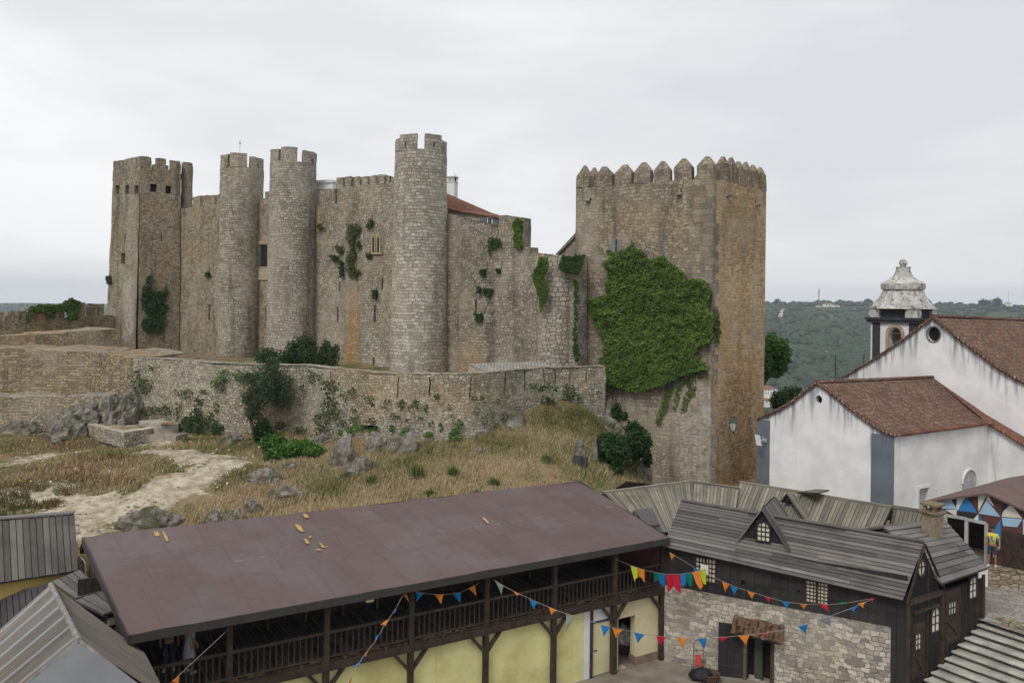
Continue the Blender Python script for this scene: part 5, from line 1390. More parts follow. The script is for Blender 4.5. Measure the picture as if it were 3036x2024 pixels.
# chimney
cc = Ppl(*Q4(1690, 420), ea2, (eb2-ea2).cross(ra2-ea2).normalized())
cs, ct = SFR.st(cc); zc1 = SFR.hit(*Q4(1660, 262), t=ct)[1]; zc2 = SFR.hit(*Q4(1665, 190), t=ct)[1]
mCh = stone('chimney_stone', (.12, .10, .075), (.30, .26, .20), bw=.2, bh=.1, seed=31, dirt=.3)
mb = MB(); SFR.box(mb, cs-.32, cs+.25, ct-.05, ct+.5, cc.z-.8, zc1); ch = mb.build('chimney', mCh, T2, fine=.02)
mb = MB(); SFR.box(mb, cs-.42, cs+.33, ct-.14, ct+.58, zc1, zc1+.07); SFR.box(mb, cs-.38, cs+.3, ct-.1, ct+.54, zc2-.08, zc2)
for a, b in ((-.3, 0), (.14, 0), (-.3, .36), (.14, .36)): SFR.box(mb, cs+a, cs+a+.12, ct+b, ct+b+.1, zc1+.07, zc2-.08)
mb.build('cap', mCh, ch, fine=.02)

# front door of the stone house: open leaf, jamb, broken tile canopy
mb = MB(); s0 = doorF[0]; z0 = 0
hinge = BFR.P(s0+.02, -.02, 0); leafdir = (Pz(*Q3(1905, 1568), .35)-hinge); leafdir.z = 0
la = BFR.P(BFR.hit(*Q3(1905, 1400), -.25)[0], -.25, 0); fd = Fr(la, hinge)
fd.box(mb, 0, fd.L, 0, .05, .04, 2.02); 
for z_ in (.4, 1.1, 1.8): fd.box(mb, .02, fd.L-.02, -.02, 0, z_, z_+.08)
mb.build('door_leaf', M['dkboard'], T)
mb = MB(); BFR.box(mb, s0-.02, s0+.12, -.05, .3, 0, doorTop); BFR.box(mb, doorF[1]-.12, doorF[1]+.02, -.05, .3, 0, doorTop); BFR.box(mb, s0+.02, doorF[1]-.02, -.04, .3, doorTop-.08, doorTop+.06); mb.build('door_frame', M['oldwood'], T)
mb = MB(); BFR.box(mb, s0+.35, s0+.6, .25, .32, .05, 1.7); BFR.box(mb, s0+.6, s0+.66, .2, .32, 0, 1.72); mb.build('inner_door', simple('olive_door', (.05, .055, .045), .8, .2, 3, .2), T)
# canopy
c0_ = BFR.hit(*Q4(92, 1200), -.3)[0]; c1_ = BFR.hit(*Q4(485, 1240), -.3)[0]
T = thing('tiled_canopy', 'small broken clay tile canopy over the open dark door', 'canopy', BFR.P((c0_+c1_)/2, -.3, doorTop))
M['claytile'] = simple('clay_tile', (.12, .072, .045), .95, .5, 6, .5)
n = int((c1_-c0_)/.15)
for r in range(2):
    mb = MB()
    for i in range(n):
        s = c0_+(c1_-c0_)*(i+.5)/n + random.uniform(-.02, .02)
        a = BFR.P(s, .0-.0-r*.3, doorTop+.48-r*.17+random.uniform(-.03, .04)); b = BFR.P(s+random.uniform(-.06, .06), -.38-r*.3, doorTop+.26-r*.17+random.uniform(-.05, .05))
        if random.random() < .1 and r: continue
        ax = (b-a).normalized(); sd_ = BFR.d; up = sd_.cross(ax); up = up if up.z > 0 else -up
        tt_ = random.random()
        for k in range(5):
            t0_, t1_ = PI*k/5, PI*(k+1)/5; w_ = .085
            P2 = lambda p, th: p + sd_*math.cos(th)*w_ + up*math.sin(th)*w_*.8
            mb.face([P2(a, t0_), P2(b, t0_), P2(b, t1_), P2(a, t1_)], t=tt_)
    mb.build('tile_row', M['claytile'], T)
mb = MB()
for s in (c0_+.1, (c0_+c1_)/2, c1_-.1): mb.beam(BFR.P(s, .0, doorTop+.40), BFR.P(s, -.62, doorTop+.1), .07, .07)
BFR.box(mb, c0_, c1_, -.6, -.54, doorTop+.02, doorTop+.1); mb.slab([BFR.P(c0_, -.65, doorTop+.1), BFR.P(c1_, -.65, doorTop+.1), BFR.P(c1_, 0, doorTop+.42), BFR.P(c0_, 0, doorTop+.42)], .03)
mb.build('support', M['timber'], T)

# ------------------------------------------------------------------ plank-roofed stalls behind
def stall(label, pa, pb, qa, qb, wall=True, capw=.2, group='plank roofed stalls behind the timber house'):
    """pa,pb ridge left/right ; qa,qb eave left/right (world points)"""
    T = thing('plank_stall', label, 'stall', ((pa.x+pb.x)/2, (pa.y+pb.y)/2, 2.45), group)
    mb = MB(); board_roof(mb, qa, qb, pa, pb, .17); mb.build('roof', M['splank'], T)
    bk = V((-(pb-pa).y, (pb-pa).x, 0)).normalized()
    mb = MB(); ha = pa+bk*1.5+V((0, 0, -.9)); hb = pb+bk*1.5+V((0, 0, -.9)); board_roof(mb, hb, ha, pb, pa, .17); mb.build('roof_back', M['splank'], T)
    mb = MB(); mb.beam(pa+V((0, 0, .07)), pb+V((0, 0, .07)), capw, .04); mb.beam(pa+V((0, 0, .03))-bk*.09, pb+V((0, 0, .03))-bk*.09, .05, .14); mb.build('ridge_board', M['splank'], T)
    mb = MB()
    for a, b in ((qa, pa), (qb, pb)): mb.beam(a-V((0, 0, .06)), b-V((0, 0, .04)), .06, .12)
    a = qa.lerp(pa, .15); b = qb.lerp(pb, .15); fr = Fr(a, b); 
    fr.box(mb, 0, fr.L, 0, .08, 2.3, min(a.z, b.z)-.1); d_ = abs(fr.st(pa)[1]); fr.box(mb, 0, .08, 0, d_, 2.3, a.z); fr.box(mb, fr.L-.08, fr.L, 0, d_, 2.3, b.z)
    mb.build('wall', M['dkboard'], T)
    return T
zR = 5.0
s1a = Pz(*Q3(1018, 98), zR); s1b = Pz(*Q3(1706, 10), zR)
stall('leftmost plank roofed stall, its boards sloping down to the brown gallery roof', s1a, s1b, Pz(*Q3(1330, 410), 3.7), Pz(*Q3(1720, 390), 3.6))
s2b = Pz(*Q3(2068, 66), zR-.1)
stall('narrow plank roofed stall in the middle of the row, in front of the keep', s1b+V((.05, 0, -.05)), s2b, Pz(*Q3(1700, 400), 3.6), Pz(*Q3(2010, 420), 3.5))
s3a = Pz(*Q4(155, 18), zR+.1); s3b = Pz(*Q4(1325, 212), zR)
stall('longest plank roofed stall, in front of the white church wall', s3a, s3b, Pz(*Q4(30, 330), 3.7), Pz(*Q4(1180, 520), 3.6))
stall('short gappy plank roof at the right end of the row, beside the stone chimney', Pz(*Q4(1338, 204), zR-.05), Pz(*Q4(1640, 250), zR-.15), Pz(*Q4(1300, 420), 3.8), Pz(*Q4(1560, 470), 3.8), capw=.1)
# small plank gablets poking above the long stall
for lab, ap, l, r, bk_ in (('small plank gablet rising behind the dormer', Q4(515, 108), Q4(472, 168), Q4(655, 310), Q4(610, 100)), ('dark little gablet roof on the ridge line in front of the church', Q4(640, 95), Q4(600, 100), Q4(750, 100), Q4(735, 75))):
    A_ = Pz(*ap, 5.15); k = A_.y; L_ = Pd(*l, k-.2); R_ = Pd(*r, k-1.2); B_ = Pd(*bk_, k+1.6)
    T = thing('gablet', lab, 'roof', (A_.x, A_.y, A_.z-.8)); mb = MB(); board_roof(mb, R_, R_+(B_-A_), A_, B_, .15); mb.build('roof_right', M['splank'], T)
    mb = MB(); board_roof(mb, L_+(B_-A_), L_, B_, A_, .15); mb.slab([L_+V((0, .15, 0)), V((R_.x, L_.y+.15, L_.z)), A_+V((0, .15, 0))], .04); mb.build('roof_left', M['dkboard'], T)
# flat grey hatch between gallery roof and stalls, low dark lean-to roof left of stalls
mb = MB(); q = [Pz(*Q3(*a), z) for a, z in (((1250, 240), 4.45), ((1395, 222), 4.5), ((1455, 355), 4.2), ((1350, 360), 4.2))]
mb.slab(q, .08); mb.tube([q[0]-V((0, 0, 2)), q[0]], .05); mb.tube([q[1]-V((0, 0, 2)), q[1]], .05); tag(mb.build('flat_hatch', simple('grey_hatch', (.095, .085, .088), .7, .1, 2, .1)), 'dull grey flat board between the brown roof and the plank stalls', 'board')
mb = MB(); q = [Pz(*Q3(*a), z) for a, z in (((1110, 60), 4.4), ((1330, 50), 4.3), ((1400, 35), 4.9), ((1190, 12), 5.0))]
board_roof(mb, q[0], q[1], q[3], q[2], .2); mb.prism([(p.x, p.y) for p in (q[0], q[1], q[2]-V((0, .3, 0)), q[3]-V((0, .3, 0)))], 3.0, 4.2); tag(mb.build('lean_to', M['splank']), 'low grey plank lean-to behind the first stall, near the rocks', 'lean-to')

# ------------------------------------------------------------------ huts at the left edge
T = thing('plank_roof_hut', 'grey plank roofed hut with a yellow wall at the left edge', 'hut', Pd(60, 1760, 27.5))
r1 = Pd(*Q1(578, 258), 28.9); e1 = Pd(*Q1(607, 700), 27.0); r0 = Pz(-180, 1553, r1.z); e0 = Pz(-180, 1755, e1.z)
mb = MB(); board_roof(mb, e0, e1, r0, r1, .2, jag=.02); mb.build('roof', plankmat('hut_planks', (.075, .07, .064), (.16, .15, .135)), T)
mb = MB(); mb.beam(r0+V((0, 0, .06)), r1+V((0, 0, .06)), .3, .05); mb.build('ridge_board', M['rplank'], T)
fr = Fr(e0+V((0, .2, 0)), e1+V((0, .2, 0)))
mb = MB(); fr.box(mb, -1, fr.L-.25, 0, .2, 0, min(e0.z, e1.z)-.02); fr.box(mb, fr.L-.45, fr.L-.25, 0, 2.2, 0, e1.z); fr.box(mb, -1, fr.L, 2.6, 2.7, 0, r0.z-.6)
mb.build('wall', plaster('ochre_plaster', (.50, .36, .12), .2, (.25, .18, .08), .4, .3), T, rough=.02)
T = thing('dark_lean_to', 'pair of small dark plank roofs between the hut and the gallery', 'lean-to', Pd(240, 1790, 25))
mb = MB(); A = [Pd(*Q1(400, 790), 25.8), Pd(*Q1(620, 697), 26.4), Pd(*Q1(800, 860), 25.0), Pd(*Q1(575, 912), 24.6)]
board_roof(mb, A[3], A[2], A[0], A[1], .19); mb.build('roof_upper', M['rplank'], T)
mb = MB(); B_ = [Pd(*Q1(560, 925), 24.7), Pd(*Q1(795, 868), 24.9), Pd(*Q1(947, 992), 23.9), Pd(*Q1(800, 1045), 23.5)]
board_roof(mb, B_[3], B_[2], B_[0], B_[1], .19); mb.build('roof_lower', M['rplank'], T)
mb = MB(); 
for pq in (A, B_):
    a, b = pq[3], pq[2]; fr = Fr(a+V((0, .25, 0)), b+V((0, .25, 0))); fr.box(mb, .05, fr.L-.05, 0, .1, 0, min(a.z, b.z)-.05)
mb.beam(B_[2]-V((0, 0, .12)), B_[2]-V((0, 0, 4)), .12, .12); mb.build('wall', M['dkboard'], T)
mb = MB(); a, b = B_[3], B_[2]; fr = Fr(a+V((0, .1, 0)), b+V((0, .1, 0))); fr.box(mb, .1, .6, 0, .06, b.z-.42, b.z-.22); mb.build('window', M['pane_cream'], T)
T = thing('dark_shed', 'dark plank shed below the yellow wall at the left edge', 'shed', Pd(30, 1830, 25))
q = [Pd(-150, 1850, 24), Pd(*Q1(130, 1010), 24.3), Pd(*Q1(400, 800), 25.9), Pd(*Q1(0, 940), 26.4), Pd(-150, 1798, 26.6)]
mb = MB(); board_roof(mb, Pd(-150, 1890, 24), Pd(*Q1(420, 1100), 24), Pd(-150, 1800, 26.3), Pd(*Q1(390, 800), 26.3), .2); mb.build('roof', simple('dark_shed_boards', (.05, .048, .05), .85, .2, 3, .3), T)
mb = MB(); a = Pd(-150, 1880, 24.3); b = Pd(*Q1(420, 1100), 24.3); fr = Fr(a, b); fr.box(mb, 0, fr.L, 0, .1, 0, min(a.z, b.z)-.1); mb.build('wall', M['dkboard'], T)
# tin roofed hut
T = thing('tin_roof_hut', 'hut with a rusty corrugated roof and plain grey hipped end, nearest at the lower left', 'hut', Pd(200, 2000, 21))
rf = Pd(*Q1(392, 806), 22.8); rn_ = Pd(*Q1(612, 1238), 18.9)
Lf = Pd(-120, 1972, 22.4); Ln = Pd(-260, 2300, 18.2); Rf = Pd(*Q1(1118, 1335), 21.9); Rn = Pd(500, 2075, 19.2)
M['tinL'] = corrug('rusty_corrugated', (.20, .185, .16), .7, .17, .86); M['tinR'] = corrug('brown_corrugated', (.17, .155, .135), .65, .14)
def cslope(mb, ra, rb_, ea_, eb_, w, amp=.022):
    L = (rb_-ra).length; n = int(L/w)*6; nr = (rb_-ra).cross(ea_-ra).normalized()
    nr = nr if nr.z > 0 else -nr
    for i in range(n):
        u0, u1 = i/n, (i+1)/n; h = lambda u: nr*amp*math.sin(2*PI*u*n/6)
        mb.face([ra.lerp(rb_, u0)+h(u0), ra.lerp(rb_, u1)+h(u1), ea_.lerp(eb_, u1)+h(u1), ea_.lerp(eb_, u0)+h(u0)], uv=[(u0*L, 3), (u1*L, 3), (u1*L, 0), (u0*L, 0)], t=.5)
mb = MB(); cslope(mb, rf, rn_, Lf, Ln, .17); mb.build('roof_left', M['tinL'], T)
mb = MB(); cslope(mb, rf, rn_, Rf, Rn, .14); mb.build('roof_right', M['tinR'], T)
mb = MB(); hb = Pd(*Q1(180, 1680), 17.6); hc = Pd(*Q1(1290, 1640), 18.6); mb.slab([Pd(-260, 2310, 16.6), Pd(560, 2120, 18.8)+V((0, 0, -.1)), rn_], .04); 
mb.build('hip_end', simple('grey_sheet', (.165, .17, .18), .55, .1, 1.5, .05, .35), T)
mb = MB(); mb.tube([rf+V((0, 0, .01)), rn_+V((0, 0, .0))], .07, 8); mb.tube([rn_+V((0, 0, .0)), rn_.lerp(Rn, 1)-V((0, .25, 0))], .04, 6); mb.tube([rn_, rn_.lerp(Ln, 1)-V((0, .2, 0))], .04, 6)
mb.build('ridge_cap', simple('ridge_tin', (.22, .205, .19), .7, .3, 6, .2), T)
mb = MB(); mb.prism([(Lf.x+.2, Lf.y-.2), (Ln.x+.4, Ln.y+.3), (Rn.x-.4, Rn.y+.3), (Rf.x-.2, Rf.y-.2)], 0, 3.6); mb.build('walls', M['dkboard'], T)
# ------------------------------------------------------------------ white church
QC = lambda x, y: (2136+x/2.6133, 750+y/2.6133)
M['church'] = plaster('church_whitewash', (.76, .76, .77), .12, (.30, .31, .36), .12); M['gablew'] = plaster('gable_whitewash', (.76, .76, .77), .1, (.30, .31, .36), .12, 0, .85)
M['bluegrey'] = plaster('blue_grey_paint', (.14, .16, .19), .3, (.06, .07, .08), .2)
M['greystone'] = plaster('tower_stone', (.50, .50, .48), .95, (.10, .10, .10), .6)
t = NT('lichened_lime', .95, .1); pos = t.co('Pos'); c = t.mix(t.ss(t.noise(pos, 1.6, 6, .7), .35, .65), (.62, .61, .58), (.36, .36, .34)); c = t.mix(t.ss(t.noise(t.mp(pos, (1, 1, .6)), 3.4, 6, .75), .50, .62, 0, .85), c, (.10, .10, .095)); c = t.mix(t.ss(t.noise(t.mp(pos, loc=(5, 5, 5)), 6, 4, .7), .58, .66, 0, .6), c, (.16, .14, .10)); t.base(c); t.bump(t.noise(pos, 6, 6, .7), .5, .08); M['greystone'] = t.mat
M['darkband'] = plaster('tower_dark_paint', (.05, .052, .06), .5, (.2, .2, .2), .2)
CC = Pd(*QC(1340, 1405), 44.0); ze = CC.z
CR = Pz(*QC(2080, 1310), ze)               # right end of the front eave
CL = Pz(*QC(290, 1290), ze)                # left eave corner
fF = Fr(CC, CR); fG = Fr(CL, CC)
print('church', CC, CR, CL, math.degrees(math.atan2(fF.d.y, fF.d.x)), math.degrees(math.atan2(fG.d.y, fG.d.x)))
T = thing('chapel', 'low white chapel with a mossy tiled roof and a small round window in its gable', 'chapel', (CC.x, CC.y, 2.4)); CH = T
zg = 2.2
def gable_pts(fr, pix, t=0): return [(fr.hit(*QC(x, y), t)) for x, y in pix]
gp = gable_pts(fG, [(290, 1290), (430, 1235), (560, 1160), (660, 1080), (750, 1012), (840, 1075), (950, 1165), (1060, 1250), (1170, 1330), (1250, 1380), (1330, 1412)])
mb = MB()
cw = fG.hit(*QC(762, 1135)); rr_ = fG.hit(*QC(788, 1135))[0]-cw[0]; rz = (fG.hit(*QC(762, 1103))[1]-fG.hit(*QC(762, 1168))[1])/2
mb2 = MB()
def gable_wall(mb, fr, pts, zlow, hole=None, n=24, t0=0):
    """front face column by column, with an elliptical hole"""
    us = sorted(set([p[0] for p in pts] + ([hole[0]-hole[2], hole[0]+hole[2]] + [hole[0]+hole[2]*math.cos(PI*k/12) for k in range(13)] if hole else [])))
    us2 = [us[0]]
    for a in us[1:]:
        if a-us2[-1] > 1e-4: us2.append(a)
    def top(u):
        for (a, za), (b, zb_) in zip(pts, pts[1:]):
            if a <= u <= b+1e-9: return za+(zb_-za)*(u-a)/max(1e-9, b-a)
        return pts[-1][1]
    def F4(a, b, z0, z1, z2_, z3_): mb.face([fr.P(a, t0, z0), fr.P(b, t0, z1), fr.P(b, t0, z2_), fr.P(a, t0, z3_)], uv=[(a, top(a)-z0), (b, top(b)-z1), (b, top(b)-z2_), (a, top(a)-z3_)])
    for a, b in zip(us2, us2[1:]):
        if hole and a >= hole[0]-hole[2]-1e-6 and b <= hole[0]+hole[2]+1e-6:
            h = lambda u: hole[3]*math.sqrt(max(0, 1-((u-hole[0])/hole[2])**2))
            F4(a, b, zlow, zlow, hole[1]-h(b), hole[1]-h(a)); F4(a, b, hole[1]+h(a), hole[1]+h(b), top(b), top(a))
            for sg in (-1, 1): mb.face([fr.P(a, t0, hole[1]+sg*h(a)), fr.P(b, t0, hole[1]+sg*h(b)), fr.P(b, t0+.45, hole[1]+sg*h(b)), fr.P(a, t0+.45, hole[1]+sg*h(a))])
        else: F4(a, b, zlow, zlow, top(b), top(a))
    if hole: mb.face([fr.P(hole[0]-hole[2], t0+.45, hole[1]-hole[3]), fr.P(hole[0]+hole[2], t0+.45, hole[1]-hole[3]), fr.P(hole[0]+hole[2], t0+.45, hole[1]+hole[3]), fr.P(hole[0]-hole[2], t0+.45, hole[1]+hole[3])], m=1)
gable_wall(mb, fG, gp, zg, (cw[0], cw[1], rr_, rz)); mb.build('gable', [M['gablew'], M['slit']], T)
mb = MB(); mb.panel(fF.f, 0, fF.L, zg, ze, [(*[fF.hit(*Q4(x, 150))[0] for x in (1535, 1612)], zg, fF.hit(*Q4(1575, 62))[1])], .25, 3)
mb.build('wall', [M['church'], M['slit']], T)
mb = MB(); mb.face([fG.P(0, 0, zg), fG.P(0, 0, ze), fG.P(0, 8, ze), fG.P(0, 8, zg)]); mb.build('side_wall', M['church'], T)
# door recess surround
s0, s1 = [fF.hit(*Q4(x, 150))[0] for x in (1520, 1622)]; zd = fF.hit(*Q4(1575, 35))[1]; zd2 = fF.hit(*Q4(1575, 62))[1]
mb = MB(); fF.box(mb, s0, s0+.2, -.04, .02, zg, zd); fF.box(mb, s0+.2, s1, -.04, .02, zd2+.03, zd); fF.box(mb, s1-.1, s1, -.04, .02, zg, zd2+.03); mb.build('door_surround', M['church'], T)
mb = MB(); fF.box(mb, s0+.25, s1-.12, .2, .24, zg, zd2); mb.build('door', simple('grey_door', (.42, .42, .44), .7, .1, 2, .1), T)
a0_, a1_ = fF.hit(2853, 1440)[0], fF.hit(2892, 1440)[0]; nz0, nz1 = fF.hit(2872, 1490)[1], fF.hit(2872, 1393)[1]; r_ = (a1_-a0_)/2
mb = MB(); cxn = (a0_+a1_)/2; mb.face([fF.P(a0_, -.02, nz0), fF.P(a1_, -.02, nz0)]+[fF.P(cxn+r_*math.cos(PI*k/10), -.02, nz1-r_+r_*math.sin(PI*k/10)) for k in range(11)]); ni = mb.build('niche', M['bluegrey'] if False else simple('niche_shade', (.40, .40, .42), .9, .2, 3, .1), T)
mb = MB()
for k in range(10): mb.beam(*[fF.P(cxn+r_*1.08*math.cos(PI*j/10), -.05, nz1-r_+r_*1.08*math.sin(PI*j/10)) for j in (k, k+1)], .1, .08, up=fF.b)
mb.build('niche_rim', M['church'], ni)
# corner pilasters
mb = MB(); a = fG.hit(*QC(1170, 1500))[0]; fG.box(mb, a, fG.L+.05, -.05, .02, zg, ze-.05, skip=''); mb.build('pilaster', M['bluegrey'], T)
mb = MB(); a = fG.hit(*QC(382, 1500))[0]; fG.box(mb, -.05, a, -.05, .02, zg, ze-.0); mb.build('pilaster', M['bluegrey'], T)
# roofs following the flared gable line
crd = fF.d
ridgeR = Ppl(*QC(1645, 966), fG.P(gp[4][0], 0, 0), fF.b)   # on the vertical plane along the ridge
RL = (ridgeR - fG.P(gp[4][0], 0, gp[4][1])).length
rdir = (ridgeR - fG.P(gp[4][0], 0, gp[4][1])); print('ridge', gp[4], ridgeR, RL)
mb = MB()
front = [fG.P(s, -.12, z+.05) for s, z in gp[4:]]; front[-1] = fG.P(gp[-1][0]+.25, -.12, gp[-1][1]+.0)
eaveR = fF.P(fF.L+.1, -.25, ze+.02)
m_ = len(front)-1
arc = [0]
for a, b in zip(front, front[1:]): arc.append(arc[-1]+(b-a).length)
for i in range(m_):
    k0, k1_ = arc[i]/arc[-1], arc[i+1]/arc[-1]
    zc0 = front[i]-front[0].lerp(front[-1], k0); zc1 = front[i+1]-front[0].lerp(front[-1], k1_)
    NS = 18
    for j in range(NS):
        u0, u1 = j/NS, (j+1)/NS
        g0 = lambda u: ridgeR.lerp(eaveR, 0)*0
        A = lambda k, u, zc_: front[0].lerp(front[-1], k).lerp(ridgeR.lerp(eaveR, k), u)+zc_+V((0, 0, .05*noise.noise(V((u*14, k*6, 1)))))
        mb.face([A(k1_, u0, zc1), A(k1_, u1, zc1), A(k0, u1, zc0), A(k0, u0, zc0)], uv=[(u0*RL, -arc[i+1]), (u1*RL, -arc[i+1]), (u1*RL, -arc[i]), (u0*RL, -arc[i])])
back = [fG.P(s, -.12, z+.05) for s, z in gp[:5]]
for a, b in zip(back, back[1:]): mb.face([a, a+rdir, b+rdir, b])
mb.build('roof', M['tile'], T, weld=True)
mb = MB()   # verge tiles, ridge tiles, eave tile ends
mb.tube([p+V((0, 0, .02)) for p in front], .10, 6); mb.tube([p+V((0, 0, .02)) for p in back], .09, 6); mb.tube([front[0]+V((0, 0, .06)), ridgeR+V((0, 0, .04))], .11, 6)
mb.build('ridge_tiles', M['tile'], T, fine=.03)
mb = MB(); n = int(fF.L/.22)
for i in range(n):
    s = fF.L*(i+.5)/n; mb.tube([fF.P(s, .0, ze+.02), fF.P(s, -.36, ze-.03)], .075, 6)
mb.build('eave_tiles', M['tile_red'], T)
# aisle wing to the right: wall parallel to the gable
gdir = fG.d
aw0 = CR.copy(); fA = Fr(aw0, aw0+gdir*9)
ap_ = [fA.hit(*QC(x, y)) for x, y in ((2085, 1318), (2352, 1490), (2500, 1590))]
ap_[0] = (0, ap_[0][1])
fNv = None
# nave gable
ncen = Ppl(*QC(1640, 505), ridgeR, fG.b)
fN = Fr(ncen - gdir*12, ncen + gdir*12); print('ncen', ncen)
npx = [(600, 1130), (940, 972), (1060, 900), (1165, 840), (1290, 760), (1420, 670), (1530, 590), (1648, 500), (1760, 590), (1880, 690), (2010, 785), (2130, 880), (2250, 955), (2352, 1005), (2600, 1110)]
npts = [fN.hit(x=QC(x, y)[0], y=QC(x, y)[1]) for x, y in npx]
T = thing('church_nave', 'tall white church with a round window high in its gable and a long tiled roof', 'church', (ncen.x, ncen.y, 2.4)); NV = T
ow = fN.hit(*QC(1652, 628)); ro = (fN.hit(*QC(1703, 628))[0]-fN.hit(*QC(1602, 628))[0])/2; rzo = (fN.hit(*QC(1652, 572))[1]-fN.hit(*QC(1652, 686))[1])/2
mb = MB(); gable_wall(mb, fN, npts, 2.0, (ow[0], ow[1], ro, rzo))
mb.build('wall', [M['gablew'], M['slit']], T)
mb = MB()
for k in range(24):
    P2 = lambda j: fN.P(ow[0]+ro*1.06*math.cos(j/12*PI), -.03, ow[1]+rzo*1.06*math.sin(j/12*PI))
    mb.beam(P2(k), P2(k+1), .07, .07, up=fN.b)
mb.build('window_ring', M['bluegrey'], T)
nd = V((fF.d.x, fF.d.y, 0))
mb = MB(); pr = [fN.P(s, -.15, z+.06) for s, z in npts]
apx_ = 7
rlen = 26
rend = Ppl(*QC(2352, 522), fN.P(npts[apx_][0], 0, 0), V((-nd.y, nd.x, 0)))
rr2 = (rend-pr[apx_]).normalized(); print('nave ridge dir', rr2)
acc = 0
for i in range(apx_, len(pr)-1):
    l = (pr[i+1]-pr[i]).length; n = 26
    for j in range(n):
        a0, a1 = rlen*j/n, rlen*(j+1)/n; w_ = lambda u, v: V((0, 0, .07*noise.noise(V((u*.6, v*.8, 2)))))
        mb.face([pr[i+1]+rr2*a0+w_(a0, acc+l), pr[i+1]+rr2*a1+w_(a1, acc+l), pr[i]+rr2*a1+w_(a1, acc), pr[i]+rr2*a0+w_(a0, acc)], uv=[(a0, -acc-l), (a1, -acc-l), (a1, -acc), (a0, -acc)])
    acc += l
w0_ = fN.P(npts[-1][0]-.3, 0, 0); mw_ = MB(); mw_.slab([w0_+V((0, 0, 1)), w0_+rr2*rlen+V((0, 0, 1)), w0_+rr2*rlen+V((0, 0, npts[-1][1]-.3)), w0_+V((0, 0, npts[-1][1]-.05))], .3); mw_.build('side_wall', M['church'], T)
for i in range(0, apx_): mb.face([pr[i], pr[i]+rr2*rlen, pr[i+1]+rr2*rlen, pr[i+1]])
mb.build('roof', M['tile'], T, weld=True)
mb = MB(); mb.tube([p+V((0, 0, .0)) for p in pr[apx_:]], .13, 6); mb.tube([p+V((0, 0, -.03)) for p in pr[:apx_+1]], .08, 6); mb.tube([pr[apx_]+V((0, 0, .05)), pr[apx_]+rr2*rlen+V((0, 0, .05))], .12, 6); mb.build('ridge_tiles', M['tile'], T, fine=.03)
# wing roof strip between chapel, aisle wall and nave wall
T = thing('church_aisle', 'white side aisle at the right edge with a narrow sloping strip of red tiles', 'church wing', (aw0.x, aw0.y, 2.4))
mb = MB(); mb.face([fA.P(0, 0, 2.2), fA.P(ap_[2][0], 0, 2.2), fA.P(ap_[2][0], 0, ap_[2][1]), fA.P(ap_[1][0], 0, ap_[1][1]), fA.P(0, 0, ap_[0][1])]); mb.build('wall', plaster('streaked_whitewash', (.68, .68, .69), .5, (.22, .23, .27), .15), T)
up0, up1, up2 = [fN.P(*(lambda h: (h[0], -.05, h[1]))(fN.hit(*QC(x, y)))) for x, y in ((1648, 966), (2060, 1250), (2352, 1420))]
lo0, lo1 = fA.P(-.1, -.2, ap_[0][1]+.06), fA.P(ap_[1][0], -.2, ap_[1][1]+.06); lo2 = fA.P(ap_[2][0], -.2, ap_[2][1]+.06); up3 = up2+(up2-up1)*.6
mb = MB(); mb.face([lo0, up1, up0, ridgeR]) if False else None
mb.face([ridgeR, lo0, up1, up0]); mb.face([lo0, lo1, up2, up1]); mb.face([lo1, lo2, up3, up2]); mb.tube([lo0, lo1, lo2], .1, 6)
mb.build('roof', M['tile_red'], T, fine=.02)
# arched niche seen at the end of the front wall
# bell tower
T = thing('bell_tower', 'small white bell tower with dark corner pilasters and a weathered bell-shaped stone dome', 'bell tower', Pd(*QC(1340, 800), 62))
b2 = Pd(*QC(1515, 505), 61); zc_ = b2.z; b1 = Pd(*QC(1163, 502), 63.6)
d_ = (b2-b1); d_.z = 0; Lb = d_.length
fB = Fr(V((b1.x, b1.y, 0)), V((b2.x, b2.y, 0))); b3 = b2+fB.b*Lb; fB2 = Fr(V((b2.x, b2.y, 0)), V((b3.x, b3.y, 0)))
hz = lambda x, y, fr=fB: fr.hit(*QC(x, y))
sa0, sa1 = hz(1305, 650)[0], hz(1403, 650)[0]; zt_a = hz(1355, 575)[1]; zb_ = 4.0; zsp = zt_a-(sa1-sa0)/2
zsh = hz(1340, 540)[1]
mb = MB(); hole = [(sa0, sa1, zb_+3, zsp)]
mb.panel(fB.f, 0, Lb, zb_, zsp, [(sa0, sa1, hz(1350, 800)[1], zsp)], .7, 3)
# arch head
n = 12; cx = (sa0+sa1)/2; r_ = (sa1-sa0)/2
mb.face([fB.P(0, 0, zsp), fB.P(sa0, 0, zsp), fB.P(sa0, 0, zsh), fB.P(0, 0, zsh)]); mb.face([fB.P(sa1, 0, zsp), fB.P(Lb, 0, zsp), fB.P(Lb, 0, zsh), fB.P(sa1, 0, zsh)])
for k in range(n):
    u0, u1 = cx-r_*math.cos(PI*k/n), cx-r_*math.cos(PI*(k+1)/n); h0, h1 = zsp+r_*math.sin(PI*k/n), zsp+r_*math.sin(PI*(k+1)/n)
    mb.face([fB.P(u0, 0, h0), fB.P(u1, 0, h1), fB.P(u1, 0, zsh), fB.P(u0, 0, zsh)]); mb.face([fB.P(u0, 0, h0), fB.P(u0, .7, h0), fB.P(u1, .7, h1), fB.P(u1, 0, h1)])
mb.face([fB.P(sa0-.1, .7, zb_), fB.P(sa1+.1, .7, zb_), fB.P(sa1+.1, .7, zsh), fB.P(sa0-.1, .7, zsh)], m=1)
fB2.box(mb, 0, Lb, 0, .05, zb_, zsh); f3 = Fr(b3, b3-fB.d*Lb); f3.box(mb, 0, Lb, 0, .05, zb_, zsh); f4 = Fr(b1+fB.b*Lb, b1); f4.box(mb, 0, Lb, 0, .05, zb_, zsh)
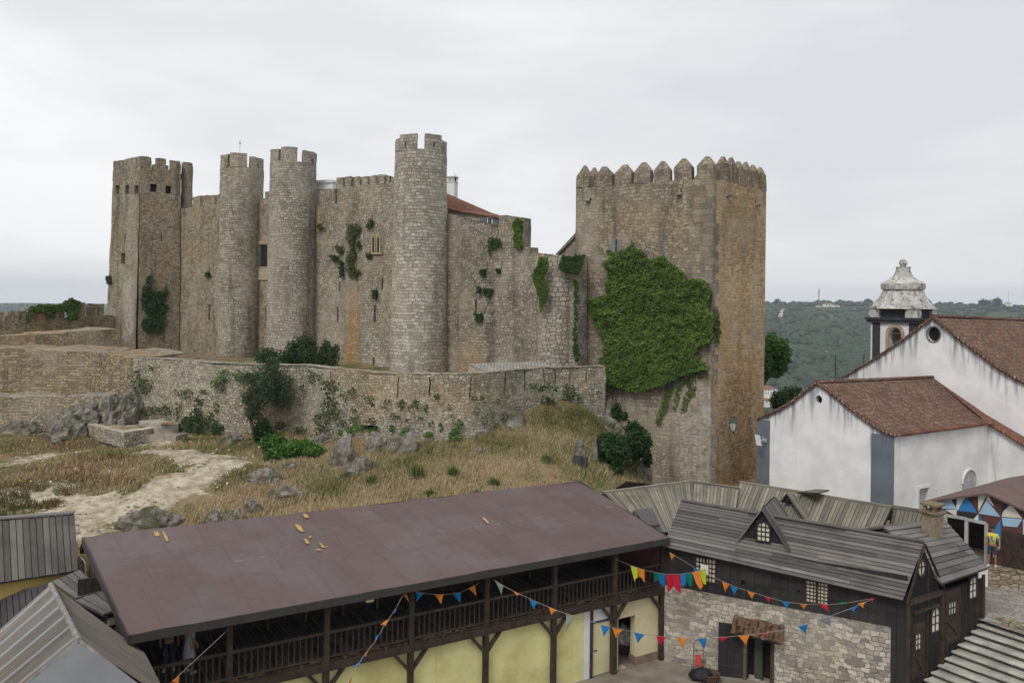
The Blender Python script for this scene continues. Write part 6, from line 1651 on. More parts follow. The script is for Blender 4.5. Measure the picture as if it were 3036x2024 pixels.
mb.build('wall', [M['white'], simple('belfry_shade', (.16, .13, .11), .95, .3, 3, .1)], T)
mb = MB(); aw = .22   # arch surround
mb.beam(fB.P(sa0-aw/2, -.05, zb_+3), fB.P(sa0-aw/2, -.05, zsp), aw, .12, up=fB.b); mb.beam(fB.P(sa1+aw/2, -.05, zb_+3), fB.P(sa1+aw/2, -.05, zsp), aw, .12, up=fB.b)
for k in range(n):
    P2 = lambda j: fB.P(cx-(r_+aw/2)*math.cos(PI*j/n), -.05, zsp+(r_+aw/2)*math.sin(PI*j/n)); mb.beam(P2(k), P2(k+1), aw, .12, up=fB.b)
mb.build('arch_surround', M['dress'], T)
for fr_, (x0, x1), L_ in ((fB, (1180, 1238), Lb), (fB, (1462, 1513), Lb)):
    mb = MB(); s0, s1 = fr_.hit(*QC(x0, 600))[0], fr_.hit(*QC(x1, 600))[0]; fr_.box(mb, s0, s1, -.06, .02, zb_, zsh); mb.build('pilaster', M['darkband'], T)
mb = MB(); fB2.box(mb, 0, .5, -.05, .02, zb_, zsh); fB2.box(mb, Lb-.5, Lb, -.05, .02, zb_, zsh); mb.build('pilaster', M['darkband'], T)
z_c0, z_c1 = zsh, hz(1340, 500)[1]; z_p = hz(1340, 432)[1]
mb = MB(); fB.box(mb, -.22, Lb+.22, -.22, Lb+.22, z_c0, z_c0+(z_c1-z_c0)*.55); fB.box(mb, -.32, Lb+.32, -.32, Lb+.32, z_c0+(z_c1-z_c0)*.55, z_c1)
mb.build('cornice', M['darkband'], T)
mb = MB(); fB.box(mb, .1, Lb-.1, .1, Lb-.1, z_c1, z_p); mb.build('attic', M['darkband'], T)
for a, b in ((-.1, -.1), (Lb-.75, -.1), (Lb-.75, Lb-.75), (-.1, Lb-.75)):
    mb = MB(); fB.box(mb, a, a+.85, b, b+.85, z_c1, z_p); fB.box(mb, a-.06, a+.91, b-.06, b+.91, z_p, z_p+.08); mb.lathe(fB.P(a+.42, b+.42, z_p+.08), [(.3, 0), (.32, .12), (.1, .3), (0, .42)], 8); mb.build('pinnacle', M['greystone'], T, fine=.03)
ctr = fB.P(Lb/2, Lb/2, 0); kx = ctr.y/FPX/2.6133
cxp = proj((ctr.x, ctr.y, z_c1))
zy = lambda y: Pd(cxp[0], QC(0, y)[1], ctr.y).z
prof = [(235, 432), (222, 415), (196, 375), (188, 358), (176, 356), (160, 330), (148, 298), (140, 296), (140, 290), (154, 282), (160, 262), (156, 238), (136, 224), (100, 205), (72, 180), (56, 150), (50, 122), (52, 116), (54, 108), (20, 108), (18, 100), (30, 88), (31, 72), (22, 56), (10, 49), (0, 47)]
mb = MB(); mb.lathe(V((ctr.x, ctr.y, 0)), [(r*kx, zy(y)) for r, y in prof[:19]], 8, a0=math.atan2(fB.d.y, fB.d.x)+PI/8); mb.build('dome', M['greystone'], T, smooth=30, weld=True)
mb = MB(); mb.lathe(V((ctr.x, ctr.y, 0)), [(r*kx, zy(y)) for r, y in prof[18:]], 16); mb.build('finial', M['greystone'], T, smooth=60, weld=True)

# thin poles, hill mast
for (x, y0, y1, Y, lab, nm) in ((890, 970, 788, 58, 'thin dark pole rising behind the chapel ridge, left of the pair', 'pole'), (1110, 900, 783, 60, 'thin dark pole just left of the bell tower, right of the pair', 'pole')):
    mb = MB(); a, b = Pd(*QC(x, y0), Y), Pd(*QC(x, y1), Y); mb.tube([V((a.x, a.y, 2)), V((a.x, a.y, b.z))], .05, 6); o = mb.build(nm, M['dkmetal']); tag(o, lab, 'pole', 'poles behind the church')

# wall clutter: lantern, flat panel
T = thing('wall_lantern', 'green street lantern with frosted panes on a bracket at the foot of the keep', 'lantern', Pd(2172, 1287, 49.0))
Lp = Pd(2174, 1262, 49.2); 
M['green'] = simple('dark_green_iron', (.02, .05, .04), .5, .1, 4, 0, .4); M['frost'] = simple('frosted_pane', (.5, .52, .44), .4, .05, 4, 0)
mb = MB(); mb.lathe(Lp, [(.13, -.3), (.24, .2), ], 6); mb.build('glass', M['frost'], T)
mb = MB()
for k in range(6):
    a = 2*PI*k/6; P2 = lambda r, z: Lp+V((r*math.cos(a), r*math.sin(a), z)); mb.beam(P2(.135, -.3), P2(.25, .2), .025, .025)
mb.lathe(Lp, [(.27, .2), (.25, .24), (.12, .36), (.08, .42), (.05, .5), (0, .52)], 8); mb.lathe(Lp, [(0, -.42), (.05, -.38), (.14, -.32), (.14, -.29)], 8); mb.build('frame', M['green'], T)
wp = fS.hit(2174, 1290); wq = fS.P(wp[0], 0, wp[1]); mb = MB(); mb.tube([Lp+V((0, 0, -.4)), Lp+V((0.1, .1, -.55)), V((wq.x, wq.y, Lp.z-.5))], .025, 6); mb.build('bracket', M['green'], T)
T = thing('panel_antenna', 'flat white panel antenna on an arm at the left corner of the chapel', 'antenna', Pd(2255, 1320, 48.6))
A = [Pd(*QC(x, y), 48.3) for x, y in ((262, 1402), (305, 1412), (318, 1495), (278, 1485))]
mb = MB(); mb.slab(A, .06); mb.build('panel', M['wmetal'], T)
mb = MB(); c = (A[1]+A[2])/2; w_ = fG.P(.5, 0, c.z-.05); mb.tube([c, c+V((.25, .1, .1)), w_], .03, 6); mb.tube([c+V((.1, 0, .25)), c+V((.35, .1, 0))], .02, 6); mb.obox(w_-fG.b*.08, V((1, 0, 0)), V((0, 1, 0)), V((0, 0, 1)), .08, .08, .1); mb.build('arm', M['wmetal'], T)

# ------------------------------------------------------------------ street side: mural building, parapet, stairs
zt2 = 3.25
mZ = zt2
pf = Pz(*Q4(2075, 690), zt2)   # near the feet of the person
fm0 = Pz(*Q4(1745, 560), zt2-0.6); 
# facade plane: passes just behind the person, running like the gable walls of the church street
mo = Pz(*Q4(2060, 640), zt2); mdir = V((.75, -.66, 0)).normalized()
fM = Fr(mo, mo+mdir*8)
hM = lambda x, y: fM.hit(*Q4(x, y))
print('mural', mo, [hM(*q) for q in ((1620, 165), (2070, 95), (2352, 225))])
T = thing('mural_building', 'building with a brown roof and a facade painted in blue, white and maroon triangles', 'building', fM.P(0, 0, zt2))
gl, ga, gr = hM(1620, 165), hM(2070, 95), hM(2352, 225)
gr2 = (gr[0]+(gr[0]-ga[0])*.9, gr[1]+(gr[1]-ga[1])*.9)
so = [hM(1745, 275)[0], hM(1895, 300)[0], hM(1920, 305)[0], hM(2062, 325)[0]]
dz0 = hM(1815, 278)[1]; dz1 = hM(1990, 318)[1]
M['mbase'] = simple('maroon_board', (.085, .035, .032), .85, .15, 2, .15)
cols = {'b': simple('mural_blue', (.03, .16, .38), .7, .08, 2, 0), 'l': simple('mural_pale_blue', (.33, .50, .66), .7, .08, 2, 0), 'w': simple('mural_cream', (.58, .56, .50), .7, .08, 2, 0), 'k': simple('mural_black', (.025, .03, .03), .7, .1, 2, 0), 'm': M['mbase']}
mb = MB()
pts = [gl, ga, gr2]
def topm(u):
    for (a, za), (b, zb_) in zip(pts, pts[1:]):
        if a <= u <= b: return za+(zb_-za)*(u-a)/(b-a)
    return pts[0][1] if u < pts[0][0] else pts[-1][1]
us = sorted({gl[0], ga[0], gr2[0], *so})
for a, b in zip(us, us[1:]):
    c = (a+b)/2; z0 = 1.5
    if so[0] < c < so[1]: z0 = dz0
    if so[2] < c < so[3]: z0 = dz1
    mb.face([fM.P(a, 0, z0), fM.P(b, 0, z0), fM.P(b, 0, topm(b)), fM.P(a, 0, topm(a))])
mb.build('facade', M['mbase'], T)
tri = [('w', [(1690, 165), (1785, 140), (1830, 215)]), ('l', [(1700, 215), (1740, 150), (1820, 170), (1850, 222)]), ('w', [(1740, 225), (1830, 225), (1830, 275)]), ('k', [(1790, 143), (1826, 130), (1826, 212)]), ('w', [(1830, 130), (1905, 118), (1832, 235)]), ('b', [(1905, 120), (1990, 248), (1835, 232)]), ('k', [(1838, 238), (1985, 256), (1955, 298), (1838, 275)]),
       ('m', [(1912, 118), (1992, 108), (1992, 240)]), ('w', [(1996, 108), (2070, 98), (1998, 240)]), ('l', [(2062, 150), (2170, 280), (2000, 255)]), ('w', [(2070, 98), (2120, 200), (2062, 148)]), ('k', [(2185, 150), (2240, 160), (2176, 262)]), ('w', [(2250, 180), (2340, 292), (2178, 278), (2190, 240)]), ('l', [(2180, 285), (2340, 298), (2300, 360), (2190, 350)]), ('w', [(1960, 300), (1998, 258), (1998, 308)]), ('b', [(2000, 262), (2030, 310), (2000, 306)]), ('b', [(2105, 400), (2172, 300), (2172, 505)]), ('w', [(2110, 510), (2165, 508), (2112, 600)]), ('l', [(2345, 300), (2420, 310), (2420, 560), (2346, 560)])]
for k, (c, pp) in enumerate(tri):
    mb = MB(); mb.slab([fM.P(hM(x, y)[0], -.012-.001*(k % 5), hM(x, y)[1]) for x, y in pp], .008, n=fM.n); mb.build('painted_triangle', cols[c], T)
mb = MB(); fM.box(mb, so[0]-.5, so[3]+.2, 2.2, 2.3, 1.5, dz0+.2); mb.build('interior', M['dark_in'], T)
mb = MB(); w_ = .07
for s in (so[0], (so[1]+so[2])/2, so[3]): fM.box(mb, s-w_, s+w_, -.06, .08, 1.5, dz0 if s < so[2]-.1 else dz1)
mb.beam(fM.P(so[0], -.03, dz0), fM.P((so[1]+so[2])/2, -.03, dz0), .12, .12, up=fM.b); mb.beam(fM.P((so[1]+so[2])/2, -.03, dz1+.04), fM.P(so[3], -.03, dz1), .12, .12, up=fM.b)
mb.build('door_frame', simple('grey_frame', (.34, .34, .33), .7, .1, 3, .1), T)
# dark cross-braced door at right
s0, s1 = hM(2180, 550)[0], hM(2352, 550)[0]+.8; zt_ = hM(2260, 400)[1]
mb = MB(); fM.box(mb, s0, s1, -.05, 0, zt2-.3, zt_); mb.beam(fM.P(s0+.1, -.07, zt_-.2), fM.P((s0+s1)/2, -.07, zt2), .1, .04, up=fM.b); mb.beam(fM.P((s0+s1)/2, -.075, zt_-.2), fM.P(s0+.1, -.075, zt2), .1, .04, up=fM.b); mb.build('braced_door', simple('dark_brown_door', (.045, .03, .025), .8, .3, 3, .3), T)
mb = MB(); bk = V((.80, .60, 0))*9; a = fM.P(gl[0]-.3, -.3, gl[1]); b = fM.P(ga[0], -.3, ga[1]+.06); c = fM.P(gr2[0]+.3, -.3, gr2[1])
mb.slab([a, b, b+bk, a+bk], .08); mb.slab([b, c, c+bk, b+bk], .08); w0_ = fM.P(gr2[0], 0, 0); mw_ = MB(); mw_.slab([w0_+V((0, 0, 2)), w0_+bk+V((0, 0, 2)), w0_+bk+V((0, 0, gr2[1]-.1)), w0_+V((0, 0, gr2[1]-.1))], .2); mw_.build('side_wall', M['church'], T)
mb.build('roof', simple('mural_roof', (.12, .078, .068), .7, .15, 1, .15), T)

# parapet below the person
pL = Pz(*Q4(2078, 672), zt2); pR = Pz(*Q4(2352, 705), zt2); fP = Fr(pL, pR)
zpb = 2.45
T = thing('parapet', 'low stone parapet holding up the terrace where the person in yellow stands', 'wall', fP.P(0, 0, zpb))
mPar = stone('parapet_stone', (.14, .12, .095), (.40, .35, .28), bw=.42, bh=.2, seed=41, dirt=.3, mline=.9)
mb = MB(); mb.panel(fP.f, 0, fP.L+4, zpb-.3, zt2-.06, [], .1, .6); fP.box(mb, 0, fP.L+4, .01, .5, zpb-.3, zt2-.06, skip='f'); mb.build('wall', mPar, T, rough=.03)
mb = MB(); s = 0
while s < fP.L+4: l = random.uniform(.5, .8); fP.box(mb, s, s+l-.015, -.04, .5, zt2-.06, zt2+.02); s += l
mb.build('coping', mPar, T, fine=.01)
mb = MB(); fP.box(mb, -.36, -.02, -.05, .3, zpb-.3, zt2+.0); mb.build('end_pillar', M['white'], T)
mb = MB(); tp_ = [fP.P(-.02, .45, zt2-.02), fP.P(fP.L+5, .45, zt2-.02), fP.P(fP.L+5, 6, zt2-.02), fP.P(-1.2, 6, zt2-.02)]; mb.face(tp_, t=.5); tag(mb.build('terrace', M['street']), kind='structure')
mb = MB(); u = SFR; q = [SFR.P(sD-.3, -9, 2.46), SFR.P(sD+14, -9, 2.46), SFR.P(sD+14, 9, 2.46), SFR.P(sD-.3, 9, 2.46)]
mb.face(q, t=.5); tag(mb.build('street', M['street']), kind='structure')

# stairs
T = thing('staircase', 'wide grey stone staircase climbing beside the dark timber house', 'stairs', SFR.P(sD-3, -3, 0))
stp = [Q4(*q) for q in ((1970, 1082), (1930, 1130), (1885, 1180), (1840, 1232), (1800, 1280), (1755, 1330), (1710, 1380), (1668, 1430), (1625, 1482), (1572, 1535), (1525, 1590), (1480, 1650))]
sd_ = SFR
h = [sd_.hit(*q) for q in stp]; print('steps', h[0], h[9])
ns = len(stp); M['tread'] = simple('stair_tread', (.40, .39, .35), .95, .25, 1.5, .4); M['riser'] = simple('stair_riser', (.085, .08, .07), .95, .3, 2, .4)
top = (sD+.02, 2.45)
s9, z9 = h[9]
run = (top[0]-s9)/9; rise = (top[1]-z9)/9
print('run rise', run, rise)
skew = .0
for k in range(0, 15):
    z = top[1]-rise*k; s = top[0]-run*k
    mb = MB(); mb2_ = None
    f = lambda u, v, w: SFR.P(s-(.0)+w+u*.0, -u, v)
    g0 = SFR.P(s, -.04, 0); 
    # stone slabs with slight gaps and uneven noses
    u = .04; P3 = lambda uu, dd, zz: SFR.P(s+dd+uu*.03, -uu, zz)
    mb.face([P3(.04, 0, z), P3(9, 0, z), P3(9, run+.1, z), P3(.04, run+.1, z)])
    n = 14
    for i in range(n):
        a, b = .04+8.96*i/n, .04+8.96*(i+1)/n; j = random.uniform(-.02, .02)
        Q = [P3(a, -.05+j, z+.02), P3(b-.01, -.05+j, z+.02), P3(b-.01, .12, z+.02), P3(a, .12, z+.02)]
        mb.slab(Q, .05, n=V((0, 0, 1)))
    st_ = mb.build('tread', M['tread'], T, fine=.008)
    mb = MB(); mb.face([P3(.04, .03, z-rise-.01), P3(9, .03, z-rise-.01), P3(9, .03, z-.02), P3(.04, .03, z-.02)]); mb.build('riser', M['riser'], st_)
mb = MB(); a = Pz(*Q4(2195, 1100), 2.5); b = Pz(*Q4(2352, 1142), 2.5); mb.beam(a, b+(b-a)*1.5, .35, .3); tag(mb.build('kerb', mPar, fine=.02), 'dark stone kerb lying across the top of the stairs at the right edge', 'kerb')

# ------------------------------------------------------------------ people
def skin_mesh(name, nodes, edges, mat, parent, sub=2):
    me = bpy.data.meshes.new(name); me.from_pydata([n[0] for n in nodes], edges, []); me.materials.append(mat)
    o = bpy.data.objects.new(name, me); COL.objects.link(o); o.parent = parent
    sk = o.modifiers.new('skin', 'SKIN'); sk.use_smooth_shade = True
    for i, n in enumerate(nodes):
        v = me.skin_vertices[0].data[i]; r = n[1]; v.radius = (r, r) if not isinstance(r, tuple) else r; v.use_root = (i == 0)
    ss_ = o.modifiers.new('sub', 'SUBSURF'); ss_.levels = sub; ss_.render_levels = sub
    return o
M['skin'] = simple('skin', (.36, .20, .13), .6, .08, 5, 0, .3); M['hair'] = simple('dark_hair', (.02, .014, .010), .7, .2, 9, .2)
def person(label, pos, rz, H, shirt, legs_c, long_legs=False, shoe=(.55, .55, .55), dress=False, arm=0):
    T = thing('person', label, 'person', pos); T.rotation_euler = (0, 0, rz); k = H/1.7
    S = lambda x, y, z: (x*k, y*k, z*k)
    N = [(S(0, 0, .93), .115*k), (S(0, 0, 1.12), .105*k), (S(0, 0, 1.32), .125*k), (S(0, .0, 1.45), .05*k), (S(0, -.01, 1.52), .05*k), (S(0, -.015, 1.60), .088*k), (S(0, -.01, 1.66), .07*k),
         (S(.17, 0, 1.37), .055*k), (S(.24, .02+arm*.0, 1.12), .04*k), (S(.25+.02, -.08, .90), .03*k), (S(.27, -.11, .84), .026*k),
         (S(-.17, 0, 1.37), .055*k), (S(-.25, .02, 1.12), .04*k), (S(-.26, -.10-arm*.12, .92+arm*.1), .03*k), (S(-.24, -.14-arm*.15, .86+arm*.15), .026*k),
         (S(.09, 0, .86), .09*k), (S(.11, -.01, .50), .055*k), (S(.12, .02, .09), .036*k), (S(.13, -.09, .035), .034*k),
         (S(-.09, 0, .86), .09*k), (S(-.12, -.05, .50), .055*k), (S(-.14, .0, .09), .036*k), (S(-.15, -.11, .035), .034*k)]
    E = [(0, 1), (1, 2), (2, 3), (3, 4), (4, 5), (5, 6), (2, 7), (7, 8), (8, 9), (9, 10), (2, 11), (11, 12), (12, 13), (13, 14), (0, 15), (15, 16), (16, 17), (17, 18), (0, 19), (19, 20), (20, 21), (21, 22)]
    # fingers
    for hi, sg in ((10, 1), (14, -1)):
        hx, hy, hz_ = N[hi][0]
        for i, dx_ in enumerate((-.03, -.01, .01, .03)):
            N.append(((hx+dx_*k*.4, hy+dx_*k*.5-.01*k, hz_-(.07+.012*(1-abs(i-1.4)))*k), .009*k)); E.append((hi, len(N)-1))
        N.append(((hx-sg*.03*k, hy-.03*k, hz_-.02*k), .010*k)); E.append((hi, len(N)-1))
    skin_mesh('body', N, E, M['skin'], T)
    # face details
    mb = MB(); bm_o = worldloc(T)
    def put(mb, name, mt):   # build in local space
        mb.v = [tuple(V(p)+bm_o) for p in mb.v]; return mb.build(name, mt, T)
    mb = MB(); mb.lathe(V(S(0, .01, 1.60)), [(.001, -.02*k)]+[(.097*k*math.sin(a), .01*k+.115*k*(-math.cos(a))) for a in [PI*.52+PI*.48*i/6 for i in range(7)]], 12)
    mb.lathe(V(S(0, .035, 1.60)), [(.001, -.10*k)]+[(.085*k*math.sin(a), .01*k+.105*k*(-math.cos(a))) for a in [PI*.3+PI*.7*i/6 for i in range(7)]], 10); put(mb, 'hair', M['hair'])
    mb = MB()
    for sx in (-1, 1): mb.obox(V(S(sx*.033, -.098, 1.605)), V((1, 0, 0)), V((0, 1, 0)), V((0, 0, 1)), .012*k, .006*k, .006*k)
    put(mb, 'eyes', M['hair'])
    mb = MB(); mb.tube([S(0, -.10, 1.60), S(0, -.122, 1.575), S(0, -.10, 1.57)], [.008*k, .014*k, .01*k], 6); mb.obox(V(S(0, -.095, 1.545)), V((1, 0, 0)), V((0, 1, 0)), V((0, 0, 1)), .022*k, .008*k, .005*k)
    for sx in (-1, 1): mb.obox(V(S(sx*.088, .0, 1.595)), V((1, 0, 0)), V((0, 1, 0)), V((0, 0, 1)), .008*k, .018*k, .03*k)
    put(mb, 'face', M['skin'])
    if dress:
        nn_ = [(S(0, 0, 1.42), .085*k), (S(0, 0, 1.3), .15*k), (S(0, 0, 1.05), .14*k), (S(0, 0, .7), .2*k), (S(0, 0, .25), .25*k), (S(.17, 0, 1.36), .075*k), (S(.24, .02, 1.15), .062*k), (S(-.17, 0, 1.36), .075*k), (S(-.24, .02, 1.15), .062*k)]
        ee = [(0, 1), (1, 2), (2, 3), (3, 4), (1, 5), (5, 6), (1, 7), (7, 8)]
        skin_mesh('robe', nn_, ee, shirt, T, 1)
    else:
        nn_ = [(S(0, 0, 1.42), .07*k), (S(0, 0, 1.33), .145*k), (S(0, 0, 1.12), .13*k), (S(0, 0, .9), .14*k), (S(.16, 0, 1.37), .072*k), (S(.225, .015, 1.2), .062*k), (S(-.16, 0, 1.37), .072*k), (S(-.225, .015, 1.2), .062*k)]
        skin_mesh('shirt', nn_, [(0, 1), (1, 2), (2, 3), (1, 4), (4, 5), (1, 6), (6, 7)], shirt, T, 1)
        zl = .12 if long_legs else .48
        nn_ = [(S(0, 0, .95), .125*k), (S(.09, 0, .86), .105*k), (S(.11, -.01, zl), .07*k), (S(-.09, 0, .86), .105*k), (S(-.125, -.05, zl), .07*k)]
        skin_mesh('trousers' if long_legs else 'shorts', nn_, [(0, 1), (1, 2), (0, 3), (3, 4)], legs_c, T, 1)
    for sx, fx, fy in ((1, .125, 0), (-1, -.145, -.02)):
        mb = MB(); mb.tube([S(fx, .05+fy, .05), S(fx, -.05+fy, .045), S(fx+sx*.01, -.14+fy, .035)], [.05*k, .052*k, .035*k], 8); put(mb, 'shoe', simple('shoe_cloth', shoe, .8, .1, 5, .1))
    return T
fp = Pz(*Q4(2106, 668), zt2)
T = person('person in yellow printed t-shirt and dark shorts standing on the terrace at the right', (fp.x, fp.y, zt2+.02), R(-35), 1.66, simple('yellow_shirt', (.70, .62, .10), .85, .1, 4, .2), simple('dark_shorts', (.06, .065, .08), .9, .1, 4, .2), arm=1)
mb = MB(); w0 = worldloc(T); mb.v = []; 
for (x0, x1, z0, z1) in ((-.07, .02, 1.12, 1.3), (.0, .07, 1.05, 1.16)): mb.slab([w0+V((x0, -.158, z0)), w0+V((x1, -.158, z0)), w0+V((x1, -.158, z1)), w0+V((x0, -.158, z1))], .02)
mb.build('shirt_print', simple('teal_print', (.06, .22, .28), .8, .4, 20, 0), T)
ZB = ZF
sA_, _ = GFR.hit(*Q1(1310, 1340), 1.6); p1_ = GFR.P(sA_, 1.6, ZB)
person('person in a teal top in the shade of the gallery, left', tuple(p1_), R(20), 1.62, simple('teal_cloth', (.06, .26, .22), .85, .15, 4, .2), simple('dark_cloth', (.05, .05, .06), .9, .1, 4, .2), long_legs=True)
sB_, _ = GFR.hit(*Q1(1462, 1320), 1.1); p2_ = GFR.P(sB_, 1.1, ZB)
person('person in a long pale robe at the gallery railing, facing away', tuple(p2_), R(150), 1.62, simple('pale_robe', (.42, .42, .44), .9, .12, 4, .2), None, dress=True)

# ------------------------------------------------------------------ bunting
FC = {'o': (.80, .27, .04), 'b': (.02, .20, .50), 'g': (.30, .36, .30), 'r': (.55, .02, .05), 'y': (.58, .66, .05), 't': (.0, .19, .13), 's': (.20, .22, .25), 'p': (.70, .22, .05)}
FM = {}
for k_, v_ in FC.items():
    t = NT('bunting_'+{'o': 'orange', 'b': 'blue', 'g': 'grey_green', 'r': 'red', 'y': 'lime', 't': 'teal', 's': 'grey', 'p': 'dark_orange'}[k_], .8, .2)
    c = t.mix(t.noise(t.co('Pos'), 9, 3), tuple(x*.8 for x in v_), tuple(min(1, x*1.1) for x in v_)); t.base(c)
    tl = t.n('ShaderNodeBsdfTranslucent'); t.l(c, tl.inputs[0]); m_ = t.n('ShaderNodeMixShader'); m_.inputs[0].default_value = .3; t.l(t.b.outputs[0], m_.inputs[1]); t.l(tl.outputs[0], m_.inputs[2])
    t.l(m_.outputs[0], [n for n in t.t.nodes if n.type == 'OUTPUT_MATERIAL'][0].inputs[0]); FM[k_] = t.mat
M['cord'] = simple('cord', (.30, .28, .25), .9, .1, 9, 0)
def bunting(label, ends, nodes, flags, group='bunting over the courtyard'):
    """nodes: photo points along the cord with depth; flags: (colour, [photo points: two on the cord, then tip(s)])"""
    W = [Pd(x, y, Y) for x, y, Y in nodes]
    T = thing('bunting', label, 'bunting', tuple(W[0]), group)
    mb = MB(); mb.tube(W, .007, 5); mb.build('cord', M['cord'], T)
    xs_ = [proj(p)[0] for p in W]
    def dep(x, y):
        best, bd = nodes[0][2], 9e9
        for (x0, y0, Y0), (x1, y1, Y1) in zip(nodes, nodes[1:]):
            L2 = (x1-x0)**2+(y1-y0)**2; t_ = max(0, min(1, ((x-x0)*(x1-x0)+(y-y0)*(y1-y0))/L2)); d = math.hypot(x-x0-t_*(x1-x0), y-y0-t_*(y1-y0))
            if d < bd: bd = d; best = Y0+(Y1-Y0)*t_
        return best
    for c, pp in flags:
        Y_ = dep((pp[0][0]+pp[1][0])/2, (pp[0][1]+pp[1][1])/2); P_ = [Pd(x, y, Y_) for x, y in pp]
        tw = random.uniform(-.05, .05); 
        for i in range(2, len(P_)): P_[i] = P_[i] + V((0, tw+random.uniform(-.03, .03), 0)); 
        mb = MB(); n = 5
        a, b = P_[0], P_[1]
        if len(P_) == 3:
            c_ = P_[2]
            for i in range(n):
                f0 = lambda u, k: (a.lerp(b, u)).lerp(c_, k)+V((0, .035*math.sin(u*5+k*4)*k*(1-k)*4, 0))
                for j in range(3):
                    u0, u1 = j/3, (j+1)/3
                    mb.face([f0(u0, i/n), f0(u1, i/n), f0(u1, (i+1)/n), f0(u0, (i+1)/n)])
        else:   # swallow tail: tips pp[2] (under b) and pp[4] (under a), notch pp[3]
            mb.face([a, b, P_[2], P_[3]]); mb.face([a, P_[3], P_[4]])
        o = mb.build('pennant', FM[c], T, weld=True); o.data.shade_smooth()
q2 = lambda *a: [Q2(*p) for p in a]; q3 = lambda *a: [Q3(*p) for p in a]; q4 = lambda *a: [Q4(*p) for p in a]; q1 = lambda *a: [Q1(*p) for p in a]
yE = GFR.P(ps[4], 0, 0).y; yD = GFR.P(ps[3], 0, 0).y; yB = GFR.P(ps[1], 0, 0).y; yC = GFR.P(ps[2], 0, 0).y; yG = GFR.P(ps[6], 0, 0).y
bunting('string of orange and blue pennants hanging steeply from the gallery eave towards the camera', None,
        [(*Q2(1300, 870), yE-.3), (*Q2(1240, 985), yE-2), (*Q2(1150, 1120), yE-4), (*Q2(1080, 1240), yE-5.5), (*Q2(1000, 1340), yE-7), (*Q2(960, 1400), yE-8), (*Q2(900, 1480), yE-9), (*Q2(820, 1700), yE-11)],
        [('p', q2((1290, 882), (1325, 880), (1338, 940))), ('b', q2((1250, 962), (1222, 1020), (1232, 1036))), ('o', q2((1185, 1070), (1160, 1120), (1110, 1125))), ('b', q2((1112, 1190), (1078, 1245), (1075, 1215))), ('p', q2((1035, 1290), (995, 1355), (1003, 1370))), ('b', q2((970, 1392), (950, 1438), (900, 1450))), ('p', q2((898, 1510), (868, 1570), (880, 1600)))])
bunting('short garland of alternating blue and orange pennants right under the gallery eave', None,
        [(*Q2(1390, 860), yE-.35), (*Q2(1500, 878), yE+.0), (*Q2(1620, 882), yE+.4), (*Q2(1740, 865), yE+.8), (*Q2(1890, 790), yD-.35)],
        [('b', q2((1398, 865), (1455, 872), (1395, 940))), ('o', q2((1532, 878), (1606, 882), (1590, 952))), ('b', q2((1675, 880), (1740, 865), (1737, 945))), ('o', q2((1798, 835), (1850, 808), (1862, 893)))])
bunting('sagging string from the gallery post: grey-green, orange, blue, orange and grey pennants', None,
        [(*Q3(165, 765), yD-.3), (*Q3(240, 812), yD-.8), (*Q3(330, 860), yD-1.3), (*Q3(480, 930), yD-1.9), (*Q3(640, 1000), yD-2.5), (*Q3(790, 1048), yD-3.2), (*Q3(1000, 1115), yD-4.0)],
        [('g', q3((175, 770), (242, 815), (228, 888))), ('o', q3((305, 845), (372, 878), (350, 890))), ('b', q3((440, 918), (508, 945), (475, 996))), ('o', q3((593, 975), (655, 1002), (612, 1034))), ('g', q3((727, 1032), (792, 1050), (733, 1160)))])
yA = GA.y
bunting('longest bunting string, blue, orange and red, crossing low over the courtyard', None,
        [(*Q3(1000, 1117), yD-4.0), (*Q3(1160, 1150), yD-3.4), (*Q3(1330, 1190), yD-2.8), (*Q3(1460, 1205), yD-2.3), (*Q3(1640, 1218), yD-1.8), (*Q3(1800, 1220), yD-1.6), (*Q3(1960, 1210), yD-1.5), (*Q3(2140, 1195), yD-1.5), (*Q4(330, 1180), yD-1.4), (*Q4(470, 1160), yD-1.4), (*Q4(640, 1115), yD-1.4), (*Q4(820, 1060), yD-1.4), (*Q4(1020, 985), yD-1.3), (*Q4(1180, 915), yD-1.2)],
        [('b', q3((996, 1115), (1068, 1135), (1018, 1202))), ('o', q3((1085, 1138), (1162, 1155), (1115, 1222))), ('b', q3((1255, 1175), (1335, 1190), (1283, 1262))), ('r', q3((1423, 1200), (1500, 1208), (1465, 1285))), ('o', q3((1585, 1214), (1658, 1218), (1632, 1304))), ('b', q3((1745, 1218), (1820, 1220), (1800, 1303))), ('r', q3((1905, 1212), (1985, 1208), (1942, 1250))), ('o', q3((2060, 1198), (2148, 1192), (2125, 1276))), ('r', q3((2222, 1180), (2285, 1185), (2260, 1200))), ('s', q4((440, 1165), (502, 1150), (470, 1195))), ('b', q4((598, 1130), (675, 1110), (668, 1188))), ('s', q4((762, 1080), (850, 1052), (853, 1125))), ('b', q4((998, 992), (1062, 965), (1035, 1015))), ('o', q4((1065, 950), (1118, 938), (1105, 985))), ('r', q4((1145, 915), (1190, 905), (1188, 950)))])
yb1 = BFR.hit(*Q3(1810, 690)); pbw = BFR.P(yb1[0], -.6, 0).y
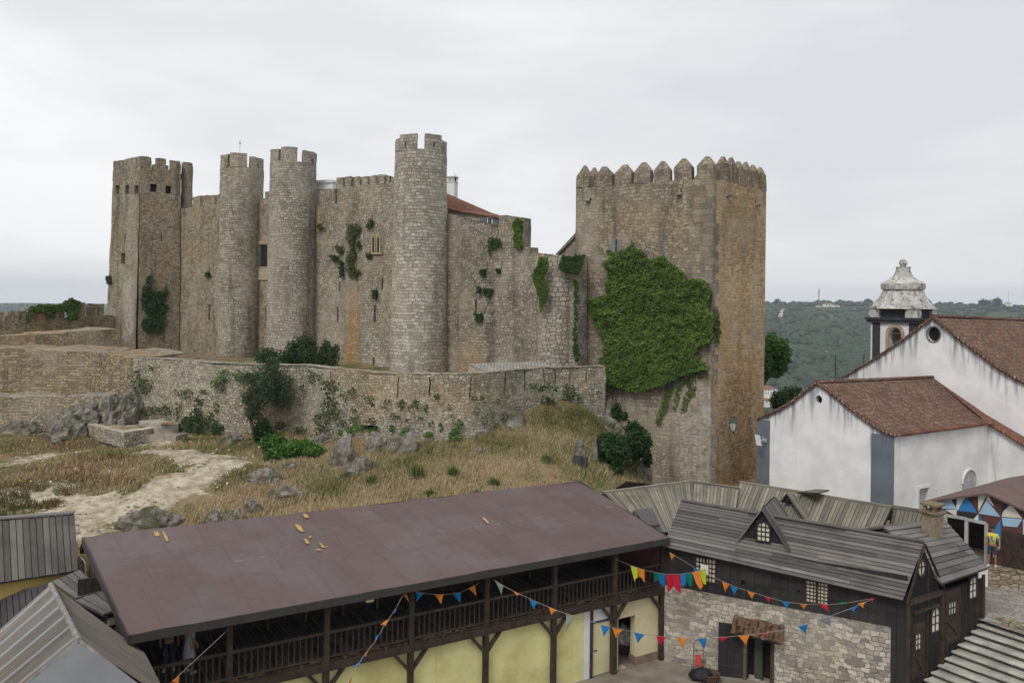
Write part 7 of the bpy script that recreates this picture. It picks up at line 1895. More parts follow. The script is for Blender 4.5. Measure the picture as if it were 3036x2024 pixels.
bunting('short bright string of large swallow-tailed pennants hung across the courtyard corner', None,
        [(*Q3(1112, 610), yB-.2), (*Q3(1225, 655), yB), (*Q3(1330, 690), yB+.05), (*Q3(1410, 710), yB), (*Q3(1500, 724), yB), (*Q3(1610, 724), pbw-.2), (*Q3(1700, 710), pbw-.1), (*Q3(1815, 680), pbw)],
        [('y', q3((1225, 655), (1280, 675), (1283, 745), (1262, 760), (1258, 785))), ('o', q3((1282, 678), (1335, 692), (1336, 790), (1310, 750), (1292, 742))), ('t', q3((1408, 710), (1448, 715), (1452, 780), (1425, 770), (1418, 800))), ('b', q3((1445, 720), (1498, 725), (1500, 805), (1482, 828), (1450, 785))), ('r', q3((1502, 725), (1555, 728), (1556, 822), (1530, 850), (1515, 870))), ('r', q3((1555, 727), (1610, 727), (1618, 872), (1575, 840), (1558, 815))), ('b', q3((1612, 724), (1660, 718), (1658, 795), (1640, 822), (1618, 815))), ('t', q3((1660, 718), (1705, 710), (1704, 800), (1690, 822), (1668, 790))), ('o', q3((1704, 710), (1758, 696), (1785, 815), (1765, 840), (1735, 795))), ('y', q3((1758, 696), (1813, 680), (1812, 805), (1790, 800), (1780, 770)))])
def yb(x, q, off): s = BFR.hit(*q, -off)[0]; return BFR.P(s, -off, 0).y
nd6 = [Q3(1530, 555), Q3(1735, 680), Q3(1930, 775), Q3(2060, 830), Q3(2190, 870), Q4(365, 900), Q4(500, 938), Q4(640, 955), Q4(800, 962), Q4(960, 950), Q4(1180, 912)]
bunting('string of small orange, blue and red pennants running along the front of the dark house', None, [(*q, yb(0, q, .75)) for q in nd6],
        [('o', q3((1528, 555), (1570, 580), (1547, 618))), ('b', q3((1715, 668), (1758, 690), (1725, 722))), ('o', q3((1935, 778), (1996, 800), (1962, 862))), ('b', q3((1998, 812), (2058, 830), (2030, 884))), ('o', q3((2128, 855), (2190, 870), (2168, 914))), ('r', q4((345, 895), (388, 908), (378, 948))), ('b', q4((475, 930), (535, 942), (515, 998))), ('o', q4((612, 948), (672, 958), (652, 1002))), ('r', q4((752, 955), (832, 962), (835, 1012))), ('t', q4((915, 940), (970, 935), (945, 975)))])
bunting('lone cord with one orange and one red pennant at the lower left', None, [(*Q1(1772, 1148), yG-.2), (*Q1(1560, 1345), yG-2), (*Q1(1380, 1512), yG-3.6), (*Q1(1200, 1680), yG-5)],
        [('o', q1((1388, 1505), (1340, 1548), (1375, 1590))), ('r', q1((1336, 1550), (1295, 1585), (1340, 1610)))])

# ------------------------------------------------------------------ courtyard clutter
T = thing('hand_truck', 'folded hand truck with a red crate leaning against the stone wall', 'hand truck', Pz(*Q3(1745, 1490), 0))
a = Pz(*Q3(1710, 1490), 0); b = Pz(*Q3(1790, 1500), 0); fr = Fr(a, b); w_ = fr.L
mb = MB(); tp = [fr.P(.05, .35, 1.15), fr.P(w_-.05, .35, 1.15)]
for s in (0.02, w_-.02): mb.tube([fr.P(s, -.15, .05), fr.P(s, .12, .55), fr.P(s, .3, 1.05), fr.P((s+w_/2)/2, .33, 1.15)], .018, 6)
mb.tube([fr.P(w_*.25, .33, 1.15), fr.P(w_*.75, .33, 1.15)], .018, 6); mb.tube([fr.P(0, -.05, .15), fr.P(w_, -.05, .15)], .015, 6); mb.tube([fr.P(0, .2, .8), fr.P(w_, .2, .8)], .015, 6); mb.build('frame', M['dkmetal'], T)
for s in (-.04, w_+.04):
    mb = MB(); mb.tube([fr.P(s-.025, -.05, .1), fr.P(s+.025, -.05, .1)], .1, 12); mb.build('wheel', M['dkmetal'], T)
mb = MB(); u = (fr.P(0, .2, .75)-fr.P(0, -.0, .3)).normalized(); mb.obox(fr.P(w_/2, .02, .5), fr.d, fr.d.cross(u), u, w_*.30, .07, .2); mb.build('crate', simple('red_plastic', (.38, .03, .02), .5, .1, 4, .1), T)
T = None
c = Pz(*Q3(1775, 1500), 0); 
mb = MB()
def lump(c, r, mt, name, sub=3, amp=.3, seed=0, sc=1.6, parent=None, flat=0):
    bm = bmesh.new(); bmesh.ops.create_icosphere(bm, subdivisions=sub, radius=1)
    for v in bm.verts:
        n_ = noise.fractal(v.co*sc+V((seed, seed*2.3, 0)), 1, 2, 4)*amp; v.co = v.co*(1+n_)
        v.co = V((v.co.x*r[0], v.co.y*r[1], v.co.z*r[2]))
        if v.co.z < -r[2]*.6: v.co.z = -r[2]*.6
    me = bpy.data.meshes.new(name); bm.to_mesh(me); bm.free(); me.materials.append(mt)
    at = me.attributes.new('tint', 'FLOAT', 'FACE'); at.data.foreach_set('value', np.random.default_rng(seed).uniform(.4, .6, len(me.polygons)).astype(np.float32))
    o = bpy.data.objects.new(name, me); COL.objects.link(o)
    if parent: o.parent = parent; o.location = V(c)-worldloc(parent)
    else: o.location = c
    return o
o = lump(Pz(*Q3(1775, 1505), .18), (.42, .3, .26), simple('black_bag', (.02, .02, .022), .6, .2, 6, .6), 'bag', seed=3); o.data.shade_smooth(); tag(o, 'crumpled black bag under the red hand truck', 'bag')
T = thing('wicker_basket', 'brown wicker basket on the ground beside the open dark door', 'basket', Pz(*Q3(1850, 1555), 0)); c = worldloc(T)
mw = planks('wicker', (.10, .055, .035), (.26, .16, .11), .05, axis=1, L=.1)
mb = MB(); mb.lathe(c, [(.0, .02), (.24, .02), (.34, .3), (.31, .3), (.22, .05), (0, .05)], 16); mb.build('basket', mw, T, fine=.01)
mb = MB(); mb.tube([c+V((.33*math.cos(a), .33*math.sin(a), .3)) for a in [2*PI*k/16 for k in range(17)]], .025, 6); mb.build('rim', mw, T)
# pale bundle in the doorway
s_, _ = GFR.hit(*Q3(1185, 1290), 1.2); o = lump(GFR.P(s_, 1.2, .65), (.42, .35, .45), simple('pale_bundle', (.50, .48, .46), .95, .4, 6, .8, dist=.05), 'cloth_bundle', seed=9, sc=2.4); tag(o, 'heap of pale fleece-like cloth just inside the doorway', 'cloth')
o = lump(GFR.P(s_+.1, 1.2, .18), (.45, .4, .32), simple('dark_bundle', (.05, .04, .045), .95, .4, 6, .8), 'sack', seed=12); tag(o, 'dark sack under the pale cloth in the doorway', 'sack')
# speaker box and small sign on the meadow
p = drop(1722, 1385); T = thing('loudspeaker', 'black box loudspeaker standing in the grass beside the dark ivy bush', 'loudspeaker', p)
mb = MB(); fr = Fr(p+V((-.42, .1, 0)), p+V((.35, -.1, 0))); fr.box(mb, 0, .48, 0, .4, p.z-.1, p.z+.55); mb.build('cabinet', simple('black_box', (.035, .037, .04), .6, .1, 4, .1), T); mb = MB(); fr.box(mb, .5, .72, .1, .5, p.z-.1, p.z+.5); mb.build('side_cabinet', simple('grey_box', (.06, .065, .07), .6, .1, 4, .1), T)
mb = MB(); fr.box(mb, .05, .43, -.015, 0, p.z+.05, p.z+.5); mb.build('grille', M['dkmetal'], T)
p = drop(399, 1303); T = thing('info_sign', 'small tilted white information board at the ruined platform', 'sign', p); mb = MB(); mb.tube([p, p+V((0, 0, .35))], .03, 6); mb.build('post', M['dkmetal'], T)
mb = MB(); mb.slab([p+V((-.28, 0, .3)), p+V((.22, -.05, .28)), p+V((.25, .2, .58)), p+V((-.22, .25, .62))], .03); mb.build('board', M['white'], T)
# ruined platform
pl = [drop(*q, 5.6) for q in ((226, 1272), (372, 1308), (520, 1290), (420, 1248))]
T = thing('ruined_platform', 'low ruined cistern platform with pale slab edges at the foot of the left walls', 'platform', pl[1])
zpl = 5.85; pa, pb_, pc = Pz(226, 1247, zpl), Pz(368, 1281, zpl), Pz(445, 1270, zpl); pd_ = Pz(490, 1256, zpl); pe = Pz(410, 1244, zpl+.02)
mb = MB(); mb.prism([(q.x, q.y) for q in (pa, pb_, pc, pd_, pe)], 4.9, zpl-.08); mb.build('base', mBar, T, rough=.05)
mb = MB(); poly = [pa, pb_, pc, pd_, pe]; cen = sum(poly, V((0, 0, 0)))/5
for a, b in zip(poly, poly[1:]+poly[:1]):
    mb.slab([V((a.x, a.y, zpl)), V((b.x, b.y, zpl)), V((b.x, b.y, zpl)).lerp(V((cen.x, cen.y, zpl)), .28), V((a.x, a.y, zpl)).lerp(V((cen.x, cen.y, zpl)), .28)], .08, n=V((0, 0, 1)))
mb.build('slab_edge', simple('pale_slab', (.42, .38, .31), .95, .3, 2, .5), T, rough=.04, fine=.03)
mb = MB(); mb.face([V((q.x, q.y, zpl-.05)).lerp(V((cen.x, cen.y, zpl-.05)), .2) for q in poly]); mb.build('fill', M['ground'], T)
T2_ = [Pz(*q, 6.0) for q in ((412, 1252), (462, 1262), (530, 1258), (480, 1246))]
mb = MB(); mb.prism([(q.x, q.y) for q in T2_], 5, 6.1); mb.prism([(q.x, q.y) for q in [Pz(*w, 5.5) for w in ((430, 1288), (520, 1292), (562, 1282), (470, 1274))]], 4.8, 5.5); mb.build('step', simple('pale_slab_b', (.34, .31, .26), .95, .3, 2, .5), T, rough=.05, fine=.03)
mb = MB(); q = [Pz(*w, 6.16) for w in ((476, 1254), (520, 1256), (516, 1251), (484, 1251))]; mb.slab(q, .06, n=V((0, 0, 1))); mb.build('lid', simple('rust_lid', (.25, .14, .09), .9, .2, 3, .2), T)
# ------------------------------------------------------------------ rocks
M['rock'] = NT('grey_rock', .95, .15)
t = M['rock']; pos = t.co('Pos'); c = t.mix(t.ss(t.noise(pos, 1.6, 6, .7), .3, .7), (.14, .13, .115), (.40, .375, .33))
c = t.mix(t.ss(t.noise(pos, 5, 5, .7), .55, .65, 0, .6), c, (.48, .46, .43)); c = t.mix(t.ss(t.noise(t.mp(pos, loc=(4, 4, 4)), 2.2, 5, .7), .52, .62, 0, .75), c, (.17, .125, .07))
c = t.mix(t.ss(t.noise(t.mp(pos, loc=(1, 8, 4)), 1.1, 4, .7), .50, .60, 0, .7), c, (.09, .10, .04))
t.base(c); t.bump(t.noise(pos, 4, 8, .75), 1, .25); M['rock'] = t.mat
def rock(px0, py0, px1, py1, label, depth=None, thick=None, seed=0, Y=None, group='rocks and outcrops on the meadow', sink=.2, mat=None):
    cx = (px0+px1)/2
    if Y is None:
        b = drop(cx, py1); Y = b.y
    a, b_, t_ = Pd(px0, (py0+py1)/2, Y), Pd(px1, (py0+py1)/2, Y), Pd(cx, py0, Y); bt = Pd(cx, py1, Y)
    rx = (b_.x-a.x)/2; h = t_.z-bt.z; ry = thick or rx*.7
    c = V(((a.x+b_.x)/2, Y+ry*.5, bt.z-sink*h))
    bm = bmesh.new(); bmesh.ops.create_icosphere(bm, subdivisions=4, radius=1)
    for v in bm.verts:
        n_ = noise.fractal(v.co*1.2+V((seed*3.1, seed, 0)), .8, 2.1, 5)*.32; rg = noise.noise(v.co*2.7+V((seed, 0, seed*5)))
        v.co = v.co*(1+n_-abs(rg)*.25); v.co = V((v.co.x*rx, v.co.y*ry, max(-.3, v.co.z)*h*(1+sink)))
    me = bpy.data.meshes.new('rock'); bm.to_mesh(me); bm.free(); me.materials.append(mat or M['rock'])
    o = bpy.data.objects.new('rock', me); COL.objects.link(o); o.location = c; return tag(o, label, 'rock', group)
RK = [((983, 1292, 1054, 1378), 'tall upright grey boulder right of the creeping green shrub'), ((1015, 1353, 1112, 1402), 'low rounded boulder in dry grass below the tall upright one'),
      ((1079, 1290, 1150, 1335), 'small grey boulder against the foot of the outer wall, left of the largest outcrop'), ((1135, 1279, 1250, 1338), 'broad craggy outcrop under the curved part of the outer wall'),
      ((597, 1512, 660, 1552), 'dark rock at the back edge of the brown roof, left of its neighbour'), ((655, 1508, 720, 1545), 'rounded rock touching the back edge of the brown roof'),
      ((716, 1480, 770, 1516), 'small grey rock lying just beyond the brown roof'), ((330, 1516, 530, 1575), 'wide low mossy rock mound behind the left end of the brown roof'),
      ((725, 1392, 835, 1432), 'long flat slab of pale rock in the grass'), ((840, 1370, 880, 1390), 'tiny grey stone in the grass below the green shrub'), ((775, 1445, 900, 1475), 'flat pale rock shelf in the meadow above the roof'),
      ((1700, 1300, 1738, 1350), 'pale stone in the grass above the loudspeaker'), ((1755, 1310, 1775, 1372), 'narrow pale stone beside the dark ivy bush')]
for i, (q, l) in enumerate(RK): rock(*q, l, seed=i+1)
rock(1478, 1240, 1580, 1318, 'brownish crag at the foot of the outer wall, right of its bulge', seed=31, Y=46.6)
rock(1863, 1352, 1905, 1425, 'brown boulder below the dark ivy bush, left one', seed=32, Y=47.5, group=None); rock(1895, 1362, 1935, 1420, 'brown boulder below the dark ivy bush, right one', seed=33, Y=48.2, group=None); rock(1885, 1412, 1925, 1440, 'small round brown stone at the foot of the two boulders', seed=34, Y=46.8, group=None)
rock(1790, 1180, 1822, 1255, 'pale jagged rock spike at the base of the keep beside small ivy', seed=35, Y=50.4); rock(1760, 1235, 1850, 1270, 'pale rock rubble under the jagged spike', seed=36, Y=50)
for i, q in enumerate(((291, 1172, 365, 1240), (350, 1165, 412, 1240), (175, 1185, 300, 1240), (-20, 1252, 110, 1300), (100, 1245, 235, 1302), (330, 1225, 430, 1262))):
    rock(*q, ['tall grey crag under the left rubble wall, left half', 'tall grey crag against the corner of the outer wall', 'ragged grey crag above the ruined platform, farther left', 'grey crag at the left edge of the photo at grass level', 'grey crag in the grass left of the ruined platform', 'rock ledge behind the ruined platform'][i], seed=40+i, Y=53.2 if i in (0, 1, 2, 5) else 51.5, thick=1.6)
for i, q in enumerate(((900, 1290, 985, 1320), (640, 1285, 720, 1312), (1400, 1325, 1440, 1342))):
    rock(*q, ['flat rock in shade behind the creeping shrub', 'flat rock at the wall foot left of the olive tree', 'small flat stone at the wall foot under the bulge'][i], seed=60+i)

# ------------------------------------------------------------------ plants
def clump_on(fr_or_f, pts):
    pass
def ell(px0, py0, px1, py1, Y, dy=None):
    a, b = Pd(px0, py1, Y), Pd(px1, py0, Y); c = (a+b)/2; rx = abs(b.x-a.x)/2; rz_ = abs(b.z-a.z)/2
    return ((c.x, c.y, c.z), (rx, dy or max(.25, rx*.7), rz_))
bush('bush', 'dark leafy shrubs rising behind the outer wall between two round towers', 'shrub', [ell(757, 1030, 830, 1100, 54, .9), ell(840, 1012, 905, 1100, 54.5, 1), ell(860, 993, 945, 1100, 55, 1.2), ell(930, 1030, 1006, 1102, 53.6, 1), ell(950, 1008, 985, 1050, 54, .6), ell(800, 1040, 880, 1100, 53.5, 1), ell(985, 1018, 1008, 1045, 54, .4), ell(880, 1040, 960, 1102, 53.4, .9)], 11000, .19, M['ivy_dark'], aspect=.4)
# olive tree
T = thing('olive_tree', 'slender grey-green olive tree in front of the outer wall', 'tree', drop(762, 1312)); b = worldloc(T); Yo = b.y
mb = MB(); tr = [b, Pd(757, 1290, Yo), Pd(748, 1265, Yo), Pd(742, 1240, Yo), Pd(750, 1200, Yo)]
mb.tube(tr, [.16, .13, .11, .09, .06], 8)
for x, y in ((730, 1190), (800, 1150), (850, 1130), (770, 1120), (725, 1230)): mb.tube([tr[3], (tr[3]+Pd(x, y, Yo))/2+V((.05, .1, 0)), Pd(x, y, Yo+.2)], [.07, .05, .02], 6)
mb.build('trunk', M['bark'], T)
bl = [ell(735, 1070, 860, 1190, Yo, 1.2), ell(785, 1058, 830, 1110, Yo, .6), ell(718, 1130, 800, 1215, Yo, .9), ell(800, 1130, 870, 1215, Yo+.3, .8), ell(712, 1100, 760, 1140, Yo, .5), ell(722, 1195, 775, 1250, Yo, .5), ell(715, 1160, 745, 1200, Yo, .4)]
P_ = np.concatenate([blob_pts(c, r, int(16000*(r[0]*r[2])/sum(x[1][0]*x[1][2] for x in bl)), shell=.5, fz=.3) for c, r in bl]); leaves('crown', P_, .15, M['olive'], T, aspect=.3)
bl = [ell(750, 1235, 800, 1320, Yo-.1, .5), ell(765, 1262, 815, 1325, Yo, .6)]
P_ = np.concatenate([blob_pts(c, r, 1800) for c, r in bl]); leaves('base_shoots', P_, .15, M['ivy_dark'], T)
bush('creeping_shrub', 'bright green creeping shrub sprawling at the foot of the olive tree', 'shrub', [ell(770, 1285, 850, 1342, drop(800, 1348).y, .8), ell(790, 1318, 890, 1364, drop(840, 1360).y, .8), ell(850, 1303, 945, 1354, drop(890, 1352).y, .8), ell(900, 1322, 964, 1352, drop(930, 1350).y, .6)], 7500, .15, M['bright'], aspect=.6)
bush('ivy_bush', 'large dark ivy bush at the corner between meadow and keep', 'shrub', [ell(1762, 1295, 1870, 1400, 45, 1.0), ell(1775, 1285, 1850, 1330, 45.5, .9), ell(1850, 1265, 1930, 1365, 46.5, 1), ell(1855, 1250, 1900, 1290, 47.2, .7), ell(1790, 1370, 1850, 1412, 44.4, .6), ell(1905, 1330, 1932, 1385, 46.8, .5)], 13000, .17, M['ivy_dark'], aspect=.7)
bush('dark_creeper', 'small dark ivy clump on the keep foot beside the pale rock spike', 'ivy', [ell(1812, 1195, 1845, 1250, 50.3, .3), ell(1842, 1218, 1862, 1250, 50.1, .25)], 1200, .15, M['ivy_dark'])
# tree to the right of the keep
T = thing('leafy_tree', 'fresh green tree peeping out right of the keep', 'tree', V((Pd(2290, 1200, 66).x-1.2, 66, -2)))
T.location = (Pd(2225, 1200, 66).x, 66, -2); b = worldloc(T); mb = MB(); f_ = Pd(2268, 1125, 66); mb.tube([b, f_-V((.7, 0, 1.6)), f_], [.3, .2, .1], 8); mb.tube([f_-V((.2, 0, .5)), Pd(2300, 1090, 66)], [.12, .05], 6); mb.tube([f_, Pd(2280, 1040, 66)], [.1, .04], 6); mb.build('trunk', M['bark'], T)
bl = [ell(2255, 995, 2320, 1060, 66, 1.4), ell(2280, 1010, 2342, 1095, 66.3, 1.3), ell(2240, 1030, 2300, 1115, 66, 1.2), ell(2270, 1060, 2325, 1115, 66.5, 1)]
P_ = np.concatenate([blob_pts(c, r, 3200, fz=.35) for c, r in bl]); leaves('crown', P_, .24, M['bright'], T, aspect=.6)
bush('bush', 'dark green bush behind the left slope of the chapel roof', 'shrub', [ell(2285, 1160, 2340, 1220, 60, 1), ell(2320, 1148, 2385, 1215, 61, 1.2), ell(2350, 1165, 2400, 1200, 60, .8)], 5000, .2, M['ivy_dark'])

# ivy sheets ---------------------------------------------------------------
def inpoly(x, y, poly):
    x = np.asarray(x); y = np.asarray(y); r = np.zeros(x.shape, bool); n = len(poly)
    for i in range(n):
        x0, y0 = poly[i]; x1, y1 = poly[(i+1) % n]
        c = ((y0 > y) != (y1 > y)) & (x < (x1-x0)*(y-y0)/((y1-y0) if y1 != y0 else 1e-9)+x0); r ^= c
    return r
def ivy_sheet(name, label, fr, poly, n, size, mat, thick=.35, edge=14, cat='ivy', group=None, nholes=0, stems=8):
    """poly in photo pixels on the wall plane of fr; leaves in a layer with bulging thickness"""
    pp = np.array(poly); x0, y0 = pp.min(0)-edge; x1, y1 = pp.max(0)+edge
    N = int(n*2.2*(x1-x0)*(y1-y0)/max(1, (x1-x0-2*edge)*(y1-y0-2*edge)))
    X = RNG.uniform(x0, x1, N); Y = RNG.uniform(y0, y1, N)
    jx = np.array([noise.noise(V((a*.022, b*.022, 1.3)))*edge*1.6+noise.noise(V((a*.09, b*.09, 7)))*edge*.9 for a, b in zip(X, Y)]); jy = np.array([noise.noise(V((a*.022, b*.022, 9.3)))*edge*1.6+noise.noise(V((a*.09, b*.09, 3)))*edge*.9 for a, b in zip(X, Y)])
    k = inpoly(X+jx, Y+jy, poly); X, Y = X[k][:n], Y[k][:n]
    P0 = fr.P(0, 0, 0); o = []
    bn = [noise.noise(V((a*.012, b*.012, 5)))*.5+.5 for a, b in zip(X, Y)]; bn2 = [noise.noise(V((a*.05, b*.05, 2)))*.5+.5 for a, b in zip(X, Y)]
    C_ = []; tn = []
    for a, b, q, q2 in zip(X, Y, bn, bn2):
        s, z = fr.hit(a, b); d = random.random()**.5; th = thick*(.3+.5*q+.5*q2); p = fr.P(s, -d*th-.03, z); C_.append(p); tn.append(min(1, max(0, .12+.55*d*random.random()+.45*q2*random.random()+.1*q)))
    T = thing(name, label, cat, tuple(min(C_, key=lambda v: v.z)), group)
    leaves('foliage', np.array([tuple(c) for c in C_]), size, mat, T, nrm=np.array(tuple(fr.n+V((0, 0, .5)))), tilt=.75, aspect=.8, tint=np.array(tn))
    mb = MB()
    for i in range(min(stems, 1)):
        j = random.randrange(len(C_)); s, t_ = fr.st(C_[j]); z = C_[j].z; pts = [fr.P(s, -.03, z)]
        for q in range(4): s += random.uniform(-.25, .25); z += random.uniform(.1, .4); pts.append(fr.P(s, -.035, z))
        mb.tube(pts, .02, 5)
    if stems: mb.build('stem', M['bark'], T)
    return T
q5 = lambda *L: [(1400+x/2.6133, 900+y/2.6133) for x, y in L]; z3p = lambda *L: [z3(x, y) for x, y in L]
ip = z3p((610, 890), (660, 900), (790, 880), (835, 815), (855, 880), (915, 890), (950, 960), (1080, 945), (1115, 985), (1190, 1030), (1260, 1090), (1300, 1140), (1440, 1145), (1480, 1160), (1500, 1230), (1510, 1400), (1520, 1560)) + \
     q5((1885, 60), (1890, 250), (1870, 290), (1790, 330), (1760, 400), (1830, 500), (1760, 520), (1640, 560), (1560, 600), (1520, 620), (1430, 640), (1300, 690), (1180, 650), (1110, 630), (1000, 700), (985, 600), (1000, 480), (1040, 330), (1000, 200), (930, 60)) + \
     z3p((560, 1560), (480, 1440), (450, 1330), (420, 1320), (600, 1270), (590, 1180), (640, 1150), (560, 1010), (580, 990), (640, 980))
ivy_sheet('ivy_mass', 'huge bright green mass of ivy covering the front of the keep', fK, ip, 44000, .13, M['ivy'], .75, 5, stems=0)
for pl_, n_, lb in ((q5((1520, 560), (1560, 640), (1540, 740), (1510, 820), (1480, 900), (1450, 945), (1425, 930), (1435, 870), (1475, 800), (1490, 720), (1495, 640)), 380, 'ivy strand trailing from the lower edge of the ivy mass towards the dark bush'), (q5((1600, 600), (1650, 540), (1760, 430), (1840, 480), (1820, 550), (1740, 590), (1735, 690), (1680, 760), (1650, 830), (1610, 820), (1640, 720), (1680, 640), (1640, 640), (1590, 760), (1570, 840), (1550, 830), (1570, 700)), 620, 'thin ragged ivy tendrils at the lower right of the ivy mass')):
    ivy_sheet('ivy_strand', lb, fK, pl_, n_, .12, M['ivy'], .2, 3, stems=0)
# strand wrapping the corner of the keep
ivy_sheet('ivy_strand', 'thin yellow-green ivy strand creeping round the front corner of the keep', fS, [(2117, 905), (2126, 930), (2130, 990), (2121, 1025), (2116, 1000)], 420, .13, M['ivy'], .25, 5)
z4p = lambda *L: [(1200+x/2.6133, 380+y/2.6133) for x, y in L]
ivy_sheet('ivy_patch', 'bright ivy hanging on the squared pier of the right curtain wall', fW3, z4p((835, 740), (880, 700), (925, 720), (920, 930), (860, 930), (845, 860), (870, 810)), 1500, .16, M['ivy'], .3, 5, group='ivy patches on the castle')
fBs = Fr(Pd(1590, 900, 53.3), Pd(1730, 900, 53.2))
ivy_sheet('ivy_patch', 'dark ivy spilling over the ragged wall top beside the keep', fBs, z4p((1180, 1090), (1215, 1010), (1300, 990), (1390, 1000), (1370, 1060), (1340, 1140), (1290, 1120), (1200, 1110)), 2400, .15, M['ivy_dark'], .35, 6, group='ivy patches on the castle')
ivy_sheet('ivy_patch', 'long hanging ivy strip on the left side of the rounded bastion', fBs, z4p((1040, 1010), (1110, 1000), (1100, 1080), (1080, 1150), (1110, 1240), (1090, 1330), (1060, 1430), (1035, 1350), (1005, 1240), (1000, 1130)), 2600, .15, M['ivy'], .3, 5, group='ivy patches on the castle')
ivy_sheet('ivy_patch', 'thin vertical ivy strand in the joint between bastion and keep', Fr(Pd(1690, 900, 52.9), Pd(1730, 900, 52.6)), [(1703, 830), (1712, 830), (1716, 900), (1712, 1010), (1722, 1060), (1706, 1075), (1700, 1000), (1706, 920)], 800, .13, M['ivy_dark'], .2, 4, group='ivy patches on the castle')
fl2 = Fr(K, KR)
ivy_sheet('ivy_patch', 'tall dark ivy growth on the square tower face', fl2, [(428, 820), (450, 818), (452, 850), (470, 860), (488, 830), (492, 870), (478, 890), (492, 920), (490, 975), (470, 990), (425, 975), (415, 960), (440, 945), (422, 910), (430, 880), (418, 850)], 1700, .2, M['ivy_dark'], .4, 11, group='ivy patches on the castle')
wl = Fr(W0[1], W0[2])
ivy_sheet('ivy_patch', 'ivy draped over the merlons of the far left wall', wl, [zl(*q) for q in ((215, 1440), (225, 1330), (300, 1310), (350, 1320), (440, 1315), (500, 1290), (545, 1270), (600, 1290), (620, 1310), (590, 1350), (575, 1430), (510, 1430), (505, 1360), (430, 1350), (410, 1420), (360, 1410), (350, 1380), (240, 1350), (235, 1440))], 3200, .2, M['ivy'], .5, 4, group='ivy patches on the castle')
# column of weeds down the middle curtain wall
zz2 = lambda *L: [z2(x, y) for x, y in L]
for i, (pl_, n_, mt, lb) in enumerate(((zz2((1120, 745), (1230, 750), (1238, 810), (1200, 860), (1210, 960), (1195, 1060), (1240, 1110), (1210, 1160), (1150, 1150), (1130, 1000), (1160, 900), (1120, 870), (1170, 800)), 1500, 'weed', 'column of weeds growing down the middle curtain wall'),
                                  (zz2((1045, 1030), (1085, 1030), (1095, 1090), (1110, 1150), (1075, 1158), (1065, 1090)), 500, 'ivy_dark', 'dangling green tuft left of the weed column'),
                                  (zz2((1290, 715), (1318, 715), (1318, 785), (1290, 780)), 220, 'weed', 'small tuft left of the twin pointed window'), (zz2((1005, 1000), (1040, 1000), (1035, 1045), (1002, 1045)), 180, 'ivy_dark', 'round tuft farthest left on the middle curtain wall'),
                                  (zz2((1325, 1260), (1365, 1262), (1362, 1318), (1322, 1312)), 260, 'ivy_dark', 'dark tuft right of the orange streak'), (zz2((915, 765), (948, 765), (945, 795), (915, 795)), 150, 'weed', 'small tuft high beside the middle round tower'),
                                  (zz2((1290, 975), (1328, 975), (1322, 1022), (1295, 1015)), 160, 'weed', 'tuft just under the twin pointed window'), (zz2((1055, 905), (1095, 900), (1085, 965), (1060, 965)), 200, 'weed', 'pale tuft left of the weed column'), (zz2((1225, 880), (1265, 880), (1260, 915), (1225, 910)), 130, 'weed', 'yellowish tuft right of the weed column'))):
    ivy_sheet('wall_weeds', lb, fW2, pl_, int(n_*.8), .15, M[mt], .35, 9, group='weeds on the castle walls', stems=2)
for pl_, lb in ((z4p((665, 850), (750, 850), (745, 920), (680, 930), (670, 980), (650, 960)), 'weeds under the stone bracket on the right curtain wall'), (z4p((600, 1095), (640, 1095), (635, 1140), (600, 1140)), 'small brown-green tuft on the right curtain wall'),
               (z4p((625, 1240), (688, 1240), (680, 1295), (625, 1295)), 'dark round tuft on the right curtain wall'), (z4p((550, 1430), (620, 1430), (610, 1495), (552, 1490)), 'dark tuft under the arrow slit of the right curtain wall'), (z4p((720, 1090), (748, 1090), (745, 1120), (722, 1120)), 'tiny tuft on the right curtain wall'), (z4p((575, 1225), (600, 1230), (598, 1280), (578, 1275)), 'thin tuft left of the dark round one')):
    ivy_sheet('wall_weeds', lb, fW3, pl_, 260, .15, M['ivy_dark'], .35, 4, group='weeds on the castle walls', stems=2)
ivy_sheet('wall_weeds', 'small green tuft on the left curtain wall beside the leftmost round tower', fW1, [zl(*q) for q in ((1600, 1065), (1635, 1065), (1632, 1100), (1602, 1100))], 160, .17, M['ivy_dark'], .3, 3, group='weeds on the castle walls', stems=1)
ivy_sheet('wall_weeds', 'green tuft at the left edge of the square tower', fL, [zl(*q) for q in ((838, 1085), (875, 1085), (872, 1150), (838, 1150))], 260, .2, M['ivy_dark'], .3, 3, group='weeds on the castle walls', stems=1)
# plants on the barbican wall (curved: sample on its surface)
def bar_plants(label, spots, per, size, mat, group='plants on the outer wall'):
    C_ = []
    for (x, y, rx, ry) in spots:
        n = max(12, int(per*rx*ry/100))
        for _ in range(n):
            a = random.uniform(0, 2*PI); r = math.sqrt(random.random()); X = x+rx*r*math.cos(a)*(1+.3*noise.noise(V((a, x, 0)))); Y = y+ry*r*math.sin(a)
            u = bu(X) if False else None
            C_.append((X, Y))
    xs_g = np.linspace(0, BL, 300); pg = np.array([proj(bf(u, 8, 0))[0] for u in xs_g]); 
    P_ = []
    for X, Y in C_:
        u = float(np.interp(X, pg, xs_g)); p = bf(u, 8, 0); q = Pd(X, Y, p.y-.1); dpt = random.random()*.4
        w = bf(u, max(5, min(10, q.z)), -dpt); P_.append((w.x, w.y, q.z))
    o = leaves('wall_plants', np.array(P_), size, mat, nrm=np.array((0, -1, .5)), tilt=.9, aspect=.6)
    return tag(o, label, 'plants', None, 'stuff')
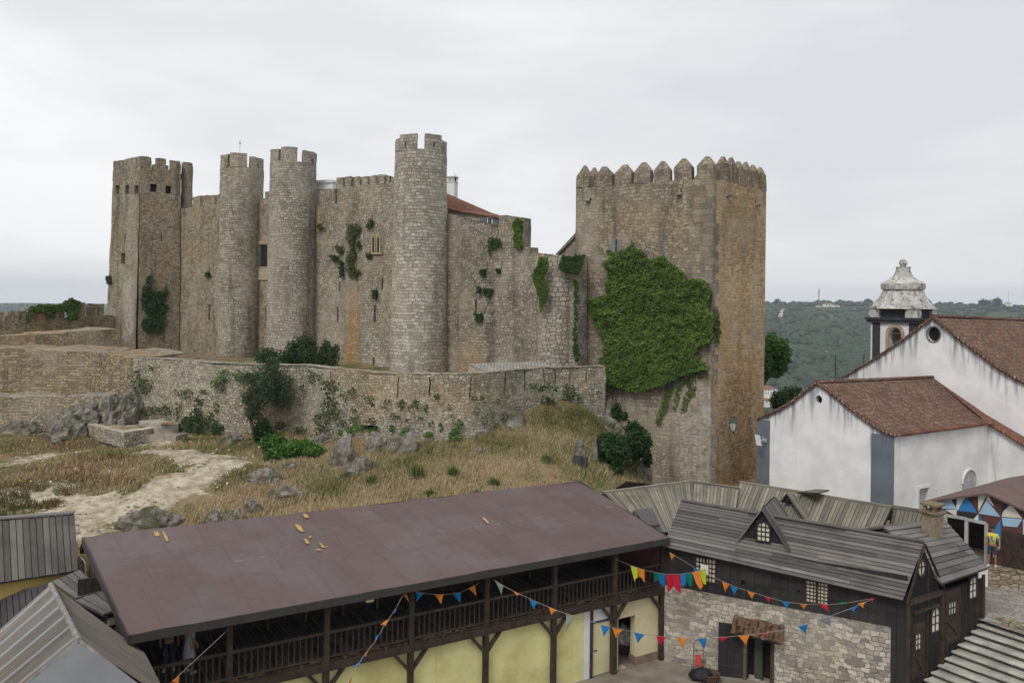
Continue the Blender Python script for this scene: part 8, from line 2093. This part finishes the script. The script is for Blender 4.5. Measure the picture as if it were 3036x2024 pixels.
Z1b = lambda x, y, rx, ry: (x/2.6133, 900+y/2.6133, rx/2.6133, ry/2.6133); Z2b = lambda x, y, rx, ry: (700+x/2.6133, 900+y/2.6133, rx/2.6133, ry/2.6133); Z3b = lambda x, y, rx, ry: (1400+x/2.6133, 900+y/2.6133, rx/2.6133, ry/2.6133)
bar_plants('hanging leafy plants near the wall corner at the left end of the outer wall', [Z1b(1080, 600, 40, 90), Z1b(1150, 640, 45, 60), Z1b(1060, 740, 25, 60), Z1b(1180, 500, 20, 30)], 26, .16, M['weed'])
bar_plants('two bright leafy tufts under the wall top, left of the olive tree', [Z1b(1740, 560, 45, 55), Z1b(1680, 620, 30, 40), Z1b(1850, 560, 40, 45)], 30, .16, M['bright'])
bar_plants('scattered weeds and ferns low on the wall left of the olive tree', [Z1b(1410, 690, 30, 25), Z1b(1470, 700, 35, 45), Z1b(1560, 750, 40, 40), Z1b(1590, 680, 35, 20), Z1b(1400, 830, 30, 70), Z1b(1310, 830, 35, 50), Z1b(1170, 830, 40, 40), Z1b(1230, 820, 60, 25), Z1b(1650, 880, 30, 45), Z1b(1730, 650, 25, 40), Z1b(1700, 800, 25, 40), Z1b(1560, 830, 25, 60)], 26, .15, M['weed'])
bar_plants('dark shrubby growth at the wall foot between the platform and the olive tree', [Z1b(1560, 940, 80, 70), Z1b(1470, 930, 45, 60), Z1b(1700, 960, 55, 50), Z1b(1540, 860, 30, 60)], 40, .17, M['ivy_dark'])
bar_plants('brown-green weeds and ivy right of the olive tree', [Z2b(600, 570, 30, 55), Z2b(660, 570, 20, 40), Z2b(740, 650, 60, 60), Z2b(430, 600, 20, 60), Z2b(740, 800, 55, 90), Z2b(690, 900, 60, 60), Z2b(800, 860, 40, 60), Z2b(400, 720, 40, 90), Z2b(520, 640, 25, 30), Z2b(350, 940, 50, 30), Z2b(520, 980, 60, 30), Z2b(700, 990, 60, 40)], 24, .15, M['weed'])
bar_plants('tufts dotted over the middle of the outer wall', [Z2b(905, 690, 32, 45), Z2b(848, 715, 20, 25), Z2b(1055, 760, 28, 38), Z2b(1020, 720, 25, 14), Z2b(1280, 775, 28, 45), Z2b(1180, 760, 20, 25), Z2b(1395, 775, 24, 38), Z2b(1470, 810, 22, 28), Z2b(1560, 725, 24, 28), Z2b(920, 820, 30, 22), Z2b(1070, 905, 30, 28), Z2b(1225, 870, 16, 36), Z2b(1160, 800, 18, 12), Z2b(1430, 885, 20, 16), Z2b(1340, 905, 20, 18), Z2b(1515, 930, 22, 26), Z2b(930, 900, 40, 30), Z2b(1350, 800, 16, 18), Z2b(1590, 950, 15, 40), Z2b(1260, 880, 15, 16), Z2b(850, 930, 30, 30)], 26, .14, M['weed'])
bar_plants('leafy weeds along the shadowed foot of the outer wall', [Z2b(960, 960, 50, 30), Z2b(1080, 975, 45, 22), Z2b(1320, 980, 35, 30), Z2b(1220, 975, 20, 25), Z2b(1700, 1030, 50, 70), Z2b(1730, 930, 25, 40), Z2b(1490, 1010, 45, 22), Z2b(860, 1000, 50, 26), Z2b(1610, 1110, 50, 25), Z2b(900, 985, 40, 20)], 32, .15, M['bright'])
bar_plants('loose weeds right of the wall bulge', [Z2b(1830, 730, 14, 20), Z2b(1890, 740, 30, 36), Z2b(2000, 760, 34, 30), Z2b(1850, 830, 22, 36), Z2b(1960, 850, 25, 30), Z2b(1910, 900, 25, 40), Z2b(2060, 870, 16, 36), Z2b(2100, 700, 20, 30), Z2b(1990, 950, 14, 30), Z2b(1680, 900, 14, 50), Z2b(1650, 800, 14, 36)], 20, .13, M['weed'])
bar_plants('climbing plants beneath the narrow slots near the keep', [Z3b(740, 680, 55, 60), Z3b(750, 800, 22, 90), Z3b(780, 830, 22, 50), Z3b(560, 750, 38, 36), Z3b(550, 860, 16, 40), Z3b(600, 760, 24, 60), Z3b(520, 650, 36, 28), Z3b(450, 640, 30, 22), Z3b(590, 640, 22, 26), Z3b(650, 870, 40, 22), Z3b(700, 770, 34, 40), Z3b(640, 660, 16, 18), Z3b(960, 690, 24, 20), Z3b(820, 730, 20, 40)], 24, .14, M['ivy_dark'])
M['tuft'] = leafmat('tuft_leaf', (.05, .09, .025), (.11, .16, .05), (.2, .23, .08), .1)
def tuft(label, x, y, h, w_, mat, n=60, spread=.5):
    b = drop(x, y); T = None; v = []; f = []; tn = []
    for i in range(n):
        a = random.uniform(0, 2*PI); r = random.random()*w_*.35; p = b+V((math.cos(a)*r, math.sin(a)*r, -.05)); hh = h*random.uniform(.5, 1); tip = p+V((math.cos(a)*spread*hh*random.random(), math.sin(a)*spread*hh*random.random(), hh)); s = V((-math.sin(a), math.cos(a), 0))*.03; mid = p.lerp(tip, .5)+V((0, 0, .05))
        k = len(v); v += [p-s, p+s, mid+s*.8, mid-s*.8, tip]; f += [(k, k+1, k+2, k+3)]; tn.append(random.random()); f.append((k+3, k+2, k+4, k+4)); tn.append(random.random())
    f = [q if q[2] != q[3] else (q[0], q[1], q[2], q[0]) for q in f]
    mb = MB()
    for q, t_ in zip(f, tn):
        pts = [v[i] for i in dict.fromkeys(q)]; mb.face(pts, t=t_, uv=[(0, 0)]*len(pts))
    o = mb.build('grass_clump', mat); tag(o, label, 'plant', 'tall green clumps on the meadow')
for x, y, h, w_, lb in ((1234, 1412, .95, 1.3, 'largest tall green clump in the middle of the dry meadow'), (1345, 1412, .8, .8, 'green clump right of the largest one on the meadow'), (1098, 1438, .8, .8, 'spindly green clump near the brown roof edge, with a bare stem'), (1464, 1435, .5, .9, 'squat green clump near the back edge of the roof, right'), (1024, 1420, .5, .6, 'little grey-green clump below the low boulder'), (1275, 1470, .5, .8, 'green clump almost touching the brown roof'), (787, 1372, .6, .5, 'yellow-flowered clump at the tip of the creeping shrub'), (1620, 1370, .6, .8, 'green clump in the grass above the loudspeaker'), (1415, 1475, .5, .7, 'small clump at the roof edge right of the middle')):
    tuft(lb, x, y, h, w_, M['tuft'])

# ------------------------------------------------------------------ meadow grass (uncountable)
t = NT('grass_blades', .85, .15); a_ = t.attr(); c = t.ramp(a_, [(0, (.07, .085, .022)), (.38, (.16, .165, .055)), (.5, (.31, .25, .14)), (.8, (.44, .355, .205)), (.93, (.52, .44, .28)), (.97, (.17, .055, .04)), (1, (.2, .06, .045))])
t.base(c); M['grass'] = t.mat
N = 420000
gx = RNG.uniform(-36, 12, N); gy = RNG.uniform(30, 55, N)
gt_ = (gx-GFR.o.x)*GFR.b.x+(gy-GFR.o.y)*GFR.b.y; bt_ = (gx-BFR.o.x)*BFR.b.x+(gy-BFR.o.y)*BFR.b.y
gz = terrain(gx, gy); pdv = path_d(gx, gy)
# inside the barbican line only
bl_x = np.array([bf(u, 5, 0).x for u in np.linspace(0, BL, 200)]); bl_y = np.array([bf(u, 5, 0).y for u in np.linspace(0, BL, 200)])
lim = np.interp(gx, np.concatenate([[-60, -40], bl_x]), np.concatenate([[50.5, 52.5], bl_y]))
nz1 = np.array([noise.noise(V((a*.16, b*.16, 0)))*.6+noise.noise(V((a*.7, b*.7, 4)))*.45 for a, b in zip(gx, gy)])
keep_ = (gy < lim-.05) & (gt_ > GB+.2) & (gy > 28) & (gz > 3.0) & (pdv + nz1*3.2 > .0) & (RNG.uniform(0, 1, N) < np.clip(1.0+nz1*.8, .35, 1)) 
gx, gy, gz, nz1, pdv = gx[keep_], gy[keep_], gz[keep_], nz1[keep_], pdv[keep_]; n = len(gx); print('blades', n)
nz2 = np.array([noise.noise(V((a*.28+9, b*.28, 2))) for a, b in zip(gx, gy)]); 
h = RNG.uniform(.07, .27, n)*(1+.7*nz1); h = np.where(gx < -15, h*.9, h); a = RNG.uniform(0, 2*PI, n)
g = np.clip(.62+nz2*.5+RNG.normal(0, .16, n)-np.where(pdv < 1.2, .12, 0)-np.clip((gy-(lim[keep_]-4.5))/4, 0, 1)*.22-np.clip((gx-1)/6, 0, 1)*.22+np.where((gx > -13) & (gx < 2), .08, -.05)-np.clip(1-np.hypot(gx+22.5, gy-37)/3.5, 0, 1)*.6, 0, .95)
red = (nz1 > .22) & (gx < -14) & (RNG.uniform(0, 1, n) < .3); g = np.where(red, RNG.uniform(.96, 1, n), g)
B0 = np.stack([gx, gy, gz-.04], 1); s = np.stack([-np.sin(a), np.cos(a), np.zeros(n)], 1)*.010*(1+RNG.uniform(0, 1, (n, 1))); lean = np.stack([np.cos(a)*h*.55+.12*h, np.sin(a)*h*.4, h], 1)
v = np.empty((n, 4, 3)); v[:, 0] = B0-s; v[:, 1] = B0+s; v[:, 2] = B0+lean+s*.35; v[:, 3] = B0+lean-s*.35
o = np_mesh('meadow_grass', v.reshape(-1, 3), np.arange(n*4).reshape(-1, 4), M['grass'], g); tag(o, 'dry golden and green meadow grass below the castle', 'grass', kind='stuff')
# loose stones on the path
VV, FF = [], []; off = 0; bm = bmesh.new(); bmesh.ops.create_icosphere(bm, subdivisions=1, radius=1); tv = np.array([tuple(v_.co) for v_ in bm.verts]); tf = np.array([[v_.index for v_ in f_.verts] for f_ in bm.faces]); bm.free()
sx = RNG.uniform(-34, 2, 9000); sy = RNG.uniform(30, 52, 9000); sp_ = path_d(sx, sy); szz = terrain(sx, sy)
for a_, b_, d_, z_ in zip(sx, sy, sp_, szz):
    if d_ > .9 or z_ < 3.2 or noise.noise(V((a_*.5, b_*.5, 3))) < -.15: continue
    r_ = .03+.10*random.random()**4; VV.append(tv*np.array([r_*random.uniform(.8, 1.6), r_, r_*.6])*RNG.uniform(.8, 1.2, (len(tv), 1))+np.array([a_, b_, z_+.01])); FF.append(tf+off); off += len(tv)
o = np_mesh('loose_stones', np.concatenate(VV), np.concatenate(FF), simple('pale_pebbles', (.42, .37, .29), .95, .3, 2, .2)); tag(o, 'loose pale stones scattered over the sandy path', 'stones', kind='stuff')
# small wild flowers
n = 900; i_ = RNG.choice(len(gx), n); k = (gx[i_] < -12); i_ = i_[k]; C_ = np.stack([gx[i_], gy[i_], gz[i_]+h[i_]*.9], 1)
t = NT('petals', .8, .2); t.base(t.ramp(t.attr(), [(0, (.75, .74, .7)), (.6, (.75, .72, .66)), (.7, (.6, .5, .08)), (1, (.6, .5, .08))])); o = leaves('wild_flowers', C_, .09, t.mat, aspect=1); tag(o, 'scattered small white and yellow wild flowers', 'flowers', kind='stuff')

# ------------------------------------------------------------------ far country
def hillz(X, Y):
    r = np.hypot(X, Y); az = X/np.maximum(Y, 1)
    right = np.clip((az+.1)/.4, 0, 1)
    zr = np.interp(r, [0, 90, 200, 350, 560, 700, 800, 1000, 1250, 1580, 1900, 2600, 3400], [-22, -32, -50, -60, -60, -57, -48, -26, -2, 19, 14, 8, 5])
    zl_ = np.interp(r, [0, 90, 200, 350, 800, 1500, 2500, 3400], [-22, -32, -55, -62, -60, -45, -9, -6])
    z = zl_*(1-right)+zr*right
    z = z + (np.sin(X*.011+1)*np.cos(Y*.009)*5+np.sin(X*.027)*np.sin(Y*.023+2)*2.5)*np.clip(r/600-.2, 0, 1)*np.clip((2200-r)/900, .25, 1)
    return np.where(Y < 0, zl_*.6-20, z)
rs = np.concatenate([np.linspace(60, 400, 20), np.linspace(430, 2000, 110), np.linspace(2100, 3400, 14)])
def ring(a0, a1, na):
    A = np.linspace(a0, a1, na); Rr, Aa = np.meshgrid(rs, A, indexing='ij'); X = Rr*np.sin(Aa); Y = Rr*np.cos(Aa); return X, Y
A = np.concatenate([np.linspace(-PI, -.8, 24)[:-1], np.linspace(-.8, .15, 60)[:-1], np.linspace(.15, .75, 150)[:-1], np.linspace(.75, PI, 24)])
Rr, Aa = np.meshgrid(rs, A, indexing='ij'); X = Rr*np.sin(Aa); Y = Rr*np.cos(Aa); Zh = hillz(X, Y)
idx = np.arange(X.size).reshape(X.shape); F = np.stack([idx[:-1, :-1], idx[1:, :-1], idx[1:, 1:], idx[:-1, 1:]], -1).reshape(-1, 4)[:, ::-1]
t = NT('far_fields', 1, .05); pos = t.co('Pos'); vo = t.n('ShaderNodeTexVoronoi', voronoi_dimensions='2D'); t.l(t.mp(pos, (1, .8, 1)), vo.inputs['Vector']); vo.inputs['Scale'].default_value = .011
c = t.ramp(t.sep(vo.outputs['Color'])[0], [(0, (.04, .058, .024)), (.3, (.06, .082, .032)), (.55, (.09, .105, .045)), (.8, (.045, .065, .026)), (1, (.14, .125, .07))])
c = t.mix(t.ss(t.noise(pos, .03, 5, .6), .4, .65, 0, .6), c, (.06, .085, .032))
c = t.mix(t.math('MULTIPLY', t.math('GREATER_THAN', t.sep(vo.outputs['Color'])[1], .6), t.ss(t.math('SINE', t.math('MULTIPLY', t.sep(pos)[0], .9)), 0, .6, 0, .5)), c, (.05, .07, .03))
t.base(c); M['farf'] = t.mat
o = np_mesh('hills', np.stack([X, Y, Zh], -1).reshape(-1, 3), F, M['farf']); tag(o, kind='structure'); o.data.shade_smooth()
# woods: many small crowns
temps = []
for s_ in range(6):
    bm = bmesh.new(); bmesh.ops.create_icosphere(bm, subdivisions=2, radius=1)
    for v_ in bm.verts: v_.co *= 1+.38*noise.noise(v_.co*1.9+V((s_*5, 0, 0)))+.2*noise.noise(v_.co*4.5+V((s_*5, 3, 0)))
    temps.append((np.array([tuple(v_.co) for v_ in bm.verts]), np.array([[v_.index for v_ in f_.verts] for f_ in bm.faces]))); bm.free()
def hz1(x, y): return float(hillz(np.array([x]), np.array([y]))[0])
CLEAR = [(860, 420, 270, 20), (850, 490, 115, 34), (890, 600, 65, 45), (660, 452, 200, 14), (600, 715, 110, 26), (478, 480, 30, 40), (395, 1085, 90, 70), (2240, 405, 60, 20), (925, 700, 30, 42), (560, 545, 70, 12), (1040, 455, 90, 16), (700, 640, 60, 14), (1900, 440, 120, 14)]
def wood(N, az0, az1, r0, r1, dens, seed, name, label):
    rg = np.random.default_rng(seed); VV, FF, TT = [], [], []; off = 0; cnt = 0
    while cnt < N:
        az = rg.uniform(az0, az1); r = r0+(r1-r0)*rg.random()**.8; x = r*math.sin(az); y = r*math.cos(az)
        d = noise.noise(V((x*.006, y*.006, seed)))+.55*noise.noise(V((x*.021, y*.021, 3)))
        if d < dens and rg.random() > .035: continue
        pq = proj((x, y, hz1(x, y)+2)); qx, qy = (pq[0]-2136)*2.6133, (pq[1]-750)*2.6133
        if any(((qx-a0)/a2)**2+((qy-a1)/a3)**2 < 1+.5*noise.noise(V((x*.03, y*.03, 0))) for a0, a1, a2, a3 in CLEAR) and rg.random() > .04: continue
        s_ = (1.6+3.6*rg.random()**1.8)*(1 if r > 500 else .8); tv, tf = temps[rg.integers(6)]; z = hz1(x, y)
        a = rg.uniform(0, 6.28); ca, sa = math.cos(a), math.sin(a); w_ = tv*np.array([s_, s_, s_*rg.uniform(.6, 1.05)]); w_ = np.stack([w_[:, 0]*ca-w_[:, 1]*sa, w_[:, 0]*sa+w_[:, 1]*ca, w_[:, 2]], 1)+np.array([x, y, z+s_*.55])
        VV.append(w_); FF.append(tf+off); off += len(tv); TT.append(np.full(len(tf), rg.uniform(0, 1))*.7+rg.uniform(0, .3, len(tf))); cnt += 1
    o = np_mesh(name, np.concatenate(VV), np.concatenate(FF), M['far'], np.concatenate(TT)); tag(o, label, 'woods', kind='stuff'); return o
wood(8600, .27, .62, 250, 1500, -.22, 5, 'far_woods', 'mixed green woods and orchards on the far hillside')
wood(4200, .29, .46, 430, 1000, -.5, 14, 'valley_woods', 'dark woods filling the valley floor below the far hillside')
wood(700, .26, .66, 1450, 1680, -.3, 8, 'crest_woods', 'dark treeline along the far hill crest')
wood(500, -.60, -.48, 1700, 2600, -.6, 9, 'horizon_woods', 'blue distant treeline at the left horizon')
# individual landmarks: dirt road, fields, houses, mast, umbrella pines
def dropf(x, y, Y0=900):
    r = ray(x, y); lo = 250
    Y_ = 250.0; prev = None
    while Y_ < 2600:
        p = CAM+r*Y_
        if p.z < hz1(p.x, p.y)+.5: return p
        Y_ += 6
    return CAM+r*1500
def strip(name, pts, w_, mt, up=.9):
    P_ = [dropf(*QC(*q)) for q in pts]; mb = MB()
    for a, b in zip(P_, P_[1:]):
        n = 6
        for i in range(n):
            p, q = a.lerp(b, i/n), a.lerp(b, (i+1)/n); d = (b-a).normalized(); s_ = V((-d.y, d.x, 0)).normalized()*w_
            h_ = lambda v: V((v.x, v.y, hz1(v.x, v.y)+up)); mb.face([h_(p-s_), h_(p+s_), h_(q+s_), h_(q-s_)], t=.5)
    return mb.build(name, mt)
M['dirt'] = simple('pale_dirt', (.42, .36, .28), 1, .1, .1, 0)
tag(strip('dirt_road', [(468, 512), (462, 495), (485, 470), (472, 450), (500, 440)], 3, M['dirt'], 2.5), kind='structure')
tag(strip('path', [(600, 778), (700, 782), (860, 778)], 2, M['dirt'], 3), kind='structure')
M['roof_far'] = simple('far_tile', (.26, .11, .07), .95, .1, .3, 0); M['wall_far'] = simple('far_white', (.72, .71, .69), .9, .04, .3, 0)
def far_house(label, x, y, w_, h_, Y=None, d=8, win=3, storeys=2):
    p = dropf(*QC(x, y)) if Y is None else Pd(*QC(x, y), Y); k = p.y/FPX/2.6133; W_ = w_*k; H = h_*k*.7; z = p.z
    T = thing('far_house', label, 'house', (p.x, p.y, z), 'houses across the valley'); fr = Fr(p+V((-W_/2, 0, 0)), p+V((W_/2, W_*.15, 0))); mb = MB(); fr.box(mb, 0, fr.L, 0, d, z-3, z+H); mb.build('wall', M['wall_far'], T)
    mb = MB(); a, b, c, e_ = fr.P(-.4, -.5, z+H), fr.P(fr.L+.4, -.5, z+H), fr.P(fr.L+.4, d+.5, z+H), fr.P(-.4, d+.5, z+H); m1, m2 = fr.P(d*.3, d/2, z+H*1.42), fr.P(fr.L-d*.3, d/2, z+H*1.42); mb.face([a, b, m2, m1]); mb.face([c, e_, m1, m2]); mb.face([b, c, m2]); mb.face([e_, a, m1]); mb.build('roof', M['roof_far'], T)
    for st in range(storeys):
        for i in range(win):
            s_ = fr.L*(i+.5)/win; mb = MB(); ww = fr.L/win*.16; fr.box(mb, s_-ww, s_+ww, -.08, .02, z+H*(st+.3)/storeys, z+H*(st+.75)/storeys); mb.build('window', M['slit'], T)
far_house('white two storey house in the valley right beside the keep', 395, 1095, 110, 62, Y=560, d=12, win=5)
far_house('white farm building low on the valley floor, mostly hidden by the chapel roof slope', 385, 1160, 80, 30, Y=520, d=10, win=3, storeys=1)
for i, (x, y, w_, h_) in enumerate(((775, 418, 30, 16), (845, 415, 66, 30), (905, 417, 44, 18), (1058, 434, 18, 10), (383, 420, 40, 12), (2240, 400, 40, 18), (1095, 385, 50, 10))):
    far_house(['small white house left of the reddish one on the far crest', 'reddish roofed farmhouse on the far crest near the mast', 'long white house right of the reddish one on the far crest', 'lone tiny white hut on the far slope', 'white farmhouse on the crest next to the keep', 'white villa on the far crest at the right edge', 'distant pale shed on the skyline left of the bell tower'][i], x, y, w_, h_, win=3, storeys=1, d=9)
p = dropf(*QC(762, 415)); top_ = Pd(*QC(762, 272), p.y); mb = MB(); mb.tube([p-V((0, 0, 2)), V((p.x, p.y, top_.z))], [.9, .5], 6); mb.tube([V((p.x, p.y, top_.z-12)), V((p.x, p.y, top_.z-2))], .8, 6); tag(mb.build('radio_mast', M['dkmetal']), 'tall radio mast on the far hill crest', 'mast')
p = dropf(*QC(2232, 400)); top_ = Pd(*QC(2232, 290), p.y); mb = MB(); mb.tube([p-V((0, 0, 2)), V((p.x, p.y, top_.z))], [.5, .3], 6); tag(mb.build('radio_mast', M['wmetal']), 'faint thin mast on the far crest right of the bell tower', 'mast')
def far_tree(label, x0, y0, x1, y1, Y, n=500, trunk=True):
    (a, b), (c, d) = QC(x0, y0), QC(x1, y1); e_ = ell(a, b, c, d, Y); T = thing('far_tree', label, 'tree', (e_[0][0], e_[0][1], e_[0][2]-e_[1][2]), 'landmark trees on the far crest')
    P_ = np.concatenate([blob_pts((e_[0][0]+random.uniform(-.5, .5)*e_[1][0], e_[0][1], e_[0][2]+random.uniform(-.1, .3)*e_[1][2]), (e_[1][0]*.6, e_[1][0]*.6, e_[1][2]*.75), n//4, fz=.4) for _ in range(4)])
    leaves('crown', P_, e_[1][0]*.22, M['far'], T, aspect=.9); mb = MB(); z_ = hz1(e_[0][0], e_[0][1]); mb.tube([V((e_[0][0], e_[0][1], min(z_, e_[0][2]-e_[1][2]))), V(e_[0])], [e_[1][0]*.07, e_[1][0]*.04], 6); mb.build('trunk', M['bark'], T)
for l, *q in (('broad umbrella pine on the far crest right of the bell tower', 2005, 358, 2100, 410, 1250), ('taller rounded tree right beside the umbrella pine', 2085, 345, 2180, 425, 1280), ('bushy tree on the skyline just right of the keep', 415, 350, 475, 405, 1420), ('low tree close to the right side of the bell tower dome', 1665, 375, 1720, 420, 1350), ('small conical tree on the far crest', 590, 392, 612, 432, 1350), ('small skyline tree between keep and mast', 975, 372, 1000, 395, 1450), ('thin crowned tree on the skyline further right', 1815, 390, 1860, 412, 1400)): far_tree(l, *q)

# ------------------------------------------------------------------ air
mb = MB(); x_, y0_, y1_, zb_, zt__ = 3500, -3500, 3500, -95, 75
mb.obox((0, 0, (zb_+zt__)/2), V((1, 0, 0)), V((0, 1, 0)), V((0, 0, 1)), x_, 3500, (zt__-zb_)/2)
hm = bpy.data.materials.new('haze_air'); hm.use_nodes = True; n_ = hm.node_tree.nodes; n_.clear(); vo_ = n_.new('ShaderNodeVolumePrincipled'); ou = n_.new('ShaderNodeOutputMaterial'); hm.node_tree.links.new(vo_.outputs[0], ou.inputs['Volume'])
vo_.inputs['Color'].default_value = (.80, .88, 1, 1); vo_.inputs['Density'].default_value = .0002; vo_.inputs['Anisotropy'].default_value = .2
import os
if not os.environ.get('NOHAZE'):
    o = mb.build('haze', hm); tag(o, kind='stuff')
